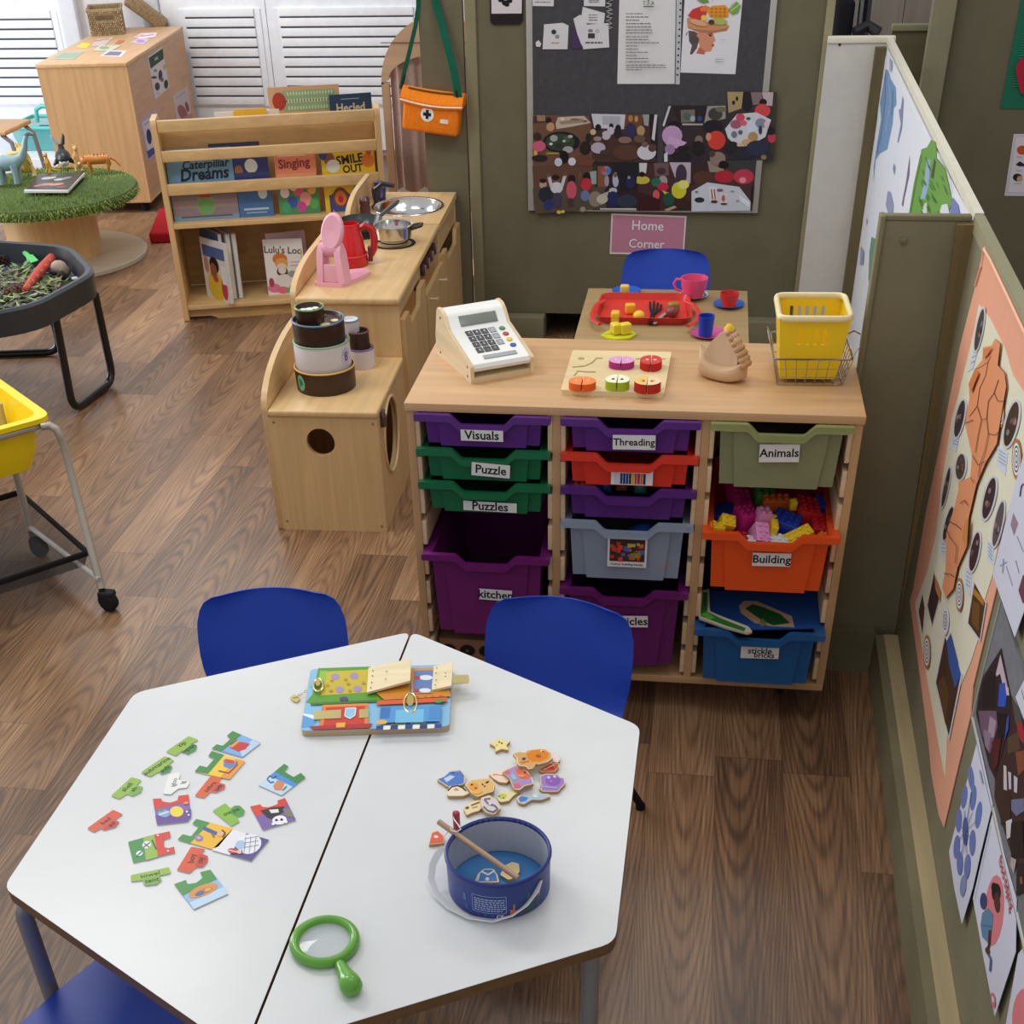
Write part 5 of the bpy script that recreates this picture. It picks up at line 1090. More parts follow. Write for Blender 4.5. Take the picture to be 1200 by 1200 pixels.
photo('photo of children standing with arms raised, bottom left of the photo collage', [(624, 195), (694, 191), (700, 243.5), (627.5, 250.5)], (96, 66, 52), 615, 120, 7.5, [
    ('p', [(70, 760), (700, 740), (720, 930), (90, 980)], (84, 74, 60)), e_(160, 720, 32, 40, (176, 150, 140)), e_(160, 690, 30, 20, HAIR), e_(185, 810, 66, 70, (36, 40, 54)), e_(210, 900, 44, 50, (40, 56, 110)), e_(275, 680, 34, 44, SKN), e_(272, 660, 34, 24, HAIR), e_(280, 750, 56, 50, (206, 206, 216)), ('p', [(195, 640), (225, 640), (250, 740), (220, 740)], (200, 196, 204)), ('p', [(340, 640), (370, 630), (340, 740), (310, 740)], (200, 196, 204)), e_(210, 640, 16, 20, SKN), e_(352, 632, 16, 18, SKN), e_(285, 860, 40, 70, (66, 60, 84)), e_(410, 675, 34, 40, HAIR), e_(410, 770, 46, 80, (200, 84, 104)), e_(405, 880, 26, 40, (70, 54, 50)), e_(545, 650, 34, 36, HAIR), e_(540, 720, 50, 56, (186, 50, 64)), ('p', [(470, 620), (495, 610), (500, 680), (470, 690)], SKN), e_(530, 820, 40, 50, (100, 120, 166)), ('p', [(570, 610), (630, 600), (630, 720), (590, 720)], (150, 160, 160)), e_(620, 850, 60, 70, (140, 124, 108)), e_(680, 850, 50, 40, (190, 184, 170)), e_(300, 965, 20, 16, (206, 190, 90)), e_(335, 960, 16, 14, (206, 190, 100)), e_(510, 940, 26, 24, (150, 140, 126))], .0022)
photo('dark photo of children in costumes by a doorway, second in the bottom row', [(699, 190.5), (748.5, 190), (746.5, 245.5), (694, 246)], (44, 36, 40), 615, 120, 7.5, [
    ('p', [(640, 560), (720, 560), (710, 760), (640, 780)], (130, 84, 60)), e_(715, 600, 44, 40, (150, 130, 150)), e_(690, 590, 20, 24, (190, 70, 70)), e_(735, 600, 26, 24, (70, 120, 190)), e_(720, 690, 20, 50, (160, 150, 170)), e_(798, 680, 28, 66, (176, 176, 196)), e_(795, 640, 14, 20, (110, 80, 70)), ('p', [(780, 530), (990, 530), (980, 760), (850, 780)], (28, 30, 36)), e_(930, 700, 40, 60, (40, 38, 84)), e_(915, 660, 12, 14, (150, 150, 160)), e_(775, 775, 36, 26, (186, 190, 196)), e_(775, 850, 56, 70, (38, 42, 90)), ('p', [(640, 820), (740, 780), (700, 890), (640, 910)], (180, 174, 166)), e_(900, 870, 90, 60, (50, 56, 70)), ('p', [(660, 930), (980, 930), (980, 945), (660, 942)], (190, 188, 190))], .0016)
photo('photo of children with a bright yellow leaf shape, third in the bottom row', [(748, 191), (810, 190.5), (809.5, 247), (746, 247)], (70, 44, 46), 765, 95, 7.5, [
    ('p', [(-120, 720), (-50, 720), (-60, 810), (-115, 820)], (206, 204, 206)), ('p', [(10, 720), (140, 720), (140, 830), (20, 840)], (110, 84, 84)), ('p', [(145, 715), (335, 715), (330, 900), (200, 860)], (186, 172, 186)), e_(250, 820, 50, 90, (70, 54, 66)), ('p', [(150, 940), (240, 770), (270, 790), (180, 960)], (62, 50, 76)), e_(-95, 870, 70, 36, (190, 180, 70)), e_(-95, 820, 26, 24, HAIR), e_(90, 880, 40, 50, (160, 150, 160)), e_(30, 890, 44, 40, (36, 110, 84)), e_(90, 930, 50, 40, (190, 44, 70)), e_(75, 790, 40, 30, (70, 50, 60)), e_(230, 960, 66, 74, (206, 200, 50)), e_(270, 910, 50, 40, (226, 220, 120)), ('p', [(80, 960), (200, 1000), (160, 1030), (100, 990)], (196, 190, 60)), e_(30, 1000, 30, 44, (206, 90, 90)), e_(140, 1040, 50, 60, (40, 80, 66)), ('p', [(-130, 970), (60, 1040), (60, 1140), (-130, 1140)], (60, 26, 30)), e_(260, 1080, 70, 50, (60, 40, 34)), ('p', [(100, 1130), (190, 1095), (210, 1110), (130, 1145)], (190, 150, 140))], .001)
photo('photo of a child in a lilac coat and others by a low shelf, top row', [(784, 124), (851, 123.5), (850, 200), (776.5, 190)], (52, 42, 48), 765, 95, 7.5, [
    ('p', [(160, 215), (490, 215), (440, 380), (240, 370)], (40, 32, 36)), ('p', [(245, 255), (370, 250), (370, 360), (250, 365)], (120, 104, 104)), e_(300, 310, 36, 36, (76, 100, 84)), e_(350, 330, 22, 26, (150, 170, 176)), e_(412, 330, 20, 24, (50, 70, 130)), ('p', [(260, 372), (440, 374), (440, 388), (260, 388)], (170, 166, 160)), ('p', [(140, 220), (160, 220), (100, 400), (85, 390)], (196, 196, 200)), e_(190, 390, 56, 40, (26, 20, 24)), e_(170, 480, 90, 90, (186, 150, 190)), ('p', [(140, 480), (300, 540), (230, 600), (120, 560)], (196, 164, 200)), e_(150, 600, 46, 46, (160, 124, 166)), e_(270, 590, 56, 24, (30, 28, 34)), ('p', [(100, 640), (130, 620), (130, 710), (100, 710)], (206, 206, 212)), ('p', [(480, 220), (640, 215), (640, 330), (450, 370)], (150, 146, 140)), e_(550, 290, 64, 56, (64, 60, 56)), e_(600, 250, 50, 24, (104, 104, 84)), e_(530, 400, 90, 60, (30, 30, 40)), e_(560, 520, 80, 84, (206, 64, 52)), e_(490, 490, 24, 36, (216, 140, 110)), e_(405, 520, 36, 42, (126, 112, 90)), e_(400, 590, 56, 66, (34, 30, 32)), e_(250, 660, 90, 44, (32, 32, 38)), e_(570, 680, 70, 60, (140, 120, 106)), e_(520, 640, 30, 30, (80, 60, 54)), e_(620, 730, 40, 30, (22, 20, 24))], .001)
photo('photo of children round a crowded white table, overlapping the right frame of the noticeboard', [(852.3, 107.3), (910.8, 108), (906, 188), (849, 187)], (52, 46, 56), 765, 95, 7.5, [
    ('p', [(655, 95), (795, 95), (780, 240), (665, 280)], (166, 146, 100)), e_(710, 190, 14, 20, (36, 30, 30)), e_(740, 155, 12, 20, (36, 30, 30)), ('p', [(795, 95), (860, 95), (880, 220), (830, 280), (785, 230)], (28, 32, 34)), ('p', [(860, 98), (960, 98), (960, 200), (880, 210)], (130, 108, 112)), ('p', [(960, 98), (1060, 98), (1050, 220), (980, 210)], (190, 172, 180)), ('p', [(1060, 98), (1092, 98), (1065, 690), (1030, 600)], (60, 56, 40)), e_(970, 185, 34, 30, (28, 20, 24)), e_(965, 260, 70, 60, (206, 70, 76)), ('p', [(635, 420), (740, 290), (910, 275), (1040, 340), (990, 490), (850, 570), (740, 575), (660, 500)], (206, 208, 214)), e_(770, 320, 40, 36, (210, 70, 90)), e_(730, 380, 50, 40, (160, 90, 110)), e_(800, 370, 30, 24, (206, 100, 110)), e_(870, 400, 50, 60, (206, 214, 228)), e_(950, 370, 50, 44, (130, 140, 160)), e_(840, 330, 20, 14, (90, 80, 96)), e_(880, 490, 44, 44, (176, 140, 90)), e_(830, 540, 50, 30, (200, 160, 120)), e_(715, 470, 26, 30, (110, 120, 140)), e_(770, 450, 20, 20, (90, 96, 120)), e_(1000, 380, 24, 30, (230, 190, 190)), e_(945, 430, 16, 40, (60, 60, 74)), e_(700, 590, 66, 60, (38, 36, 44)), e_(800, 640, 90, 50, (40, 40, 54)), e_(920, 590, 100, 70, (44, 48, 72)), e_(1045, 500, 36, 44, (190, 60, 80)), e_(975, 670, 26, 22, (130, 120, 76)), e_(760, 560, 22, 16, (222, 180, 140)), e_(1040, 440, 34, 36, (30, 26, 34))], .0016)
photo('photo of a pale table with domino cards, bottom right of the photo collage', [(810, 188), (885.6, 187.4), (881.3, 247.3), (809.6, 247.8)], (72, 52, 50), 765, 95, 7.5, [
    ('p', [(340, 710), (470, 700), (480, 860), (340, 920)], (60, 40, 36)), ('p', [(480, 705), (640, 700), (620, 800), (500, 800)], (150, 134, 120)), e_(620, 740, 50, 30, (26, 22, 24)), ('p', [(670, 700), (905, 690), (890, 790), (680, 760)], (56, 60, 60)), e_(630, 840, 90, 56, (176, 40, 56)), e_(800, 840, 90, 66, (190, 60, 80)), e_(790, 870, 30, 26, (230, 140, 160)), e_(440, 850, 90, 60, (84, 56, 46)), ('p', [(340, 970), (480, 890), (760, 930), (860, 1060), (855, 1140), (340, 1145)], (200, 204, 216)), ('p', [(750, 1000), (850, 1060), (850, 1110), (780, 1060)], (226, 230, 240)), ('p', [(490, 930), (560, 930), (570, 1060), (500, 1060)], (226, 214, 216)), ('p', [(580, 960), (650, 990), (655, 1080), (600, 1085)], (220, 206, 204)), ('p', [(510, 950), (520, 950), (530, 1040), (520, 1040)], (150, 60, 70)), ('p', [(535, 950), (545, 950), (555, 1040), (545, 1040)], (150, 60, 70)), e_(620, 1030, 16, 30, (170, 110, 110)), e_(410, 1045, 44, 24, (44, 46, 60)), e_(590, 960, 30, 14, (120, 100, 110)), e_(700, 970, 18, 8, (140, 146, 160)), e_(745, 1055, 14, 8, (130, 136, 150)), e_(385, 975, 16, 10, (120, 120, 130)), e_(540, 1060, 30, 14, (90, 50, 56)), e_(625, 1080, 30, 10, (90, 60, 50)), ('p', [(865, 940), (890, 900), (880, 1090), (862, 1060)], (36, 26, 30))], .0008)
SP = Plane((0, YW - .002, 0), (0, -1, 0))
def sign(s):
    s.a([(718.2, 252), (802.6, 255), (799.7, 297), (716.3, 295.6)], (190, 126, 150))
    s.txt('Home', 758.5, 265.2, 10, .35, 11.5, (112, 76, 96), .028); s.txt('Corner', 757, 286.6, 10, .35, 10.5, (112, 76, 96), .028)
    s.txt('Home', 758.8, 265, 10, .35, 11.5, (232, 226, 232), .012); s.txt('Corner', 757.3, 286.3, 10, .35, 10.5, (232, 226, 232), .012)
paper('pink sign with white border reading Home Corner on the olive wall', 'wall_sign', 'sign', [(716.5, 250), (804.6, 253.2), (801.5, 299.5), (714.4, 297.7)], (218, 208, 202), sign, SP)

# ---- orange first aid bag on its strap
BY = 2.722
A, B_, C_ = oy(470.5, 117, BY), oy(540.5, 127, BY), oy(470.5, 150, BY)
ux = (B_ - A).normalized(); uz = Vector((0, 0, 1)) - ux * ux.z; uz.normalize(); uy = uz.cross(ux)
w_ = (B_ - A).length; h_ = .128
t = thing('first_aid_bag', 'orange toy first aid bag hanging by a green strap at the olive panel end', 'bag', (A + B_) / 2)
Mb = Matrix(((ux.x, uy.x, uz.x, A.x), (ux.y, uy.y, uz.y, A.y), (ux.z, uy.z, uz.z, A.z), (0, 0, 0, 1)))
OG = (236, 126, 30)
b = MB(Mb); b.box(.006, w_ - .006, 0, .085, -h_ + .022, .0, OG, .014); o = b.build('pouch', FABRIC, t, True, sharp=1.2)
b = MB(Mb); m = 14; vs = []; fs = []
for i in range(m + 1):
    a = i / m
    for y, z in ((-.006, -.006), (-.010, .012), (.01, .032), (.045, .046), (.085, .036), (.088, .0)):
        vs.append((-.004 + (w_ + .008) * a, y, z - .010 * math.sin(PI * a) * (1 if y < .02 else .3)))
for i in range(m):
    for k in range(5): fs.append((i * 6 + k, (i + 1) * 6 + k, (i + 1) * 6 + k + 1, i * 6 + k + 1))
    fs.append((i * 6 + 5, (i + 1) * 6 + 5, (i + 1) * 6, i * 6))
fs += [tuple(range(6)), tuple(m * 6 + k for k in range(6))]
b.add(vs, fs, (240, 132, 34)); b.build('lid', FABRIC, t, True, sharp=1.)
b = MB(Mb); b.tube([(-.005 + (w_ + .01) * i / 14, -.0105, .004 - .010 * math.sin(PI * i / 14)) for i in range(15)], .0035, (244, 220, 196), 8); b.build('piping', FABRIC, t, True)
b = MB(Mb); b.tube([(.02 + (w_ - .03) * i / 10, .030, .0415 - .004 * math.sin(PI * i / 10)) for i in range(11)], .006, (104, 84, 40), 6, flat=.4); b.build('webbing', FABRIC, t, True)
b = MB(Mb @ Matrix.Translation((.105, -.0006, -.038)) @ Matrix.Rotation(PI / 2, 4, 'X')); b.lathe([(.026, 0), (.026, .001)], (0, 0, 0), (238, 232, 222), 28)
b.box(-.016, .016, -.0058, .0058, .001, .0016, (34, 38, 54)); b.box(-.0058, .0058, -.016, .016, .001, .0017, (34, 38, 54)); b.build('cross_badge', FABRIC, t, True)
b = MB(Mb); b.box(.158, .19, -.0016, 0, -.062, -.048, (238, 226, 214)); b.build('maker_tab', FABRIC, t, True)
def tape(P, w, c, nm):
    b = MB(); vs = []; P = [Vector(p) for p in P]; m = len(P)
    for i, p in enumerate(P):
        tg = (P[min(i + 1, m - 1)] - P[max(i - 1, 0)]).normalized(); sd = tg.cross(Vector((0, 1, .25))).normalized(); nn = tg.cross(sd)
        for a, q in ((-1, -1), (1, -1), (1, 1), (-1, 1)): vs.append(p + sd * (a * w / 2) + nn * (q * .0012))
    b.add(vs, [(i * 4 + j, i * 4 + (j + 1) % 4, (i + 1) * 4 + (j + 1) % 4, (i + 1) * 4 + j) for i in range(m - 1) for j in range(4)] + [(0, 1, 2, 3), (m * 4 - 1, m * 4 - 2, m * 4 - 3, m * 4 - 4)], c); b.build(nm, FABRIC, t, True)
top = Vector((-.43, YW - .02, 1.9))
tape([oy(538, 120, BY + .02), oy(535, 100, BY + .02), oy(530, 75, BY + .03), oy(521, 40, BY + .05), oy(511, 4, BY + .07), top], .030, (24, 92, 72), 'strap')
tape([oy(470, 104, BY + .05), oy(474, 84, BY + .05), oy(480, 60, BY + .06), oy(487, 30, BY + .075), oy(490, 8, BY + .085), top + Vector((-.01, .0, 0))], .016, (26, 86, 66), 'strap')
b = MB(); b.tube([top + Vector((0, .03, -.005)), top + Vector((-.005, -.012, -.02)), top + Vector((-.005, -.03, .0))], .004, (150, 150, 150), 8); o = b.build('wall_hook', STEEL); tag(o, 'steel hook high on the olive panel holding the green strap', 'hook')
for q0_, q1_ in ((oy(470, 104, BY + .05), oy(474, 88, BY + .05)), (oy(537.5, 122, BY + .02), oy(534.5, 106, BY + .02))):
    b = MB(); b.tube([q0_, q1_], .007, (28, 28, 32), 8, flat=.5); b.build('strap_buckle', MATTE, t, True)
# ================================================================== wooden toy kitchen
def local(o, rz): return Matrix.Translation(o) @ Matrix.Rotation(rz, 4, 'Z')
KO, KA = Vector((-.306, .935, 0)), R(2.0)
KM = local(KO, KA); KI = KM.inverted()
def kl(v): return KI @ v
KW = .362; MP = (214, 178, 126); MP2 = (206, 168, 116)
def holepanel(mb, cx, cz, r, rect, th, c, rz=None, n=40, axis='y', at=0.):
    """flat panel with an elliptical hole; rect=(u0,u1,z0,z1) in the panel's plane"""
    rz = rz or r; u0, u1, z0, z1 = rect; vs = []; fs = []
    ang = [2 * PI * k / n for k in range(n)]
    ca = [math.atan2(z - cz, u - cx) % (2 * PI) for u, z in ((u1, z1), (u0, z1), (u0, z0), (u1, z0))]
    ang = sorted(set(round(a, 5) for a in ang + ca)); n = len(ang)
    for d in (0, th):
        for a in ang: vs.append((cx + r * math.cos(a), d, cz + rz * math.sin(a)))
        for a in ang:
            c_, s_ = math.cos(a), math.sin(a); t_ = 1e9
            if c_ > 1e-6: t_ = min(t_, (u1 - cx) / c_)
            if c_ < -1e-6: t_ = min(t_, (u0 - cx) / c_)
            if s_ > 1e-6: t_ = min(t_, (z1 - cz) / s_)
            if s_ < -1e-6: t_ = min(t_, (z0 - cz) / s_)
            vs.append((cx + c_ * t_, d, cz + s_ * t_))
    for k in range(n):
        j = (k + 1) % n
        fs += [(k, j, n + j, n + k), (2 * n + k, 3 * n + k, 3 * n + j, 2 * n + j), (k, 2 * n + k, 2 * n + j, j), (n + k, n + j, 3 * n + j, 3 * n + k)]
    if axis == 'y': vs = [(u, at + d, z) for u, d, z in vs]
    elif axis == 'x': vs = [(at + d, u, z) for u, d, z in vs]
    else: vs = [(u, z, at + d) for u, d, z in vs]
    return mb.add(vs, fs, c)
def kthing(name, label, cat, x, y): 
    q = KM @ Vector((x, y, 0)); return thing(name, label, cat, q, KA)
def K_(): return MB(KM)
def backboard(t, y0, y1, z0, h, rise):
    b = K_(); P = [(-KW, y0, 0), (-KW, y1, 0), (-KW, y1, z0 + h)] + [(-KW, y0 + rise * (1 - math.cos(a)), z0 + h * math.sin(a)) for a in [PI / 2 * (8 - i) / 8 for i in range(9)]]
    b.prism(roundpoly(P, .006, 2), (.019, 0, 0), MP); b.build('back_board', WOODY, t, True)
def knobs(b, y, z): b.tube([(0, y, z), (.018, y, z), (.03, y, z)], [.0045, .0045, .008], (214, 196, 168), 12)
LZ, HZK = .405, .60
t = kthing('toy_washing_machine', 'low wooden toy washing machine with round holes, in front of the toy cooker', 'toy kitchen unit', -KW / 2, .24)
b = K_(); hc = kl(oy(377, 516, .945)); holepanel(b, hc.x, hc.z, .045, (-KW + .019, 0, .0, LZ - .022), .018, MP, n=36); b.build('front_panel', WOODZ, t, True)
b = K_(); holepanel(b, .195, .255, .118, (.018, .478, 0, LZ - .022), .016, MP2, .118, axis='x', at=-.016); b.build('door_panel', WOODZ, t, True)
b = K_(); b.box(-KW + .019, 0.004, -.006, .482, LZ - .022, LZ, MP, .007); b.build('top', WOODY, t, True)
b = K_(); b.box(-KW + .019, -.016, .02, .478, .01, .025, MP2); b.build('floor_panel', WOODY, t, True)
b = K_(); b.box(-KW + .019, -.017, .462, .478, .025, LZ - .022, (190, 150, 104)); b.build('rear_panel', WOODZ, t, True)
backboard(t, 0, .478, LZ, .13, .42)
b = K_(); q = []
for k in range(40): a = 2 * PI * k / 40; q.append((.002, .195 + .118 * math.cos(a), .255 + .118 * math.sin(a)))
b.tube(q, .005, (224, 192, 146), 8, closed=True); b.build('porthole_rim', WOODY, t, True)
b = K_()
b.lathe([(.004, 0), (.004, .004)], (0, 0, 0), (96, 66, 60), 8); b = K_()
b.box(.0, .016, .045, .075, .335, .372, (92, 62, 58), .004); b.tube([(.006, .05, .372), (.010, .06, .385), (.006, .07, .372)], .006, (92, 62, 58), 8); b.build('catch', WOODY, t, True)
for x, z in ((-KW + .034, .03), (-KW + .034, LZ - .04), (-.014, .02), (-.014, LZ - .04)):
    b = MB(KM @ Matrix.Translation((x, -.0004, z)) @ Matrix.Rotation(PI / 2, 4, 'X')); b.lathe([(.004, 0), (.004, .0008), (.0, .0009)], (0, 0, 0), (150, 112, 66), 10); b.build('screw_cap', WOODX, t, True)
C0, C1, S1 = .482, 1.375, 1.865
t = kthing('toy_cooker', 'wooden toy cooker with black hob rings in the middle of the toy kitchen', 'toy kitchen unit', -KW / 2, .93)
b = K_(); b.box(-KW + .019, 0, C0, C0 + .018, 0, HZK - .024, MP); b.build('side_panel', WOODZ, t, True)
b = K_(); b.box(-KW + .019, 0, C1 - .018, C1, 0, HZK - .024, MP); b.build('side_panel', WOODZ, t, True)
b = K_(); b.box(-KW + .019, .006, C0 - .012, C1, HZK - .024, HZK, MP, .008); b.build('top', WOODY, t, True)
b = K_(); b.box(-KW + .019, -.004, C0 + .018, C1 - .018, .03, .046, MP2); b.build('floor_panel', WOODY, t, True)
b = K_(); b.box(-.02, -.004, .93, .948, .046, HZK - .024, MP2); b.build('middle_post', WOODZ, t, True)
b = K_(); b.box(-.022, -.006, C0 + .018, .93, HZK - .07, HZK - .024, MP2); b.box(-.03, -.022, .95, C1 - .018, HZK - .12, HZK - .024, (96, 62, 56)); b.build('control_panel', WOODY, t, True)
backboard(t, C0 + .002, C1 - .3, HZK, .065, .3)
for y in (1.03, 1.12, 1.21, 1.30):
    b = K_(); b.tube([(-.024, y, HZK - .07), (-.002, y, HZK - .07), (.002, y, HZK - .07)], [.022, .022, .016], (86, 52, 50), 14); b.box(-.002, .006, y - .006, y + .006, HZK - .086, HZK - .054, (150, 136, 128), .002); b.build('control_knob', WOODY, t, True)
def door(t, y0, y1, z0, z1, notch, m=WOODZ):
    b = K_(); zm = z1
    P = [(.0, y0, z0), (.0, y1, z0), (.0, y1, z1), (.0, y1 - .10, z1)] + ([(.0, y1 - .13, z1 - .05), (.0, y0 + .12, z1 - .05), (.0, y0 + .09, z1)] if notch else []) + [(.0, y0, z1)]
    b.prism(P, (.016, 0, 0), MP2); return b.build('door', m, t, True)
door(t, C0 + .01, .93, .03, HZK - .075, True)
d = door(t, .945, C1 - .008, .03, HZK - .135, False)
for y in (1.02, 1.25):
    b = K_(); b.M = KM @ Matrix.Translation((.016, 0, 0)); knobs(b, y, HZK - .17); b.build('knob', WOODY, d, True)
def kz(x, y, z=HZK): return oz(x, y, z)
for (px_, py_, r) in ((462, 285.5, .072), (424, 274, .078)):
    q = kz(px_, py_); b = MB().tube([q + Vector((r * math.cos(2 * PI * k / 36), r * math.sin(2 * PI * k / 36), .001)) for k in range(36)], .007, (36, 34, 34), 8, closed=True, flat=.5); b.build('hob_ring', MATTE, t, True)
t = kthing('toy_sink_unit', 'wooden toy sink unit with steel bowl at the far end of the toy kitchen', 'toy kitchen unit', -KW / 2, 1.62)
sc = kl(oz(477, 242, HZK)); sr = .132
b = K_(); holepanel(b, sc.x, sc.y, sr, (-KW + .019, .006, C1 + .003, S1), .024, MP, axis='z', at=HZK - .024); b.build('top', WOODY, t, True)
b = K_(); b.box(-KW + .019, 0, C1 + .003, C1 + .02, 0, HZK - .024, MP); b.build('side_panel', WOODZ, t, True)
b = K_(); b.box(-KW + .019, 0, S1 - .018, S1, 0, HZK - .024, MP); b.build('side_panel', WOODZ, t, True)
b = K_(); b.box(-.02, -.004, C1 + .02, S1 - .018, HZK - .11, HZK - .024, MP2); b.build('apron', WOODY, t, True)
door(t, C1 + .012, S1 - .006, .03, HZK - .115, True)
backboard(t, C1 + .004, S1 - .02, HZK, .075, .26)
b = K_(); b.lathe([(sr + .016, .001), (sr + .014, .004), (sr + .002, .002), (sr - .012, -.035), (sr - .035, -.058), (.03, -.064), (.02, -.068), (0, -.068)], (sc.x, sc.y, HZK), (214, 214, 214), 44, cap=False); bw = b.build('basin', STEEL, t, True, sharp=1.2)
b = K_(); b.lathe([(.02, -.0635), (.014, -.062), (.0, -.0625)], (sc.x, sc.y, HZK), (90, 90, 92), 20); b.build('drain', STEEL, bw, True)
tq = kl(oz(432, 250, HZK + .0)); 
b = K_(); b.tube([(tq.x, tq.y + .16, HZK + .0), (tq.x, tq.y + .16, HZK + .05), (tq.x + .03, tq.y + .16, HZK + .072), (tq.x + .08, tq.y + .165, HZK + .062)], .010, (44, 34, 40), 10); b.build('tap', BLACKGLOSS, t, True)
# pots and pans
q = kz(462, 285.5); t = thing('toy_saucepan', 'small steel toy saucepan on the front hob ring of the toy cooker', 'toy saucepan', q)
MB().lathe([(.0, .002), (.050, .002), (.052, .008), (.052, .018), (.066, .024), (.068, .062), (.073, .066), (.073, .068), (.066, .066), (.062, .026), (.048, .012), (0, .011)], (0, 0, 0), (206, 204, 200), 40).build('pan_body', STEEL, t, sharp=.8)
MB().tube([(.067, .0, .052), (.085, -.004, .058), (.102, .012, .060), (.100, .040, .059), (.080, .045, .056), (.058, .036, .052)], .006, (56, 54, 52), 8).build('handle', BLACKGLOSS, t)
MB().tube([(-.066, .01, .052), (-.085, .018, .057), (-.088, -.014, .057), (-.066, -.018, .052)], .005, (56, 54, 52), 8).build('handle', BLACKGLOSS, t)
q = kz(424, 274); t = thing('toy_frying_pan', 'black toy frying pan with bright inside on the rear hob ring', 'toy frying pan', q)
MB().lathe([(0, .003), (.060, .003), (.074, .026), (.079, .050), (.082, .052), (.079, .053), (.072, .030), (.058, .014), (0, .013)], (0, 0, 0), (52, 56, 58), 40).build('pan_body', BLACKGLOSS, t, sharp=.8)
MB().lathe([(.057, .0142), (.0, .0145)], (0, 0, 0), (176, 176, 174), 30).build('inner_base', STEEL, t)
MB().tube([(.055, .058, .045), (.075, .10, .056), (.095, .17, .066), (.10, .20, .068)], [.010, .011, .013, .009], (72, 74, 78), 10, flat=.6).build('handle', BLACKGLOSS, t)
# bottle shapes at the back of the worktop
def bottle(label, x, y, prof, c, z=HZK):
    q = oz(x, y, z); b = MB().lathe(prof, (0, 0, 0), c, 20); o = b.build('toy_pepper_mill', BLACKGLOSS); o.location = q; tag(o, label, 'toy kitchen bottle')
bottle('dark brown wooden bottle shape behind the frying pan', 428.5, 250, [(.020, 0), (.021, .02), (.018, .03), (.021, .035), (.021, .05), (.012, .062), (0, .066)], (84, 44, 44))
bottle('dark purple cup shape beside the far end of the toy sink', 444.5, 233, [(.026, 0), (.03, .03), (.028, .045), (.017, .05), (.02, .065), (0, .07)], (62, 50, 86))
# red kettle
q = kz(413, 310); t = thing('toy_kettle', 'red toy kettle jug on the worktop of the toy cooker', 'toy kettle', q, R(10))
KR = (206, 34, 40)
MB().lathe([(0, .001), (.054, .001), (.058, .006), (.055, .035), (.051, .038), (.046, .085), (.036, .118), (.035, .135), (.031, .137), (.03, .12), (.04, .08), (.04, .01), (0, .01)], (0, 0, 0), KR, 36).build('jug', GLOSS, t, sharp=.8)
MB().tube([(.032, 0, .118), (.055, 0, .128), (.078, 0, .115), (.084, 0, .085), (.080, 0, .050), (.070, 0, .028)], [.009, .011, .013, .013, .012, .008], (180, 34, 40), 10).build('handle', GLOSS, t)
MB().box(.058, .074, -.012, .012, .01, .06, (110, 40, 40), .004).build('grip', GLOSS, t)
MB().lathe([(.0555, .034), (.058, .0365), (.0545, .039)], (0, 0, 0), (214, 60, 62), 36, cap=False).build('band', GLOSS, t)
# pink toy food mixer
PK = (236, 172, 190)
q = kz(392, 333); t = thing('toy_food_mixer', 'pink plastic toy food mixer standing at the front of the toy cooker top', 'toy mixer', q, R(-8))
P = [(-.062, -.035, 0), (.045, -.035, 0), (.06, .03, 0), (.085, .10, 0), (.075, .145, 0), (.03, .15, 0), (-.03, .10, 0), (-.062, .04, 0)]
MB().prism(roundpoly(P, .02), (0, 0, .012), PK).build('base', PLASTIC, t)
for s_ in (-1, 1):
    MB().prism([(s_ * .05, -.030, .012), (s_ * .042, -.028, .105), (s_ * .040, -.012, .13), (s_ * .040, .012, .13), (s_ * .042, .028, .10), (s_ * .05, .03, .012)], (-s_ * .022, 0, 0), PK).build('upright', PLASTIC, t)
b = MB(); b.tube([(-.024, 0, .112), (.024, 0, .112)], .024, (230, 160, 180), 20); b.build('pivot_drum', PLASTIC, t)
MB().box(-.028, .028, -.026, -.016, .012, .07, (234, 172, 188), .003).build('front_plate', PLASTIC, t)
b = MB(Matrix.Translation((.012, .015, .175)) @ Matrix.Rotation(R(-16), 4, 'X') @ Matrix.Rotation(R(14), 4, 'Y'))
b.lathe([(.036, -.012), (.042, 0), (.036, .012)], (0, 0, 0), PK, 28, sx=1., sy=1.)
b.M = Matrix.Translation((.010, .004, .165)) @ Matrix.Rotation(R(74), 4, 'X') @ Matrix.Rotation(R(-8), 4, 'Z'); 
b2 = MB(b.M); b2.lathe([(.0, -.014), (.034, -.014), (.04, -.006), (.04, .008), (.034, .014), (.0, .010)], (0, 0, 0), PK, 28, sx=.95, sy=1.5); b2.build('tilting_head', PLASTIC, t)
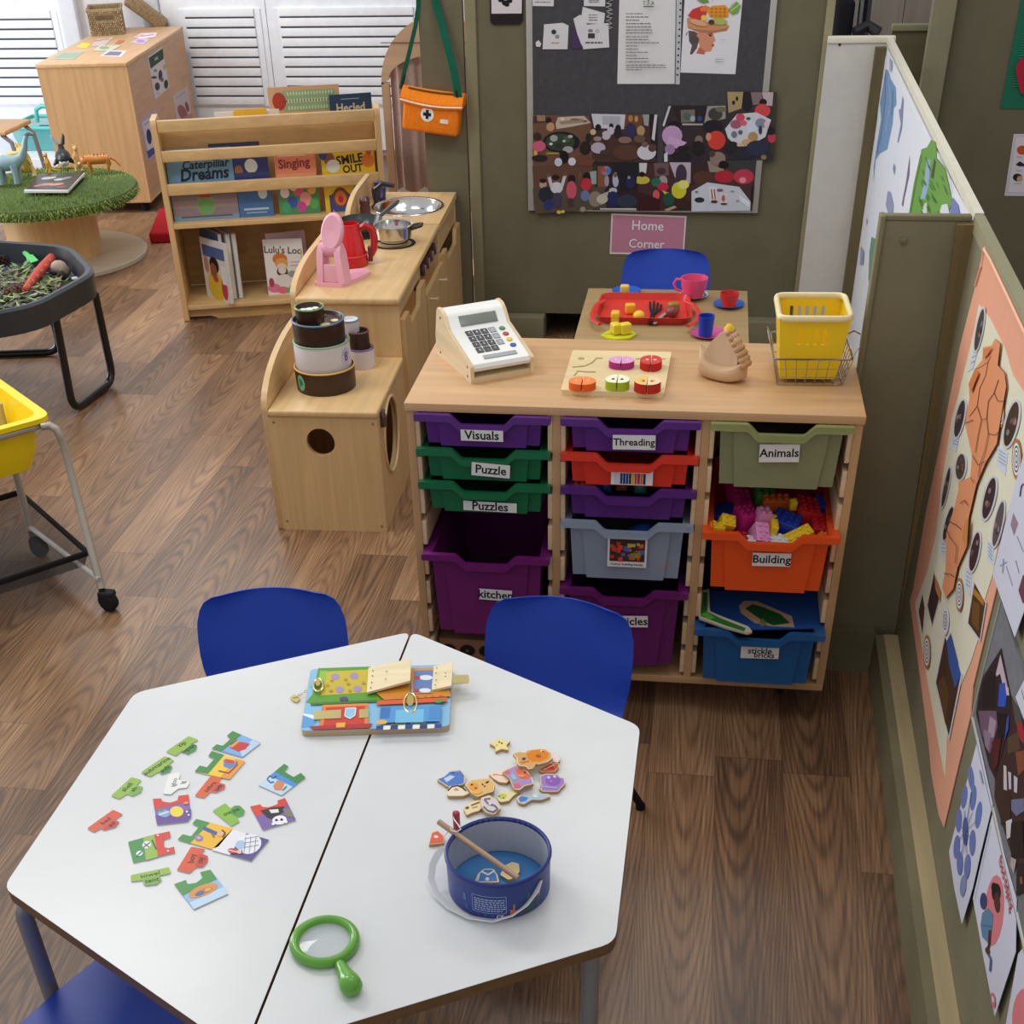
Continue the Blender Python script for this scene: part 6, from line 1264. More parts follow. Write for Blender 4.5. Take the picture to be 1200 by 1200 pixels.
# stacking tubs on the washing machine
def tub(label, c0, z, r0, r1, h, c, rim, grp, num=None, top=None, nc=None, ang=-100):
    t = thing('stacking_tub', label, 'stacking tub', (c0.x, c0.y, z), 0, grp)
    MB().lathe([(0, 0), (r0, 0), (r0 + .001, .002), (r1, h - .004), (r1 - .004, h - .002), (r1 - .008, h - .012), (0, h - .012)], (0, 0, 0), c, 40).build('body', PLASTIC, t)
    b = MB(); n = 40; b.tube([((r1 - .001) * math.cos(2 * PI * k / n), (r1 - .001) * math.sin(2 * PI * k / n), h - .004) for k in range(n)], .003, rim, 8, closed=True); b.build('rim', PLASTIC, t)
    if num:
        b = MB(); v, f = textgeo(num, .02, 0.); rr = (r0 + r1) / 2 + .0016; a0 = R(ang); S = h * .62
        if nc:
            vs = [(0, 0)] + [(.5 * math.cos(w) * .8, .5 * math.sin(w) * 1.1) for w in [2 * PI * k / 24 for k in range(24)]]
            pt = lambda x, y, o: ((r0 + (r1 - r0) * (.5 + y * S / h) + o) * math.cos(a0 + x * S / rr), (r0 + (r1 - r0) * (.5 + y * S / h) + o) * math.sin(a0 + x * S / rr), h * .48 + y * S)
            b.add([pt(x, y, .0008) for x, y in vs], [(0, i + 1, (i + 1) % 24 + 1) for i in range(24)], nc[0])
            b.add([pt(x * .75, y * .75, .0014) for x, y in v], f, nc[1])
        b.build('number', PAPER, t)
    if top:
        b = MB()
        for x, y, r, cc in top: b.lathe([(r, 0), (r, .0016), (0, .0018)], (x, y, h - .012), cc, 14)
        b.build('lid_picture', PAPER, t)
    return t
BRN, WHT = (58, 38, 26), (224, 220, 222)
c0 = (oz(348, 452, LZ) + oz(418, 453, LZ)) / 2; c0 = Vector((c0.x, c0.y + .0, 0)); z = LZ; g_ = 'stacking tubs in two towers on the toy washing machine'
tub('brown tub with a green number patch, bottom of the tall tower', c0, z, .093, .096, .074, BRN, (226, 176, 92), g_, '9', None, ((112, 186, 146), (40, 110, 84)), -130); z += .066
tub('white tub with a green rim, second from the bottom of the tall tower', c0 + Vector((-.002, .002, 0)), z, .088, .088, .086, WHT, (130, 176, 136), g_, '8', None, ((196, 186, 206), (116, 96, 166)), -20); z += .078
tub('brown tub with a blue rim, third from the bottom of the tall tower', c0 + Vector((-.006, .004, 0)), z, .079, .081, .072, (58, 34, 22), (92, 128, 150), g_, None, [(.03, -.03, .016, (222, 196, 130)), (.05, .01, .012, (230, 220, 170)), (.0, .05, .016, (90, 60, 50))]); z += .062
tub('small dark brown tub with a green rim, on top of the tall tower', c0 + Vector((-.026, -.008, 0)), z, .042, .045, .05, (54, 32, 24), (128, 160, 96), g_, None, [(.0, .0, .012, (236, 232, 232)), (.016, .012, .010, (236, 230, 236)), (-.018, -.006, .010, (230, 226, 226)), (.012, -.016, .009, (226, 222, 226))])
c1 = (oz(414, 428, LZ) + oz(437, 430, LZ)) / 2; c1 = Vector((c1.x, c1.y, 0)); z = LZ
tub('plain white tub at the bottom of the short tower', c1, z, .041, .040, .066, (222, 212, 216), (120, 90, 140), g_); z += .058
tub('dark brown tub with a plum rim in the middle of the short tower', c1 + Vector((-.006, 0, 0)), z, .035, .034, .062, (56, 34, 30), (110, 62, 84), g_); z += .054
tub('small white tub with a teal rim on top of the short tower', c1 + Vector((-.034, .006, 0)), z, .030, .031, .042, (226, 216, 220), (90, 150, 160), g_)

# ================================================================== bookcase
O_ = Vector((-1.69, 2.94, 0)); BA = R(16); BM = local(O_, BA)
BWd, BHt, BD = .97, .838, .34; BC1 = (216, 178, 124); BC2 = (196, 156, 102)
t = thing('bookcase', 'low wooden display bookcase with picture books facing out, left of the toy kitchen', 'bookcase', BM @ Vector((BWd / 2, .15, 0)), BA)
def B_M(): return MB(BM)
for u0 in (0, BWd - .024):
    b = B_M(); P = [(u0, -.008, 0), (u0, BD, 0), (u0, BD, .60), (u0, .14, BHt), (u0, .0, BHt), (u0, -.008, BHt - .02)]
    b.prism(roundpoly(P, .012), (.024, 0, 0), BC1); b.build('side_panel', WOODZ, t, True)
u0, u1 = .024, BWd - .024
for nm, z0, z1, y0, y1, c in (('top_board', .785, BHt - .006, .004, .024, BC1), ('rail', .672, .716, -.004, .014, BC1), ('rail', .538, .585, -.004, .014, BC1), ('shelf', .402, .422, -.006, BD - .02, BC1), ('shelf', .050, .070, -.002, BD - .02, BC1), ('display_back', .422, .79, .095, .107, BC2), ('rear_panel', .07, .402, BD - .02, BD - .008, BC2)):
    b = B_M(); b.box(u0, u1, y0, y1, z0, z1, c, .004 if nm in ('rail', 'top_board') else .002); b.build(nm, WOODX, t, True)
b = B_M(); b.prism([(u0, .02, .05), (u0, .02, 0), (u0 + .11, .02, .0), (u0 + .135, .02, .016), (u1 - .135, .02, .016), (u1 - .11, .02, 0), (u1, .02, 0), (u1, .02, .05)][0:1] + [(u0, .02, .014), (u0 + .10, .02, .014), (u0 + .13, .02, .0), (u1 - .13, .02, .0), (u1 - .10, .02, .014), (u1, .02, .014), (u1, .02, .05)], (0, .016, 0), BC2); b.build('plinth', WOODX, t, True)
def book(label, u, w, z0, h, c, art=None, v=.045, th=.012, tilt=0., lean=6., M0=None, spine=None, group='picture books on the bookcase'):
    """standing book: cover faces the room; art(mb, w, h) draws on the cover in local x/z"""
    t = thing('picture_book', label, 'book', BM @ Vector((u + w / 2, v, z0)) if M0 is None else M0, BA + R(tilt), group)
    L_ = Matrix.Rotation(R(-lean), 4, 'X')
    b = MB(L_); b.box(-w / 2, w / 2, 0, .0014, 0, h, c); b.box(-w / 2, w / 2, th - .0014, th, 0, h, c); b.box(-w / 2 - .0008, -w / 2, 0, th, 0, h, spine or c)
    if art:
        b.M = L_ @ Matrix.Rotation(PI / 2, 4, 'X') @ Matrix.Translation((-w / 2, 0, .0003)); art(b)
    b.build('cover', GLOSSPAPER, t)
    b = MB(L_); b.box(-w / 2 + .001, w / 2 - .003, .0015, th - .0015, .003, h - .003, (226, 220, 208)); b.build('pages', PAPER, t)
    return t
_k = [0]
def R2(b, x0, y0, x1, y1, c): _k[0] += 1; z = .0001 * (_k[0] % 60); b.poly([(x0, y0, z), (x1, y0, z), (x1, y1, z), (x0, y1, z)], c)
def E2(b, x, y, rx, ry, c, n=18): _k[0] += 1; z = .0001 * (_k[0] % 60); b.poly([(x + rx * math.cos(2 * PI * i / n), y + ry * math.sin(2 * PI * i / n), z) for i in range(n)], c)
def T2(b, s_, x, y, sz, c, bold=.02, sh=0., rot=0.):
    _k[0] += 1; z = .0001 * (_k[0] % 60); b.text(s_, (x, y, z), (math.cos(rot), math.sin(rot), 0), (-math.sin(rot), math.cos(rot), 0), sz, c, bold, sh)
SZ = .4225
def catb(b):
    _k[0] = 0; R2(b, 0, .02, .285, .15, (140, 122, 124)); R2(b, 0, .05, .285, .08, (158, 138, 136)); R2(b, 0, .10, .285, .125, (120, 106, 112)); E2(b, .145, .062, .042, .044, (150, 150, 110)); E2(b, .145, .055, .034, .036, (110, 160, 90)); R2(b, .12, .09, .17, .108, (190, 60, 50)); R2(b, .03, .012, .255, .018, (110, 80, 84))
    T2(b, 'Caterpillar', .165, .222, .047, (22, 34, 52), .022, .25, .03); T2(b, 'Dreams', .155, .183, .066, (22, 34, 52), .03, .2, .03)
book('wide blue picture book titled Caterpillar Dreams, leftmost on the display shelf', .03, .285, SZ, .285, (112, 152, 178), catb)
def blu(b):
    _k[0] = 0; R2(b, 0, .0, .15, .14, (70, 112, 160)); E2(b, .11, .095, .02, .024, (214, 220, 216)); R2(b, .02, .028, .13, .036, (180, 196, 214)); R2(b, .03, .015, .12, .02, (150, 176, 200)); E2(b, .075, .205, .028, .028, (226, 228, 216)); E2(b, .02, .19, .018, .02, (170, 110, 70)); R2(b, 0, .165, .15, .18, (58, 66, 110)); T2(b, 'The Bedtime', .075, .245, .018, (226, 226, 230)); E2(b, .03, .135, .03, .012, (150, 170, 200))
book('narrow navy picture book with a full moon, second from the left on the display shelf', .318, .15, SZ, .265, (50, 58, 118), blu)
def sing(b):
    _k[0] = 0; R2(b, 0, .165, .18, .27, (232, 140, 104)); R2(b, .06, .235, .18, .262, (226, 110, 120)); T2(b, 'Singing', .085, .205, .05, (150, 40, 50), .028, 0, .04); R2(b, .02, .235, .14, .241, (250, 230, 220)); R2(b, 0, 0, .18, .13, (80, 140, 90))
    for i, (x, y, r, c) in enumerate([(.03, .09, .02, (240, 220, 230)), (.06, .05, .022, (60, 90, 170)), (.09, .10, .024, (226, 90, 130)), (.12, .06, .026, (236, 150, 150)), (.15, .10, .02, (240, 180, 80)), (.155, .04, .02, (90, 170, 80)), (.10, .03, .02, (200, 70, 150)), (.03, .03, .02, (70, 160, 110)), (.07, .115, .018, (250, 210, 190)), (.13, .118, .018, (226, 110, 90))]): E2(b, x, y, r, r * 1.1, c)
book('orange picture book titled Singing with dancing figures, third on the display shelf', .495, .178, SZ, .275, (238, 160, 110), sing, spine=(206, 110, 70))
def smile(b):
    _k[0] = 0; R2(b, 0, 0, .235, .28, (232, 194, 40)); T2(b, 'SMILE', .125, .208, .048, (26, 22, 20), .03, 0, .08); T2(b, 'OUT', .135, .170, .042, (26, 22, 20), .03, 0, .06); E2(b, .035, .215, .024, .028, (150, 90, 50)); E2(b, .05, .185, .03, .026, (226, 226, 220)); E2(b, .205, .20, .028, .028, (226, 130, 50)); E2(b, .21, .235, .012, .012, (200, 70, 40)); E2(b, .01, .24, .02, .03, (60, 70, 130))
    E2(b, .07, .04, .05, .05, (66, 76, 140)); E2(b, .07, .06, .034, .04, (130, 70, 30)); E2(b, .07, .055, .026, .03, (226, 120, 60)); E2(b, .07, .05, .012, .014, (190, 40, 40)); R2(b, .02, .0, .03, .07, (60, 70, 130)); E2(b, .15, .05, .03, .06, (90, 90, 150)); T2(b, 'LOUD', .15, .13, .03, (40, 36, 30))
book('yellow picture book with SMILE OUT in black letters, rightmost on the display shelf', .70, .235, SZ, .282, (232, 194, 40), smile)
def plain(c2, ti=None, tc=(230, 220, 210)):
    def f(b): _k[0] = 0; R2(b, .01, .01, .19, .2, c2)
    return f
book('dark purple picture book whose top edge shows above the upper rail', .22, .22, SZ, .335, (64, 58, 92), plain((70, 64, 100)), v=.064)
book('tan picture book whose top just shows above the rail behind the yellow one', .715, .17, SZ, .305, (196, 160, 90), plain((190, 150, 80)), v=.064)
def gob(b):
    _k[0] = 0; R2(b, .06, .345, .29, .425, (150, 176, 130)); E2(b, .045, .385, .03, .035, (180, 60, 40)); R2(b, .06, .383, .28, .387, (110, 60, 40))
    for i in range(16):
        for j in range(3): E2(b, .085 + i * .0128, .357 + j * .028, .0035, .008, (206, 222, 180))
    E2(b, .17, .30, .06, .04, (80, 130, 170)); R2(b, .02, .305, .09, .335, (222, 216, 216))
book('tan picture book with a green patterned band, standing behind the top board', .50, .31, .46, .44, (214, 168, 124), gob, v=.20, lean=4)
def navy(b): _k[0] = 0; R2(b, .01, .01, .17, .33, (40, 70, 100)); T2(b, 'Hecled', .09, .352, .045, (206, 190, 160), .03); R2(b, .05, .385, .13, .388, (160, 170, 180))
book('navy picture book with pale lettering behind the right end of the top board', .765, .185, .46, .405, (38, 66, 94), navy, v=.17, lean=4, tilt=4)
for i, (lab, u_, c, h_, v_) in enumerate([('yellow book lying low behind the middle of the top board', .345, (236, 186, 60), .372, .15), ('white edged book behind the left of the top board', .26, (232, 226, 216), .362, .17)]):
    book(lab, u_, .14 if i == 0 else .28, .46, h_, c, None, v=v_, lean=2)
# books on the low shelf
def girl(b):
    _k[0] = 0; R2(b, .012, .185, .178, .235, (84, 106, 158)); R2(b, .012, .01, .178, .18, (222, 214, 206)); E2(b, .085, .06, .06, .07, (222, 190, 60)); E2(b, .09, .155, .036, .036, (40, 28, 26)); E2(b, .08, .13, .026, .034, (150, 90, 66)); E2(b, .03, .15, .018, .04, (190, 140, 116)); E2(b, .15, .06, .022, .05, (196, 60, 80)); E2(b, .09, .095, .02, .016, (190, 80, 70)); R2(b, .14, .08, .18, .16, (234, 230, 228))
bk_ = book('picture book with a girl in a yellow dress, angled on the low shelf', .075, .19, .0705, .262, (226, 222, 220), girl, v=.05, tilt=-52, lean=1, th=.012)
for i, (lab, du, dv, c, h_, ti) in enumerate([('slate blue book standing just behind the girl cover book', .175, .072, (78, 112, 148), .29, -62), ('pale edged book, second behind the girl cover book', .215, .08, (206, 204, 208), .285, -66), ('pale blue book at the right of the angled group', .245, .086, (176, 194, 212), .285, -68)]):
    book(lab, du - .115, .19, .0705, h_, c, (lambda b: (R2(b, .01, .02, .17, .05, (200, 210, 220)))) if i == 0 else None, v=dv + .05, tilt=ti, lean=1, th=.02)
def lulu(b):
    _k[0] = 0; T2(b, "Lulu's Loo", .088, .192, .042, (90, 70, 74), .018, 0, -.06); E2(b, .07, .155, .034, .026, (214, 120, 50)); E2(b, .075, .135, .03, .026, (228, 160, 90)); E2(b, .075, .118, .024, .02, (230, 210, 190)); E2(b, .075, .10, .026, .022, (96, 66, 60)); E2(b, .075, .107, .018, .016, (232, 222, 212)); E2(b, .08, .06, .04, .03, (226, 220, 218)); E2(b, .03, .03, .03, .02, (222, 120, 150)); E2(b, .07, .02, .03, .016, (226, 110, 130)); E2(b, .135, .03, .035, .022, (80, 150, 90)); E2(b, .11, .018, .03, .014, (110, 170, 120)); E2(b, .02, .055, .012, .02, (170, 70, 80)); R2(b, .115, .14, .165, .143, (190, 180, 180)); R2(b, .115, .125, .165, .128, (220, 150, 150)); E2(b, .12, .09, .02, .014, (150, 160, 150)); R2(b, .168, .02, .172, .20, (226, 196, 90))
book("white picture book titled Lulu's Loo on the low shelf", .395, .178, .0705, .24, (232, 228, 226), lulu, v=.07, lean=5, tilt=-6)
book("pink backed book behind Lulu's Loo on the low shelf", .415, .18, .0705, .262, (190, 160, 176), None, v=.10, lean=5, tilt=8)

# ================================================================== cabinet with cards and basket
cz0, cz1 = .055, .772; CR = R(6.2)
CW = (204, 160, 112); CM = local(Vector((-2.54, 4.83, 0)), CR)
t = thing('wooden_cabinet', 'tall beech cabinet end with papers on its side, beside the white louvred doors', 'cabinet', CM @ Vector((-.25, .67, 0)), CR)
def cbox(nm, m, *a, bev=0.): b = MB(CM); b.box(*a, bev); b.build(nm, m, t, True)
cbox('top', WOODY, -.504, .004, -.004, 1.354, cz1 - .02, cz1, (212, 170, 124), bev=.003)
cbox('end_panel', WOODZ, -.5, 0, 0, .018, cz0 + .018, cz1 - .02, CW); cbox('side_panel', WOODY, -.018, 0, .018, 1.35, cz0 + .018, cz1 - .02, (200, 152, 112)); cbox('side_panel', WOODY, -.5, -.482, .018, 1.35, cz0 + .018, cz1 - .02, CW)
cbox('base', WOODY, -.5, 0, 0, 1.35, cz0, cz0 + .018, (208, 166, 120), bev=.002)
for x in (-.44, -.06):
    for y in (.08, 1.27): b = MB(CM); b.lathe([(.025, 0), (.028, .01), (.028, .045), (.015, .055)], (x, y, 0), (30, 30, 32), 14); b.build('castor', MATTE, t, True)
CS = Plane((-2.54, 4.83, 0), (math.cos(CR), math.sin(CR), 0))
C5 = lambda P: K(P, 150, 40, 7.5)
def post1(s):
    s.a(C5([(180, 210), (305, 125), (315, 215), (200, 305)]), (52, 72, 58)); s.txt('ANIMALS', *C5([(250, 215)])[0], 10, -7, 3.2, (190, 200, 180), .02)
    for x, y, a, b_, c in ((285, 360, 18, 46, (60, 60, 70)), (230, 380, 26, 12, (80, 80, 90)), (258, 460, 22, 36, (70, 60, 60)), (335, 440, 18, 40, (50, 56, 52)), (320, 290, 12, 26, (190, 170, 120)), (240, 320, 16, 14, (150, 140, 150)), (265, 520, 20, 14, (200, 190, 190)), (300, 400, 14, 20, (110, 104, 104))): s.ell(*C5([(x, y)])[0], 0, b_ / 7.5, a / 7.5, c)
paper('white animal poster with a dark green heading, highest on the cabinet side', 'poster', 'poster', C5([(170, 205), (300, 110), (365, 465), (240, 575)]), (212, 206, 206), post1, CS, .0006, group=None)
paper('pinkish poster with a faint red drawing, far end of the cabinet side', 'poster', 'poster', C5([(395, 540), (522, 450), (575, 800), (450, 880)]), (200, 184, 184), lambda s: (s.ell(*C5([(480, 690)])[0], 4, 9, 5, (160, 96, 100)), s.ell(*C5([(520, 640)])[0], 1.5, 6, 2, (140, 80, 84)), s.line(C5([(425, 560), (505, 505)]), 1.4, (160, 160, 164)), s.a(C5([(440, 760), (560, 690), (572, 790), (450, 870)]), (186, 140, 140))), CS, .0006)
paper('lilac bordered poster with dark blue shapes, lowest on the cabinet side', 'poster', 'poster', C5([(105, 755), (255, 650), (310, 980), (180, 1120)]), (186, 172, 190), lambda s: (s.a(C5([(125, 780), (245, 690), (290, 960), (185, 1070)]), (212, 204, 210)), s.ell(*C5([(185, 900)])[0], 1, 9, 3, (44, 50, 96)), s.a(C5([(165, 1030), (280, 960), (295, 990), (182, 1095)]), (80, 76, 140)), s.line(C5([(140, 800), (235, 730)]), 1, (130, 120, 150))), CS, .0006)
CT = Plane((0, 0, cz1 + .0005), (0, 0, 1)); C4 = lambda P: K(P, 60, 0, 7.06)
def tcard(label, P, c, art=None, k=0):
    paper(label, 'picture_card', 'card', C4(P), c, art, CT, .0004 + k * .0008, group='loose cards on the cabinet top')
tcard('large pale green sheet at the front left of the cabinet top', [(0, 490), (90, 430), (275, 425), (185, 492)], (176, 190, 170), lambda s: s.a(C4([(20, 480), (100, 440), (255, 436), (180, 482)]), (160, 178, 160)))
tcard('white card with a purple picture at the front of the cabinet top', [(400, 465), (470, 415), (625, 420), (580, 470)], (222, 216, 220), lambda s: s.a(C4([(430, 458), (485, 425), (590, 428), (560, 460)]), (130, 120, 150)))
tcard('yellow splashed card at the left of the cabinet top', [(205, 390), (260, 350), (330, 365), (290, 400)], (226, 206, 110), lambda s: s.ell(*C4([(285, 368)])[0], 5, 0, 2, (240, 214, 60)))
tcard('pale card with pink lines in the middle of the cabinet top', [(320, 385), (380, 320), (520, 305), (440, 375)], (206, 186, 180), lambda s: s.line(C4([(360, 340), (480, 320)]), 1, (190, 120, 110)))
tcard('white and green card right of the yellow one', [(340, 420), (400, 375), (580, 375), (500, 420)], (200, 204, 186), lambda s: s.ell(*C4([(440, 395)])[0], 6, 0, 2, (150, 170, 130)), 1)
tcard('terracotta card under the seagrass basket front', [(525, 360), (560, 330), (610, 335), (570, 362)], (196, 110, 80))
tcard('lilac card at the right edge of the cabinet top', [(655, 350), (720, 315), (820, 320), (760, 368)], (206, 186, 214), lambda s: s.ell(*C4([(740, 340)])[0], 5, 0, 2, (180, 150, 190)))
tcard('white card with pink print beside the basket lid', [(680, 310), (740, 275), (880, 270), (860, 305), (760, 320)], (230, 214, 222), lambda s: (s.line(C4([(740, 300), (850, 285)]), 1, (210, 120, 150)), s.line(C4([(700, 305), (760, 285)]), 1, (226, 150, 170))), 1)
# seagrass basket
A = oz(107, 42.5, cz1); B_ = oz(146.5, 40.2, cz1); ux = (B_ - A).normalized(); L_ = (B_ - A).length
t = thing('seagrass_basket', 'small rectangular woven seagrass basket standing on the cabinet', 'basket', (A + B_) / 2, math.atan2(ux.y, ux.x))
w = L_ / 2; D_ = .26; H_ = .13; WK = (146, 124, 92)
b = MB()
hz0, hz1 = .078, .106
for y0, y1 in ((0, .012), (D_ - .012, D_)):
    for x0, x1, z0, z1 in ((-w, w, 0, hz0), (-w, -.055, hz0, hz1), (.055, w, hz0, hz1), (-w, w, hz1, H_)): b.box(x0, x1, y0, y1, z0, z1, WK)
for s_ in (-1, 1): b.box(min(s_ * w, s_ * (w - .012)), max(s_ * w, s_ * (w - .012)), .012, D_ - .012, 0, H_, WK)
b.box(-w + .012, w - .012, .012, D_ - .012, 0, .01, WK)
random.seed(5)
for i in range(12):
    for j in range(15):
        z = .006 + i * .0102; x = -w + (j + .5 + .5 * (i % 2)) * 2 * w / 15.5
        if abs(x) < .06 and hz0 - .006 < z < hz1 + .006: continue
        dk = random.randint(-24, 18); b.ball((x, -.001, z), w / 16, .005, .0056, (160 + dk, 138 + dk, 104 + dk), 6)
b.build('woven_body', WICKER, t)
b = MB(); b.tube([(-w, 0, H_), (w, 0, H_), (w, D_, H_), (-w, D_, H_)], .009, (158, 136, 100), 8, closed=True); b.build('rim', WICKER, t)
q = oz(166, 33, cz1)
t = thing('basket_lid', 'woven seagrass lid leaning against the right side of the basket', 'basket lid', q, math.atan2(ux.y, ux.x))
b = MB(Matrix.Translation((.07, .02, .045)) @ Matrix.Rotation(R(38), 4, 'Y')); b.box(-.175, .09, 0, .22, -.03, .045, (152, 128, 94), .008); b.build('woven_panel', WICKER, t)

# ================================================================== cable drum table with turf and animals
DC = Vector((-2.72, 3.90, 0)); TZ = .345
t = thing('cable_drum_table', 'wooden cable drum table covered with artificial grass, left of the bookcase', 'table', DC)
MB().lathe([(0, 0), (.46, 0), (.465, .004), (.465, .022), (.46, .026), (0, .026)], (0, 0, 0), (186, 172, 150), 56).build('lower_disc', WOODX, t)
b = MB(); b.lathe([(.235, .026), (.235, TZ - .03)], (0, 0, 0), (206, 166, 112), 48, cap=False); b.build('drum', WOODZ, t)
MB().lathe([(0, TZ - .03), (.455, TZ - .03), (.455, TZ - .004), (0, TZ - .004)], (0, 0, 0), (190, 158, 116), 48).build('upper_disc', WOODX, t)
random.seed(11); b = MB(); n_ = 6500; GA = [(132, 152, 68), (148, 166, 80), (112, 134, 58), (162, 176, 98)]
b.lathe([(0, TZ - .003), (.47, TZ - .003), (.478, TZ - .02), (.47, TZ - .05)], (0, 0, 0), (76, 96, 48), 48, cap=False)
for i in range(n_):
    if i % 3: r = .475 * math.sqrt(random.random()); dr = .2
    else: r = .476; dr = 1.
    a = random.uniform(0, 2 * PI); zb_ = TZ - .004 if i % 3 else TZ - random.uniform(.004, .05)
    p = Vector((r * math.cos(a), r * math.sin(a), zb_)); o = Vector((math.cos(a), math.sin(a), 0)); sd = Vector((-o.y, o.x, 0))
    q = p + o * random.uniform(.0, .009) * (1 + 1.4 * (dr > .5)) + sd * random.uniform(-.012, .012) + Vector((0, 0, random.uniform(.008, .016) if dr < .5 else random.uniform(-.02, .008)))
    k = random.uniform(.0016, .003); b.add([p - sd * k, p + sd * k, q], [(0, 1, 2)], GA[i % 4])
b.build('artificial_grass', MATTE, t, kind='stuff')
TZ += .012
def critter(name, label, cat, x, y, rz, fn, sc=1., z=TZ):
    q = oz(x, y, z); b = MB(); fn(b); o = b.build(name, PLASTIC, sharp=1.3); o.location = q; o.rotation_euler = (0, 0, rz); o.scale = (sc, sc, sc); tag(o, label, cat, 'toy animals on the grass table')
def sauro(b):
    c, c2 = (142, 170, 178), (112, 142, 150)
    b.tube([(-.32, 0, .10), (-.22, 0, .12), (-.12, 0, .14), (0, 0, .155), (.09, 0, .16), (.15, 0, .20), (.19, 0, .27), (.21, 0, .33), (.235, 0, .37)], [.006, .02, .045, .066, .056, .036, .026, .02, .016], c, 14)
    b.tube([(.215, 0, .365), (.25, 0, .38), (.29, 0, .365)], [.017, .02, .010], c2, 10)
    for x in (-.06, .07):
        for y in (-.045, .045): b.tube([(x, y, .14), (x + .005, y * 1.1, .07), (x, y * 1.1, 0)], [.034, .022, .024], c, 10)
critter('toy_dinosaur', 'pale blue long necked toy dinosaur at the left edge of the grass table', 'toy animal', 12, 214, R(12), sauro, .6)
def sail(b):
    c = (206, 176, 80)
    b.tube([(0, 0, .02), (0, .01, .06), (0, 0, .12), (0, -.02, .16)], [.035, .05, .045, .03], c, 12); b.ball((0, -.045, .175), .036, .045, .034, (216, 180, 70)); b.ball((0, -.09, .165), .02, .03, .018, c)
    for s_ in (-1, 1): b.tube([(s_ * .03, -.01, .07), (s_ * .05, -.02, .03), (s_ * .05, -.03, 0)], [.022, .017, .018], (200, 180, 110), 8); b.tube([(s_ * .03, -.03, .12), (s_ * .05, -.05, .09)], [.012, .008], c, 8); b.tube([(s_ * .02, -.05, .20), (s_ * .028, -.06, .235)], [.008, .003], (226, 200, 120), 6)
    b.tube([(0, .03, .04), (0, .10, .02), (0, .18, .01)], [.03, .016, .004], c, 8)
    for i in range(7): a = R(-60 + i * 40); b.tube([(0, -.02, .18), (.05 * math.sin(a), -.02, .18 + .05 * math.cos(a))], [.012, .005], (226, 186, 60), 6)
critter('toy_lion', 'yellow frilled toy animal standing behind the blue dinosaur', 'toy animal', 33, 206, R(20), sail, .72)
def disc_(b): b.lathe([(0, -.01), (.05, -.008), (.05, .008), (0, .01)], (0, 0, .055), (226, 190, 90), 20); b.tube([(0, 0, .0), (0, 0, .03)], .015, (206, 170, 80), 8)
critter('toy_shell', 'round yellow toy shape partly behind the blue dinosaur neck', 'toy animal', 17, 189, 0, disc_, .7)
def meer(c):
    def f(b):
        b.tube([(0, 0, .03), (0, .0, .07), (0, -.004, .12), (0, -.006, .15)], [.026, .03, .022, .014], c, 12); b.ball((0, -.012, .168), .020, .024, .02, c); b.ball((0, -.034, .163), .009, .012, .009, c, 8)
        for s_ in (-1, 1): b.tube([(s_ * .016, 0, .05), (s_ * .024, -.012, .02), (s_ * .024, -.03, 0)], [.016, .012, .011], c, 8); b.tube([(s_ * .02, -.004, .125), (s_ * .026, -.03, .09)], [.008, .006], c, 6); b.ball((s_ * .014, -.004, .188), .007, .005, .01, c, 8)
        b.tube([(0, .015, .03), (.02, .06, .01), (.04, .11, .006)], [.014, .010, .004], c, 8)
    return f
critter('toy_kangaroo', 'small yellow toy kangaroo in the middle of the grass table', 'toy animal', 58.5, 202, R(-30), meer((216, 170, 60)), .5)
critter('toy_meerkat', 'slim pale tan toy meerkat standing between the black whale and the tiger', 'toy animal', 93.5, 200, R(20), meer((214, 170, 106)), .66)
def whale(b):
    b.tube([(0, -.10, .05), (0, -.06, .055), (0, 0, .055), (0, .05, .06), (0, .085, .085), (0, .10, .12)], [.018, .045, .055, .042, .026, .016], (32, 38, 42), 14)
    b.ball((0, -.065, .035), .036, .04, .026, (196, 204, 208)); b.tube([(-.015, .10, .12), (-.05, .11, .165), (-.055, .105, .185)], [.014, .012, .003], (150, 160, 166), 8); b.tube([(.015, .10, .12), (.03, .10, .17), (.03, .10, .19)], [.014, .010, .003], (40, 46, 50), 8)
    for s_ in (-1, 1): b.tube([(s_ * .045, -.03, .04), (s_ * .075, -.02, .012)], [.018, .006], (32, 38, 42), 8)
critter('toy_whale', 'black and white toy whale at the back of the grass table', 'toy animal', 76, 194, R(25), whale, .75)
def tiger(b):
    c, c2 = (206, 130, 52), (70, 46, 30)
    b.tube([(-.10, 0, .10), (-.06, 0, .105), (0, 0, .10), (.06, 0, .105), (.10, 0, .11)], [.036, .044, .040, .045, .034], c, 14); b.tube([(.09, 0, .11), (.13, 0, .10), (.15, 0, .085)], [.034, .036, .026], (216, 140, 70), 12); b.ball((.172, 0, .075), .018, .018, .014, (236, 206, 170), 10)
    for s_ in (-1, 1):
        b.tube([(-.085, s_ * .024, .09), (-.10, s_ * .028, .05), (-.085, s_ * .028, .03), (-.08, s_ * .028, 0)], [.026, .016, .011, .012], c, 8); b.tube([(.08, s_ * .026, .09), (.085, s_ * .028, .05), (.08, s_ * .028, .025), (.085, s_ * .028, 0)], [.022, .015, .011, .013], c, 8); b.ball((.125, s_ * .028, .135), .009, .006, .010, c, 8)
    b.tube([(-.12, 0, .11), (-.16, 0, .085), (-.19, 0, .05), (-.20, 0, .03)], [.012, .009, .008, .007], c, 8)
    for x in (-.075, -.045, -.015, .02, .05): b.tube([(x, .041, .09), (x + .006, .02, .143), (x + .006, 0, .149), (x + .006, -.02, .143), (x, -.041, .09)], .0035, c2, 6)
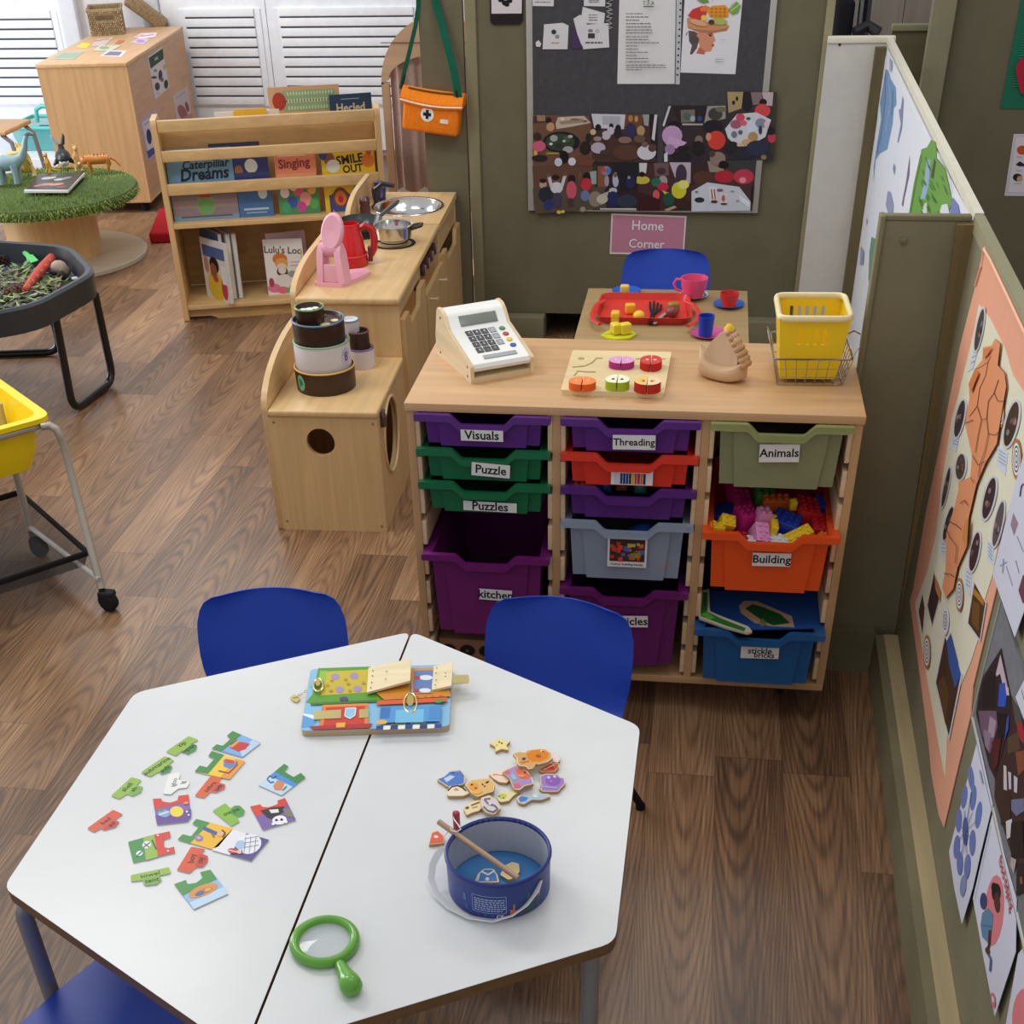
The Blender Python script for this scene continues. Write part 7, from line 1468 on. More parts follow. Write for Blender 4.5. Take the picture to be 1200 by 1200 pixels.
critter('toy_tiger', 'orange striped toy tiger at the right of the grass table', 'toy animal', 117, 200.5, R(196), tiger, .56)
t = thing('animal_book', 'book with a dark animal cover lying flat on the grass table', 'book', oz(64, 215, TZ))
GP = Plane((0, 0, TZ + .002), (0, 0, 1)); G6 = lambda P: K(P, 0, 120, 6.667)
s = Sheet(GP, G6([(185, 690), (305, 565), (665, 548), (530, 690)]), 0, .010, (206, 200, 200), 0, (222, 220, 216)); s.build('pages', PAPER, t, True)
s = Sheet(GP, G6([(200, 676), (305, 560), (655, 545), (530, 680)]), .0102, .0016, (60, 60, 58))
for x, y, a, w_, c in ((380, 590, 60, 10, (190, 200, 200)), (470, 600, 50, 8, (180, 190, 190)), (360, 640, 60, 9, (186, 120, 106)), (440, 640, 60, 9, (196, 130, 120)), (520, 590, 40, 7, (140, 150, 140)), (300, 650, 40, 8, (170, 110, 100)), (480, 660, 40, 6, (150, 60, 60)), (420, 570, 40, 7, (100, 110, 90))): s.ell(*G6([(x, y)])[0], a / 6.67, -1, w_ / 6.67, c)
s.build('cover', GLOSSPAPER, t, True)

# ================================================================== teal box, red mat, stool and arched stand behind
t = thing('teal_storage_box', 'teal plastic storage box with dark blue contents by the white louvred doors', 'storage box', (-3.62, 5.98, .121))
def tp(x0, x1, z0, z1, y, e, c, nm, m):
    P = lambda x0, x1, y, z: [(x0, y, z), (x1, y, z), (x1, y + .36, z), (x0, y + .36, z)]
    lo = [Vector(p) for p in P(x0 + e, x1 - e, y + e, z0)]; hi = [Vector(p) for p in P(x0, x1, y, z1)]
    b = MB(); b.add(lo + hi, [(0, 3, 2, 1)] + [(i, (i + 1) % 4, 4 + (i + 1) % 4, 4 + i) for i in range(4)], c); b.build(nm, m, t, True)
tp(-3.81, -3.36, .122, .262, 5.80, .03, (120, 206, 204), 'body', CLEAR); 
MB().box(-3.745, -3.40, 5.84, 6.10, .128, .225, (28, 98, 130), .01).build('blue_contents', MATTE, t, True)
b = MB().tube([(-3.82, 5.79, .262), (-3.35, 5.79, .262), (-3.35, 6.17, .262), (-3.82, 6.17, .262)], .012, (84, 196, 186), 8, closed=True); b.build('rim', PLASTIC, t, True)
b = MB().tube([(-3.70, 5.98, .262), (-3.69, 5.98, .335), (-3.65, 5.98, .355), (-3.48, 5.98, .355), (-3.44, 5.98, .335), (-3.43, 5.98, .262)], .014, (96, 206, 196), 8); b.build('handle', PLASTIC, t, True)
o = MB().box(-.2, .2, -.27, .27, 0, .055, (158, 26, 34), .012).build('floor_cushion', FABRIC); o.location = (-2.19, 4.50, 0); o.rotation_euler = (0, 0, R(14)); tag(o, 'flat red cushion mat on the floor between the cabinet and bookcase', 'cushion')
t = thing('small_stool', 'small stool with a wooden seat and grey tube legs at the left photo edge', 'stool', (-3.53, 5.0, 0))
MB().box(-3.72, -3.35, 4.85, 5.2, .40, .425, (196, 156, 112), .008).build('seat', WOODX, t, True)
for x, y in ((-3.69, 4.88), (-3.39, 4.88), (-3.69, 5.17), (-3.39, 5.17)): MB().tube([(x, y, .40), (x + (.05 if x > -3.5 else -.05), y, .36), (x + (.07 if x > -3.5 else -.07), y, .2), (x + (.08 if x > -3.5 else -.08), y, 0)], .013, (130, 130, 132), 8).build('leg', GREYMETAL, t, True)
t = thing('arched_stand', 'pale wooden arched stand with a dusky pink curtain, behind the bookcase', 'stand', (-.6, 3.62, 0))
AY = 3.60
lx, rx = oy(447, 100, AY).x, -.28; cxm = (lx + rx) / 2; rw = (rx - lx) / 2; za = .86
b = MB(); out = [(cxm + rw * math.cos(a), za + .27 * math.sin(a)) for a in [PI - PI * i / 20 for i in range(21)]]
inn = [(cxm + (rw - .035) * math.cos(a), za + .02 + (.10 * math.sin(a))) for a in [PI * i / 20 for i in range(21)]]
b.prism([(x, AY, z) for x, z in out + inn], (0, .02, 0), (216, 178, 142)); b.build('arch_board', WOODX, t, True)
for x in (lx, rx - .035): MB().box(x, x + .035, AY, AY + .02, .0, za + .01, (206, 166, 130)).build('post', WOODZ, t, True)
MB().box(lx, rx, AY - .012, AY + .0, .33, .40, (206, 170, 136), .003).build('lower_rail', WOODX, t, True)
MB().box(lx + .01, rx - .01, AY - .004, AY + .0, za + .165, za + .168, (120, 90, 66)).build('groove', WOODX, t, True)
MB().box(lx, rx, AY + .02, AY + .3, .0, .03, (206, 170, 136), .003).build('foot', WOODX, t, True)
b = MB(); vs = []; n = 60
for i in range(n + 1):
    x = lx + .035 + (rx - lx - .07) * i / n; y = AY + .035 + .012 * math.sin(i * .85) + .006 * math.sin(i * 2.1)
    for z in (za + .11, .72, .56, .41 + .012 * math.sin(i * .5)): vs.append((x, y * 1. + (.004 * math.sin(z * 20)), z))
b.add(vs, [(i * 4 + k, (i + 1) * 4 + k, (i + 1) * 4 + k + 1, i * 4 + k + 1) for i in range(n) for k in range(3)], (204, 174, 162)); b.build('curtain', FABRIC, t, True, sharp=2.)

# ================================================================== black tuff tray
TC = Vector((-2.215, 1.965, 0)); ap = .525; a0 = R(-9 + 22.5); TZt = .46
BKT = (44, 50, 56)
t = thing('tuff_tray', 'black octagonal play tray on a tubular black stand, filled with leaves', 'play tray', TC)
def octo(ap_, z): r = ap_ / math.cos(PI / 8); return roundpoly([Vector((r * math.cos(a0 + k * PI / 4), r * math.sin(a0 + k * PI / 4), z)) for k in range(8)], .10, 4)
lay = [octo(ap, TZt), octo(ap - .012, TZt + .008), octo(ap - .030, TZt + .005), octo(ap - .042, TZt - .07), octo(ap - .058, TZt - .078)]
b = MB(); m = len(lay[0]); vs = [p for l in lay for p in l]
b.add(vs, [(i * m + k, i * m + (k + 1) % m, (i + 1) * m + (k + 1) % m, (i + 1) * m + k) for i in range(4) for k in range(m)] + [tuple(4 * m + k for k in range(m))], BKT)
o2 = [octo(ap, TZt), octo(ap - .006, TZt - .085), octo(ap - .03, TZt - .09)]
b.add([p for l in o2 for p in l], [(i * m + k, i * m + (k + 1) % m, (i + 1) * m + (k + 1) % m, (i + 1) * m + k) for i in range(2) for k in range(m)] + [tuple(2 * m + k for k in range(m))], BKT)
b.build('tray', PLASTIC, t, sharp=.7)
def uleg(P, par):
    Q = roundpoly(P, .07, 6); 
    Q = [Vector(P[0])] + [q for q in Q if (q - Vector(P[0])).length > .09 and (q - Vector(P[-1])).length > .09] + [Vector(P[-1])]
    MB().tube(Q, .0155, (24, 24, 26), 12).build('leg', BLACKGLOSS, t, True)
fl = .016
g0, g1 = oz(93, 476, fl), oz(133, 446, fl); h0, h1 = oz(65, 372, .38), oz(111, 343, .38)
g0 = g0 + (g0 - g1).normalized() * .05
uleg([h0, g0, g1, h1], t)
k0, k1 = oz(72, 412, fl), oz(-60, 417, fl)
uleg([Vector((k0.x + .02, k0.y - .06, .38)), k0, k1, Vector((k1.x - .02, k1.y - .06, .38))], t)
q0 = Vector((-2.62, 1.50, fl)); q1 = Vector((-2.28, 1.36, fl)); 
# contents
FZ = TZt - .077
random.seed(21); b = MB(); LGc = [(120, 136, 88), (150, 160, 116), (84, 92, 66), (126, 112, 86), (70, 70, 64), (160, 166, 134)]
for i in range(1500):
    a = random.uniform(0, 2 * PI); r = .40 * math.sqrt(random.random()); p = TC + Vector((r * math.cos(a), r * math.sin(a), FZ + random.uniform(.002, .03)))
    w = random.uniform(0, 2 * PI); l = random.uniform(.014, .042); k = l * random.uniform(.16, .34); d = Vector((math.cos(w), math.sin(w), random.uniform(-.15, .4))).normalized(); s_ = Vector((-d.y, d.x, 0)).normalized()
    b.add([p - d * l, p - s_ * k, p + d * l + Vector((0, 0, .004)), p + s_ * k], [(0, 1, 2, 3)], LGc[i % 6])
o = b.build('leaf_litter', MATTE, kind='stuff'); tag(o, 'loose dry leaves and herb clippings strewn over the black tray', 'leaves'); 
T_ = lambda x, y, z=.03: oz(x, y, FZ + z)
b = MB().tube([T_(29, 340), T_(40, 326, .035), T_(50, 314, .035), T_(62, 302, .035)], [.012, .018, .020, .021], (196, 84, 70), 12)
for i in range(6): b.tube([T_(33 + i * 5, 336 - i * 6, .048), T_(34 + i * 5, 335 - i * 6, .049)], .006, (214, 120, 104), 6)
tag(b.build('toy_carrot', MATTE), 'long red carrot lying diagonally across the leaves in the black tray', 'toy vegetable')
b = MB().tube([T_(11, 285, .05), T_(24, 292, .05), T_(32, 299, .045), T_(40, 305, .04)], [.003, .007, .012, .006], (90, 196, 106), 8); b.poly([T_(30, 300, .05), T_(38, 298, .06), T_(45, 305, .05), T_(36, 308, .045)], (90, 196, 106)); b.tube([T_(30, 296, .05), T_(34, 308, .03)], .005, (110, 200, 110), 6); b.tube([T_(34, 296, .05), T_(38, 290, .06)], .005, (110, 200, 110), 6)
tag(b.build('green_plastic_leaf', PLASTIC), 'bright green plastic leaf sprig at the back of the black tray', 'toy plant')
b = MB().ball(T_(69, 313, .035), .034, .03, .026, (176, 156, 140), 14); b.ball(T_(64, 315, .02), .02, c=(190, 160, 146), n=10); tag(b.build('pebble', MATTE), 'pale beige stone right of the red carrot', 'stone')
b = MB().ball(T_(76, 318, .025), .022, .03, .022, (120, 104, 92), 12); b.ball(T_(72, 322, .02), .018, c=(60, 52, 48), n=10); tag(b.build('pebble', MATTE), 'small brown stone behind the lime sprig near the tray corner', 'stone')
b = MB().ball(T_(18, 291, .012), .03, .022, .02, (206, 110, 110), 12); tag(b.build('toy_radish', MATTE), 'pinkish red shape at the back left of the black tray', 'toy vegetable')
b = MB().box(-.02, .025, -.012, .012, 0, .008, (222, 222, 226), .003); o = b.build('white_chip', PLASTIC); o.location = T_(90, 327, .002); o.rotation_euler = (0, 0, .6); tag(o, 'small white scrap in the right corner of the black tray', 'scrap')
def sprig(label, x, y, c, n, l, seed):
    random.seed(seed); q = T_(x, y, .01); b = MB()
    for i in range(n):
        a = random.uniform(0, 2 * PI); e = Vector((math.cos(a), math.sin(a), random.uniform(.1, .7))).normalized() * l * random.uniform(.6, 1); s_ = Vector((-e.y, e.x, 0)).normalized() * l * .13
        b.tube([q, q + e * .5], .0022, c, 5); b.add([q + e * .3, q + e * .65 + s_, q + e, q + e * .65 - s_], [(0, 1, 2, 3)], c)
    tag(b.build('leaf_sprig', MATTE), label, 'leaf sprig', 'leaf sprigs in the black tray')
sprig('lime green sprig just right of the carrot tip in the black tray', 52, 336, (146, 170, 60), 12, .055, 1); sprig('yellow green sprig nearest the right corner of the black tray', 72, 333, (140, 164, 56), 9, .05, 2)
sprig('sage green sprig in the middle of the black tray', 27, 316, (136, 156, 110), 14, .06, 3); sprig('pale green sprig left of the middle of the black tray', 12, 322, (150, 164, 120), 12, .055, 4); sprig('olive sprig at the back of the black tray', 22, 303, (116, 130, 80), 14, .05, 5); sprig('lime sprig at the front left of the black tray', 3, 352, (140, 156, 50), 10, .05, 6); sprig('dark green sprig behind the stones', 48, 300, (70, 96, 54), 10, .045, 7)
for lab, x, y in (('brown pine cone at the front of the leaves in the black tray', 12, 342), ('brown pine cone left of the carrot tip', 22, 338), ('dark pine cone at the left back of the black tray', 3, 303)):
    q = T_(x, y, .022); b = MB(); 
    for i in range(26): a = i * 2.4; h = -.018 + .036 * i / 26; r = .022 * math.sqrt(max(.05, 1 - (h / .022) ** 2)); b.ball(q + Vector((r * math.cos(a), r * math.sin(a), h)), .008, c=(110 if y > 310 else 60, 84 if y > 310 else 48, 70 if y > 310 else 42), n=6)
    b.ball(q, .017, c=(80, 60, 50), n=8); tag(b.build('pine_cone', MATTE), lab, 'pine cone', 'pine cones in the black tray')

# ================================================================== yellow water tray on a wheeled stand
Z0 = .52
c0 = oz(61, 487, Z0); dA = (oz(0, 444, Z0) - c0).normalized(); dA.z = 0; dB = Vector((-dA.y, dA.x, 0)); 
if (oz(0, 503, Z0) - c0).dot(dB) < 0: dB = -dB
LA, LBn = .88, .46
t = thing('water_play_stand', 'bright yellow play tub on a grey wheeled stand with black mesh shelf', 'play stand', c0 + dA * LA / 2 + dB * LBn / 2 - Vector((0, 0, Z0)), 0)
F_ = lambda a, b_, z: c0 + dA * a + dB * b_ + Vector((0, 0, z - Z0))
def ringp(e, z, r=.05): return roundpoly([F_(e, e, z), F_(LA - e, e, z), F_(LA - e, LBn - e, z), F_(e, LBn - e, z)], r, 5)
YT = (246, 214, 10)
lay = [ringp(.0, Z0 - .014), ringp(.0, Z0), ringp(.028, Z0), ringp(.045, Z0 - .10), ringp(.065, Z0 - .155), ringp(.10, Z0 - .165)]
b = MB(); m = len(lay[0]); b.add([p for l in lay for p in l], [(i * m + k, i * m + (k + 1) % m, (i + 1) * m + (k + 1) % m, (i + 1) * m + k) for i in range(5) for k in range(m)] + [tuple(5 * m + k for k in range(m))], YT)
lay = [ringp(.0, Z0 - .014), ringp(.026, Z0 - .014), ringp(.042, Z0 - .105), ringp(.062, Z0 - .16), ringp(.10, Z0 - .17)]
b.add([p for l in lay for p in l], [(i * m + k, i * m + (k + 1) % m, (i + 1) * m + (k + 1) % m, (i + 1) * m + k) for i in range(4) for k in range(m)] + [tuple(4 * m + k for k in range(m))], YT)
b.build('tub', PLASTIC, t, True, sharp=.7)
GT = (168, 160, 148)
b = MB().tube(ringp(.012, Z0 - .024, .05), .0105, GT, 10, closed=True); b.build('top_frame', GREYMETAL, t, True)
w0 = oz(119, 690, .07); w1 = oz(38, 628, .07)
def wleg(P, foot):
    l = MB().tube(P, .0115, GT, 12).build('leg', GREYMETAL, t, True)
    MB().tube([foot, foot - Vector((0, 0, .03))], .009, (40, 40, 42), 10).build('caster_stem', MATTE, l, True)
    b = MB(Matrix.Translation((foot.x + .012, foot.y, .030)) @ Matrix.Rotation(R(70), 4, 'Z') @ Matrix.Rotation(PI / 2, 4, 'Y')); b.lathe([(.012, -.016), (.028, -.014), (.030, -.008), (.030, .008), (.028, .014), (.012, .016)], (0, 0, 0), (26, 26, 28), 22); b.build('caster_wheel', MATTE, l, True)
    MB().box(foot.x - .012, foot.x + .036, foot.y - .017, foot.y + .017, .045, .064, (34, 34, 36), .006).build('caster_hood', MATTE, l, True)
p0 = F_(.06, .012, Z0 - .024)
p0 = oz(48, 500, Z0 - .024)
wleg([p0, oz(58, 498.5, Z0 - .024), oz(66, 503, Z0 - .035), oz(71, 513, Z0 - .06), oz(76, 528, Z0 - .10), w0.lerp(oz(76, 528, Z0 - .10), .5), w0], w0)
tb = F_(LA - .1, .012, Z0 - .05); 
wleg([Vector((w1.x - .01, w1.y + .03, Z0 - .03)), w1 + Vector((-.01, .02, .22)), w1], w1)
for a in (.05, LA - .05):
    e = F_(a, LBn - .01, Z0 - .03); f = F_(a, LBn + .06, .07)
    if a > .4: wleg([e, e.lerp(f, .5), f], f)
ms = [oz(103, 648, .135), oz(23, 577, .135)]; dv_ = (ms[1] - ms[0]); 
ms += [ms[1] + dB * .46, ms[0] + dB * .46]
b = MB(); cen = sum(ms, Vector()) / 4; lo = [p.lerp(cen, .06) - Vector((0, 0, .045)) for p in ms]
b.add(ms + lo, [(4, 5, 6, 7)] + [(i, (i + 1) % 4, 4 + (i + 1) % 4, 4 + i) for i in range(4)], (42, 40, 40)); b.build('mesh_shelf', MESHM, t, True)
b = MB().tube(ms, .010, (32, 30, 30), 8, closed=True); b.build('shelf_binding', FABRIC, t, True)
b = MB().tube([w0 + Vector((0, 0, .03)), w1 + Vector((0, 0, .03))], .008, (186, 184, 182), 8); b.build('lower_rail', GREYMETAL, t, True)
q = oz(0, 486, Z0 - .10); b = MB().ball((0, 0, 0), .045, .045, .04, (232, 160, 20), 16); o = b.build('toy_ball', PLASTIC); o.location = F_(.52, .10, Z0 - .124); tag(o, 'orange yellow ball at the left inside the yellow tub', 'ball')
# ================================================================== displays on the right partition
W6 = lambda x0, y0, k: (lambda P: K(P, x0, y0, k))
Za, Zb, Zc, Zd, Ze = W6(1060, 280, 6), W6(1060, 460, 5.457), W6(1060, 660, 6), W6(1060, 840, 6), W6(1060, 1000, 6)
PE, PED = (232, 168, 138), (222, 150, 116)
t = thing('wall_display', 'large peach bordered map display with an orange map and oval photos on the right partition', 'wall display', WALLR.at(1130, 640))
outl = [(1153, 288), (1200, 390), (1262, 500), (1262, 560), (1200, 548), (1188, 578), (1176, 628), (1168, 688), (1153, 750), (1140, 805), (1137, 840), (1123, 897), (1113, 940), (1106, 970), (1100, 955), (1091, 905), (1088, 870), (1079, 800), (1066, 705), (1070, 690), (1085, 600), (1110, 480), (1125, 405), (1143, 335)]
s = Sheet(WALLR, outl, .001, .002, PE); s.build('peach_backing', PAPER, t, True)
crm = [(1147, 357), (1160, 373), (1177, 407), (1187, 440), (1200, 460), (1216, 490), (1210, 545), (1200, 552), (1188, 578), (1172, 628), (1162, 677), (1153, 705), (1148, 743), (1137, 777), (1122, 812), (1110, 857), (1107, 910), (1097, 857), (1085, 787), (1078, 743), (1072, 708), (1086, 672), (1097, 625), (1104, 563), (1115, 491), (1123, 463), (1133, 422), (1142, 385)]
s = Sheet(WALLR, crm, .0034, .0008, (226, 222, 196)); s.build('cream_paper', PAPER, t, True)
b = MB(); b.tube([WALLR.at(x, y, .005) for x, y in ((1143, 335), (1150, 312), (1153, 292), (1160, 304), (1180, 346), (1200, 389), (1230, 445))], .003, (240, 186, 156), 6); b.build('curled_edge', PAPER, t, True)
afr = [(1166, 397), (1172, 403), (1169, 428), (1177, 437), (1179, 453), (1177, 464), (1170, 506), (1168, 520), (1155, 542), (1144, 568), (1135, 607), (1133, 640), (1122, 665), (1117, 690), (1108, 701), (1104, 688), (1108, 668), (1109, 625), (1119, 592), (1123, 574), (1123, 565), (1137, 559), (1139, 533), (1131, 498), (1133, 482), (1136, 467), (1135, 450), (1142, 433), (1151, 422), (1152, 407), (1162, 405)]
s = Sheet(WALLR, afr, .0085, .0012, (226, 150, 104), 0, (110, 60, 40))
MPL = (112, 62, 44)
s.line([(1142, 433), (1150, 430), (1158, 424), (1161, 418)], .7, MPL); s.line([(1158, 424), (1155, 440), (1148, 455), (1145, 476), (1136, 488)], .7, MPL); s.line([(1170, 445), (1165, 460), (1169, 470), (1176, 470)], .7, MPL); s.line([(1165, 460), (1158, 470), (1156, 490), (1158, 508)], .7, MPL); s.line([(1145, 476), (1150, 492), (1146, 510), (1143, 530)], .7, MPL); s.line([(1158, 508), (1166, 510), (1170, 506)], .8, MPL); s.line([(1131, 496), (1140, 492)], .8, MPL); s.line([(1156, 490), (1150, 492)], .6, MPL); s.line([(1158, 508), (1154, 528), (1148, 545), (1146, 560)], .7, MPL); s.line([(1139, 533), (1146, 545), (1155, 540)], .7, MPL); s.line([(1125, 590), (1130, 586), (1134, 592)], .9, MPL); s.line([(1112, 611), (1120, 615), (1126, 620)], .9, MPL); s.line([(1119, 660), (1121, 640), (1113, 630), (1110, 622)], .7, MPL); s.line([(1106, 672), (1114, 673), (1118, 676)], .9, MPL); s.line([(1137, 559), (1141, 566)], .7, MPL)
s.a([(1135, 450), (1142, 433), (1147, 437), (1141, 452), (1138, 460)], (206, 126, 70)); s.a([(1152, 409), (1162, 407), (1157, 416), (1152, 420)], (210, 130, 80)); s.a([(1135, 607), (1133, 640), (1127, 632), (1131, 610)], (206, 136, 70))
s.build('orange_map', PAPER, t, True)
def oval(a, b_, hw, dark, wb=2.0, tail=None):
    (xa, ya), (xb, yb) = a, b_; cx, cy = (xa + xb) / 2, (ya + yb) / 2; ax, ay = (xb - xa) / 2, (yb - ya) / 2; L = math.hypot(ax, ay)
    n = 24; pts = lambda k, w: [(cx + ax * k * math.cos(q) - ay / L * w * math.sin(q), cy + ay * k * math.cos(q) + ax / L * w * math.sin(q)) for q in [2 * PI * i / n for i in range(n)]]
    out = pts(1.12, hw * 1.35)
    if tail:
        s = Sheet(WALLR, tail, .0046, .0006, (206, 212, 224)); (x0, y0), (x1, y1), (x2, y2), (x3, y3) = tail
        for i in range(1, 5):
            f_ = i / 5.5; s.line([(x0 + (x3 - x0) * f_ + (x1 - x0) * .15, y0 + (y3 - y0) * f_ + (y1 - y0) * .15), (x0 + (x3 - x0) * f_ + (x1 - x0) * .85, y0 + (y3 - y0) * f_ + (y1 - y0) * .85)], .8, (120, 140, 180))
        s.build('caption', PAPER, t, True)
    s = Sheet(WALLR, out, .0056, .0008, (214, 214, 222)); s.a(pts(1., hw), dark)
    random.seed(int(xa * 7 + ya))
    for i in range(5):
        q = random.uniform(0, 2 * PI); k = random.uniform(.1, .6); s.ell(cx + ax * k * math.cos(q) - ay / L * hw * .6 * math.sin(q), cy + ay * k * math.cos(q), ax * .12, ay * .14, hw * .3, [(120, 84, 76), (160, 120, 100), (96, 84, 100), (60, 50, 46), (140, 130, 130)][i])
    s.build('oval_photo', GLOSSPAPER, t, True)
DKB = (58, 46, 46)
oval((1152, 362), (1143, 411), 3.6, (70, 66, 72), tail=[(1143, 400), (1150, 396), (1140, 432), (1134, 436)])
oval((1129, 469), (1120, 512), 4.6, (62, 50, 60), tail=[(1117, 505), (1125, 508), (1120, 530), (1115, 524)]); oval((1127, 532), (1124, 562), 5.4, (84, 68, 60)); oval((1113, 548), (1104, 594), 2.6, (66, 62, 54)); oval((1116, 594), (1106, 633), 3.6, (48, 50, 52), tail=[(1103, 628), (1109, 630), (1107, 660), (1102, 652)])
oval((1191, 471), (1179, 523), 6.6, (58, 46, 34), tail=[(1169, 522), (1181, 530), (1178, 558), (1168, 545)]); oval((1164.5, 560), (1153.5, 608), 5.8, (62, 44, 50)); oval((1175, 588), (1164.5, 640), 4.4, (92, 88, 88), tail=[(1157, 630), (1164, 640), (1165, 664), (1157, 655)]); oval((1146, 624), (1138, 669), 4.8, (66, 44, 46), tail=[(1132, 664), (1139, 670), (1137, 700), (1130, 690)])
def spiral(x, y, w, h, cap=True):
    n = 20; E = lambda a, b_: [(x + a * math.cos(q), y + b_ * math.sin(q)) for q in [2 * PI * i / n for i in range(n)]]
    s = Sheet(WALLR, E(w, h), .0066, .0008, (170, 120, 70) if cap else (214, 214, 220)); s.a(E(w * .82, h * .80), (226, 226, 230))
    for k in (.66, .44, .22): s.a(E(w * k, h * k), (70, 64, 66)); s.a(E(w * (k - .09), h * (k - .09)), (226, 226, 230))
    s.build('spiral_badge', PAPER, t, True)
spiral(1173, 484, 3.4, 17); spiral(1191, 538, 5.5, 24); spiral(1124, 697, 4.4, 20); spiral(1107.5, 727, 4, 17, False); spiral(1086, 764, 4, 20)
def snap(P, c, items, nm='square_photo'):
    s = Sheet(WALLR, P, .0048, .0006, (222, 222, 230)); cx = sum(p[0] for p in P) / len(P); cy = sum(p[1] for p in P) / len(P)
    s.a([(cx + (x - cx) * .88, cy + (y - cy) * .92) for x, y in P], c)
    for q, cc in items: s.a(q, cc)
    s.build(nm, GLOSSPAPER, t, True)
snap([(1107, 742), (1128, 790), (1112, 868), (1095, 800)], (78, 56, 40), [([(1109, 752), (1114, 742), (1126, 790), (1119, 806), (1112, 778)], (66, 96, 170)), ([(1098, 802), (1106, 790), (1112, 815), (1108, 850)], (104, 72, 44)), ([(1112, 815), (1120, 808), (1112, 845)], (84, 58, 38))])
snap([(1141.5, 680), (1156, 706), (1148.5, 752), (1133, 731)], (84, 60, 34), [(Zc([(490, 175), (565, 265), (560, 262), (555, 300), (480, 215)]), (190, 130, 50)), (Zc([(480, 260), (530, 290), (520, 480), (470, 420)]), (120, 84, 40))])
snap([(1095, 668), (1102, 700), (1092, 735), (1086, 710)], (64, 44, 40), [([(1095, 672), (1103, 694), (1102, 706), (1096, 690)], (190, 130, 80))])
snap([(1081, 694), (1084, 712), (1081, 745), (1076, 716)], (96, 66, 46), [])
# white sheet with marks
def ws(s):
    s.a(K([(405, 245), (440, 320), (410, 410), (385, 330)], 1120, 560, 6), (150, 126, 140)); s.line(K([(430, 410), (476, 520)], 1120, 560, 6), 1., (130, 120, 140)); s.line(K([(355, 620), (400, 760)], 1120, 560, 6), 1, (150, 140, 156)); s.line(K([(335, 570), (330, 670)], 1120, 560, 6), 1.5, (150, 150, 180)); s.line(K([(310, 620), (360, 590)], 1120, 560, 6), 1.3, (150, 150, 180)); s.line(K([(420, 580), (445, 670)], 1120, 560, 6), .8, (150, 130, 150)); s.a(K([(470, 690), (500, 660), (500, 880), (470, 880), (440, 790)], 1120, 560, 6), (110, 60, 70)); s.line(K([(450, 130), (460, 60), (475, 40)], 1120, 560, 6), 1.6, (90, 90, 104)); s.a([(1204, 600), (1222, 590), (1222, 650), (1206, 660)], (150, 130, 150))
paper('white sheet with a small purple diamond overlapping the peach display', 'paper_sheet', 'paper', [(1203, 520), (1187, 577), (1163, 673), (1189, 747), (1200, 716), (1240, 640), (1240, 500)], (208, 208, 222), ws, WALLR, .0105, .0008)
# grey display board below
t = thing('display_board', 'grey felt display board with pale edge trim low on the right partition', 'display board', WALLR.at(1180, 850))
bl = WALLR.at(1144, 841, .0); dn = Vector((-SK, -1, 0)).normalized()
tl = WALLR.at(1177, 700); up_ = Vector((0, 0, 1)); zt = tl.z
P = [bl, bl + dn * 1.1, bl + dn * 1.1 + up_ * (zt - bl.z), bl + up_ * (zt - bl.z)]
MB().prism([p + wn_ * .0005 for p in P], wn_ * .006, (122, 122, 126)).build('felt_panel', FELT, t, True)
b = MB(); b.tube([P[3] + wn_ * .006, P[0] + wn_ * .006], .004, (176, 176, 170), 6); b.build('edge_trim', GREYMETAL, t, True)
b = MB(); b.tube([P[0] + wn_ * .006, P[1] + wn_ * .006], .004, (176, 176, 170), 6); b.build('edge_trim', GREYMETAL, t, True)
Y7 = lambda P: K(P, 1130, 740, 6.667)
pg = 'photographs on the grey display board'
def pa(items):
    def f(s):
        for P, c in items: s.a(P, c)
    return f
paper('dark photo with a bright blue patch, uppermost on the grey board', 'photograph', 'photograph', Y7([(288, 130), (362, 500), (352, 690), (325, 830), (240, 1150), (195, 1060), (90, 640), (128, 380)]), (56, 42, 44), pa([
    (Y7([(282, 180), (340, 440), (300, 420), (280, 330), (240, 360)]), (206, 186, 196)), (Y7([(210, 310), (250, 340), (240, 600), (140, 600), (140, 400)]), (44, 32, 32)), (Y7([(275, 410), (318, 400), (330, 520), (320, 590), (262, 585)]), (56, 92, 196)), (Y7([(110, 620), (250, 620), (260, 740), (200, 960), (130, 780)]), (120, 92, 112)), (Y7([(200, 660), (250, 700), (230, 830), (180, 820)]), (176, 150, 170)), (Y7([(150, 760), (210, 800), (190, 940), (160, 890)]), (150, 124, 146)), (Y7([(255, 640), (330, 640), (320, 800), (270, 850)]), (36, 30, 34)), (Y7([(330, 680), (350, 650), (345, 760), (315, 850)]), (60, 84, 170)), (Y7([(215, 860), (290, 830), (260, 1040), (225, 1100)]), (92, 34, 38)), (Y7([(320, 420), (345, 440), (352, 500), (330, 500)]), (220, 196, 176))]), WALLR, .0072, .0006, GLOSSPAPER, pg)
D6 = lambda P: K(P, 1140, 880, 6.667)
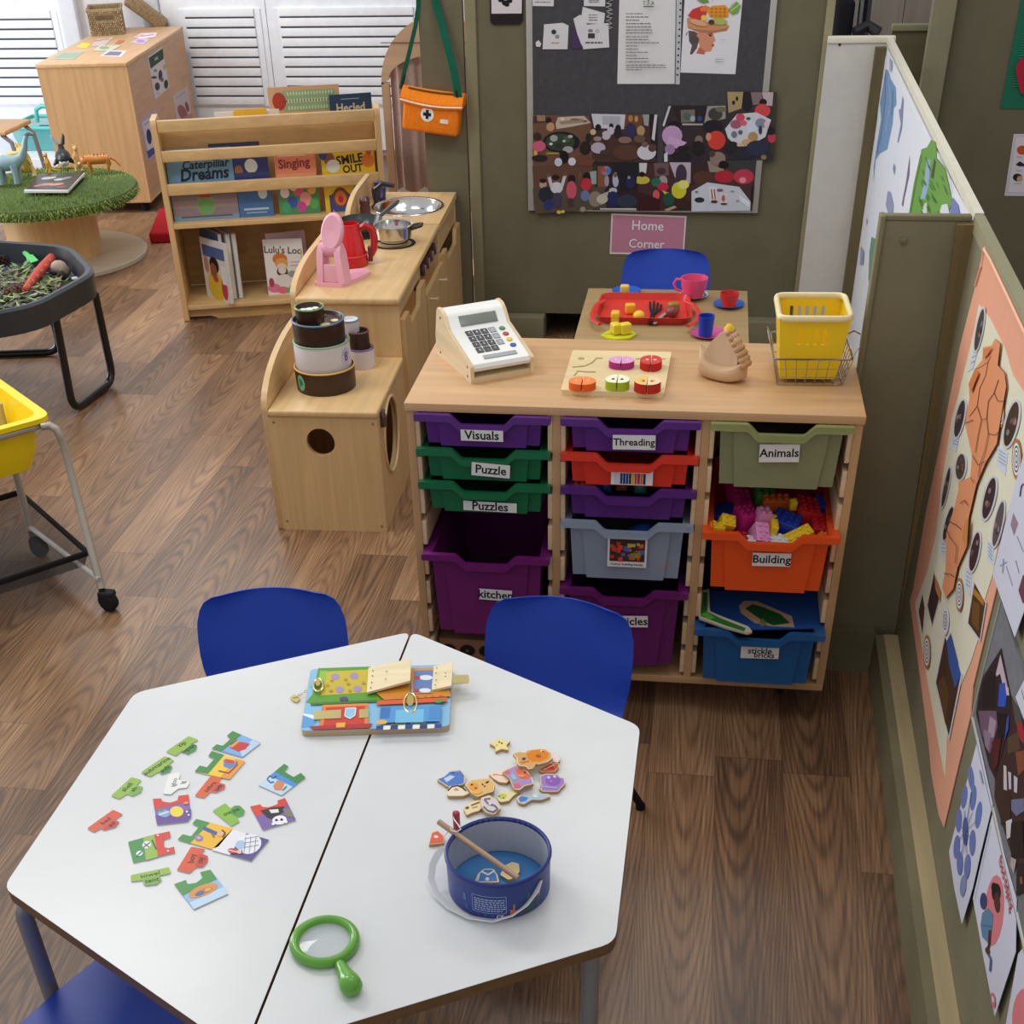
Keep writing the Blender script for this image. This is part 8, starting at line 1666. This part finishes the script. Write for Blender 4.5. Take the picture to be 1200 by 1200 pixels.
paper('brown photo of children outdoors, along the lower edge of the grey board', 'photograph', 'photograph', [(1185, 815), (1200, 845), (1240, 930), (1240, 1180), (1200, 1046), (1180, 985), (1165, 935), (1166, 912), (1179, 864)], (66, 46, 44), pa([
    (Y7([(370, 520), (430, 600), (467, 780), (400, 720)]), (86, 86, 80)), (Y7([(410, 720), (440, 700), (467, 780), (467, 880), (420, 820)]), (170, 50, 56)), (Y7([(340, 830), (420, 780), (440, 920), (340, 960)]), (92, 70, 54)), (Y7([(400, 940), (467, 930), (467, 1080), (420, 1130)]), (140, 80, 54)), (D6([(240, 110), (262, 120), (268, 310), (240, 300)]), (214, 200, 200)), (D6([(275, 160), (300, 170), (300, 300), (282, 300)]), (200, 196, 206)), (D6([(320, 190), (350, 210), (345, 330), (322, 320)]), (206, 200, 210)), (D6([(210, 440), (260, 330), (300, 360), (290, 540), (220, 580)]), (62, 44, 40)), (D6([(300, 380), (400, 370), (400, 470), (340, 510), (300, 460)]), (116, 120, 150)), (D6([(258, 550), (305, 530), (315, 660), (265, 690)]), (216, 212, 214)), (D6([(300, 560), (390, 540), (400, 830), (300, 830), (290, 700)]), (34, 28, 32)), (D6([(300, 830), (340, 850), (320, 960), (290, 890)]), (186, 172, 160)), (D6([(340, 890), (400, 870), (400, 1100), (340, 1130)]), (40, 34, 38)), (D6([(365, 990), (385, 980), (388, 1040), (368, 1040)]), (150, 84, 66)), ([(1200, 900), (1228, 940), (1230, 1010), (1205, 980)], (120, 70, 60)), ([(1203, 1000), (1232, 1050), (1232, 1120), (1206, 1060)], (50, 50, 70))]), WALLR, .0066, .0005, GLOSSPAPER, pg)
paper('pale paper corner at the right photo edge on the grey board', 'paper_sheet', 'paper', [(1190, 817), (1200, 797), (1238, 770), (1238, 900), (1200, 843)], (210, 210, 220), lambda s: s.line([(1197, 808), (1200, 820)], 1, (120, 120, 140)), WALLR, .0078, .0006)
# flower sheet and tidying poster
def flw(s):
    FB = (112, 126, 184)
    for x, y, a, b_, c in ((1138, 911.7, 1.5, 15, FB), (1130, 934, -1.5, 14, FB), (1140.5, 935, -1.5, 15, FB), (1146.7, 955, -2, 16, (110, 128, 190)), (1123.5, 961.5, -.5, 14, FB), (1139.5, 987.5, -.5, 15.5, FB), (1121, 992.5, -1, 14, FB), (1124.7, 1011.5, 0, 14.5, FB), (1133.4, 1015.5, -1, 15, FB), (1128.5, 1038, -1, 13, (140, 146, 190))): s.ell(x, y, a, b_, 3.6, c)
    s.ell(1131, 974, 0, 17, 3.2, (84, 104, 160))
    for q in ((1138, 928), (1130, 950), (1139, 952), (1144, 962), (1125, 968), (1137, 982), (1123, 985), (1127, 1000), (1132, 1000)): s.line([(1131, 974), q], .6, (100, 110, 160))
    s.line([(1147.5, 902), (1151, 918)], 1.4, (170, 176, 196))
paper('white sheet with a blue petal flower drawing on the right partition', 'drawing', 'drawing', [(1146, 865), (1163, 943), (1149, 1000), (1140, 1040), (1127, 1083), (1118, 1040), (1112, 998)], (214, 216, 232), flw, WALLR, .0085, .0008)
def tidy(s):
    s.a(Ze([(470, 340), (500, 200), (620, 200), (600, 700), (560, 760)]) if 0 else [(1141, 1056), (1160, 965), (1162, 970), (1143, 1056)], (190, 200, 214))
    s.ell(1165, 1067, -3, 42, 11.5, (222, 130, 134)); s.ell(1167.5, 1046, 0, 11, 5.5, (44, 30, 30)); s.ell(1168.5, 1058, 1, 12, 3.6, (86, 52, 46)); s.ell(1164.5, 1040, 0, 6, 3, (36, 26, 28)); s.ell(1152.5, 1056, 0, 10, 4.2, (62, 70, 116)); s.a([(1151, 1070), (1158, 1064), (1164, 1072), (1162, 1092), (1157, 1104), (1151, 1098), (1149, 1084)], (98, 136, 168)); s.line([(1152, 1084), (1162, 1086)], .7, (60, 90, 120)); s.line([(1160, 1090), (1159, 1108), (1156, 1114)], 3, (84, 52, 46)); s.line([(1156, 1114), (1161, 1124), (1160, 1138)], 2.4, (90, 110, 140)); s.ell(1157, 1114, 1, 4, 2.5, (90, 60, 50))
    s.txt('food tidying', 1178, 1034, 12, 52, 13, (190, 60, 64), .022)
    s.ell(1163.5, 1172, 1.2, 9, 2.6, (214, 120, 126)); s.ell(1163.5, 1171, .6, 4, 1.2, (214, 216, 232))
paper('white poster with red words food tidying and a figure on a pink oval', 'poster', 'poster', [(1163, 953), (1176, 1000), (1191, 1054), (1190, 1116), (1165.5, 1191), (1152, 1120), (1140, 1053)], (216, 216, 232), tidy, WALLR, .0080, .0008)
paper('white poster with a large pink circle, lowest at the right photo edge', 'poster', 'poster', [(1193, 1118), (1240, 1060), (1240, 1260), (1200, 1300), (1176, 1215)], (214, 214, 228), lambda s: s.ell(1199, 1190, -2, 32, 13, (222, 130, 134)), WALLR, .0075, .0008)

# map painted on the white partition
MAPP = Plane((wx(0, .004), 0, 0), wn_)
t = thing('wall_map', 'white painted map poster with blue and green land shapes on the white partition', 'wall map', MAPP.at(1070, 200))
s = Sheet(MAPP, [(1034, 60), (1142, 262), (1120, 560), (1000, 560), (1016, 300)], .0006, .0006, (224, 228, 236))
X4 = lambda P: K(P, 1000, 0, 4)
MBL = (120, 152, 190)
s.a(X4([(150, 325), (165, 330), (175, 370), (200, 410), (203, 490), (190, 510), (185, 580), (160, 700), (125, 720), (105, 750), (95, 860), (95, 780), (115, 650), (130, 560), (125, 480), (140, 400)]), MBL); s.line(X4([(150, 340), (150, 460), (135, 600), (110, 720)]), .8, (84, 112, 150)); s.line(X4([(165, 360), (175, 480), (150, 620)]), .8, (150, 180, 214)); s.line(X4([(185, 420), (180, 540)]), .8, (90, 120, 160))
s.a(X4([(230, 450), (236, 470), (228, 600), (210, 670), (206, 665), (222, 580), (212, 515), (222, 510)]), (132, 142, 176)); s.a(X4([(170, 270), (182, 290), (180, 340), (170, 330)]), (160, 170, 190)); s.a(X4([(265, 725), (262, 820), (240, 920), (232, 968), (226, 960), (245, 860), (255, 790)]), (134, 112, 140)); s.a(X4([(190, 765), (198, 785), (192, 820), (184, 790)]), (140, 150, 180))
s.a(X4([(160, 895), (175, 900), (188, 960), (185, 1010), (165, 1010), (152, 960)]), (150, 156, 186)); s.a(X4([(85, 1110), (103, 1120), (105, 1170), (90, 1260), (70, 1320), (75, 1180)]), (110, 150, 130)); s.a(X4([(35, 1155), (50, 1180), (45, 1240), (30, 1240)]), (150, 160, 190)); s.a(X4([(62, 1020), (66, 1035), (60, 1060)]), (150, 150, 160))
GRM = (112, 160, 76)
s.a(X4([(365, 655), (385, 665), (390, 740), (430, 790), (455, 900), (462, 950), (440, 1010), (260, 1010), (285, 860), (315, 725), (318, 700), (345, 690)]), GRM); s.a(X4([(345, 745), (362, 750), (352, 870), (335, 935), (315, 930), (330, 860)]), (150, 176, 206)); s.a(X4([(380, 740), (388, 760), (375, 840), (362, 830)]), (80, 84, 66)); s.a(X4([(415, 960), (440, 955), (450, 1000), (400, 1005)]), (214, 220, 226)); s.a(X4([(465, 925), (490, 960), (500, 1010), (450, 1010)]), (120, 130, 190)); s.a(X4([(330, 955), (345, 950), (345, 1010), (318, 1010)]), (200, 214, 200))
random.seed(8)
for i in range(44):
    x, y = random.uniform(285, 445), random.uniform(730, 1000)
    if x < 300 + (980 - y) * .08 or x > 395 + (y - 740) * .28: continue
    s.line(X4([(x, y), (x + 12, y + 26)]), .7, (74, 116, 50))
s.line(X4([(260, 1010), (285, 860), (315, 725)]), .6, (60, 90, 50)); s.line(X4([(390, 740), (430, 790), (455, 900)]), .6, (60, 90, 50))
s.build('painted_map', PAPER, t, True)

# far bay: green corrugated display, picture card, pin marks and unidentified black shapes
FP = Plane((0, 2.8995, 0), (0, -1, 0)); Q5 = lambda P: K(P, 1130, 0, 5)
t = thing('corrugated_display', 'green corrugated card display with a red shape, top right on the far olive wall', 'wall display', FP.at(1195, 60))
a_, b_, c_ = FP.at(1172, 127), FP.at(1196, -60), FP.at(1260, 127)
zlo, zhi = a_.z, 1.9; x0_, x1_ = a_.x, a_.x + .62
b = MB(); n = int((zhi - zlo - .07) / .0085)
for i in range(n): z = zlo + .07 + i * .0085; b.prism([(x0_ + .03, 2.8985, z), (x0_ + .03, 2.893, z + .0042), (x0_ + .03, 2.8985, z + .0084)], (x1_ - x0_ - .06, 0, 0), (38, 128, 96))
b.box(x0_, x1_, 2.8965, 2.9, zlo, zhi, (28, 104, 78)); b.build('corrugated_card', PAPER, t, True)
s = Sheet(Plane((0, 2.892, 0), (0, -1, 0)), Q5([(300, 400), (330, 345), (365, 330), (420, 420), (420, 540), (365, 560), (330, 545), (310, 470)]), 0, .004, (170, 34, 52)); s.build('red_shape', PAPER, t, True)
def pc(s):
    s.a(Q5([(300, 800), (400, 795), (392, 1135), (250, 1130)]), (196, 186, 196)); s.a(Q5([(304, 806), (400, 801), (392, 1129), (256, 1124)]), (216, 208, 214))
    s.ell(*Q5([(340, 880)])[0], 6.5, 0, 5.5, (190, 84, 44)); s.a(Q5([(300, 965), (325, 945), (350, 960), (360, 975), (320, 975)]), (40, 36, 50)); s.ell(*Q5([(312, 1040)])[0], 5.5, 0, 4.6, (60, 44, 34)); s.ell(*Q5([(325, 1048)])[0], 3.5, 0, 3.4, (190, 160, 120)); s.ell(*Q5([(300, 1035)])[0], 2.5, 0, 3, (40, 30, 26))
    for y in (920, 1000, 1075): s.line(Q5([(290 if y > 1000 else 305, y), (335, y)]), .6, (140, 130, 140))
paper('white picture card with an orange ball and dark shapes on the far olive wall', 'picture_card', 'card', Q5([(290, 785), (420, 785), (400, 1150), (235, 1147)]), (206, 198, 204), pc, FP, .0006)
t = thing('dark_equipment', 'black shiny equipment glimpsed beyond the white end board at the top right', 'equipment', (1.38, 5.6, 0))
BKC = (24, 24, 28)
bx, e = oy(989, 15, 5.62), oy(1017, 15, 5.62)
b = MB(); b.tube([(e.x, 5.62, .03), (e.x - .01, 5.62, .5), (e.x - .02, 5.62, .95)], .035, BKC, 10); b.build('dark_post', BLACKGLOSS, t, True)
b = MB(); b.tube([(e.x - .07, 5.5, .80), (e.x, 5.53, .83), (e.x + .06, 5.5, .80)], .03, (40, 40, 46), 10); b.build('shiny_foot', BLACKGLOSS, t, True)
MB().box(bx.x - .055, bx.x + .055, 5.58, 5.66, .02, .95, BKC, .03).build('dark_body', MATTE, t, True)
LAMPS = [(.5, -.8, 9), (-1.6, .6, 34), (.6, 1.6, 15), (-2.6, 4.4, 36)]
WINP = 180; WORLD = .56; EXPO = 0.07
# ================================================================== light
def area(name, loc, rot, sx_, sy_, power, col=(1, 1, 1)):
    l = bpy.data.lights.new(name, 'AREA'); l.shape = 'RECTANGLE'; l.size = sx_; l.size_y = sy_; l.energy = power; l.color = col
    o = bpy.data.objects.new(name, l); COL.objects.link(o); o.location = loc; o.rotation_euler = rot
    return o
for i, (x, y, p) in enumerate(LAMPS): area('ceiling_lamp_light', (x, y, 3.0), (0, 0, 0), 1.2, .6, p, (1, .965, .92))
area('window_daylight', (-5.6, 3.0, 2.0), (0, R(-80), 0), 4.0, 2.0, WINP, (.90, .95, 1))
w = bpy.data.worlds.new('world'); scene.world = w; w.use_nodes = True
w.node_tree.nodes['Background'].inputs[0].default_value = (.95, .97, 1, 1); w.node_tree.nodes['Background'].inputs[1].default_value = WORLD
scene.view_settings.view_transform = 'Standard'; scene.view_settings.look = 'None'; scene.view_settings.exposure = EXPO; scene.view_settings.gamma = 1
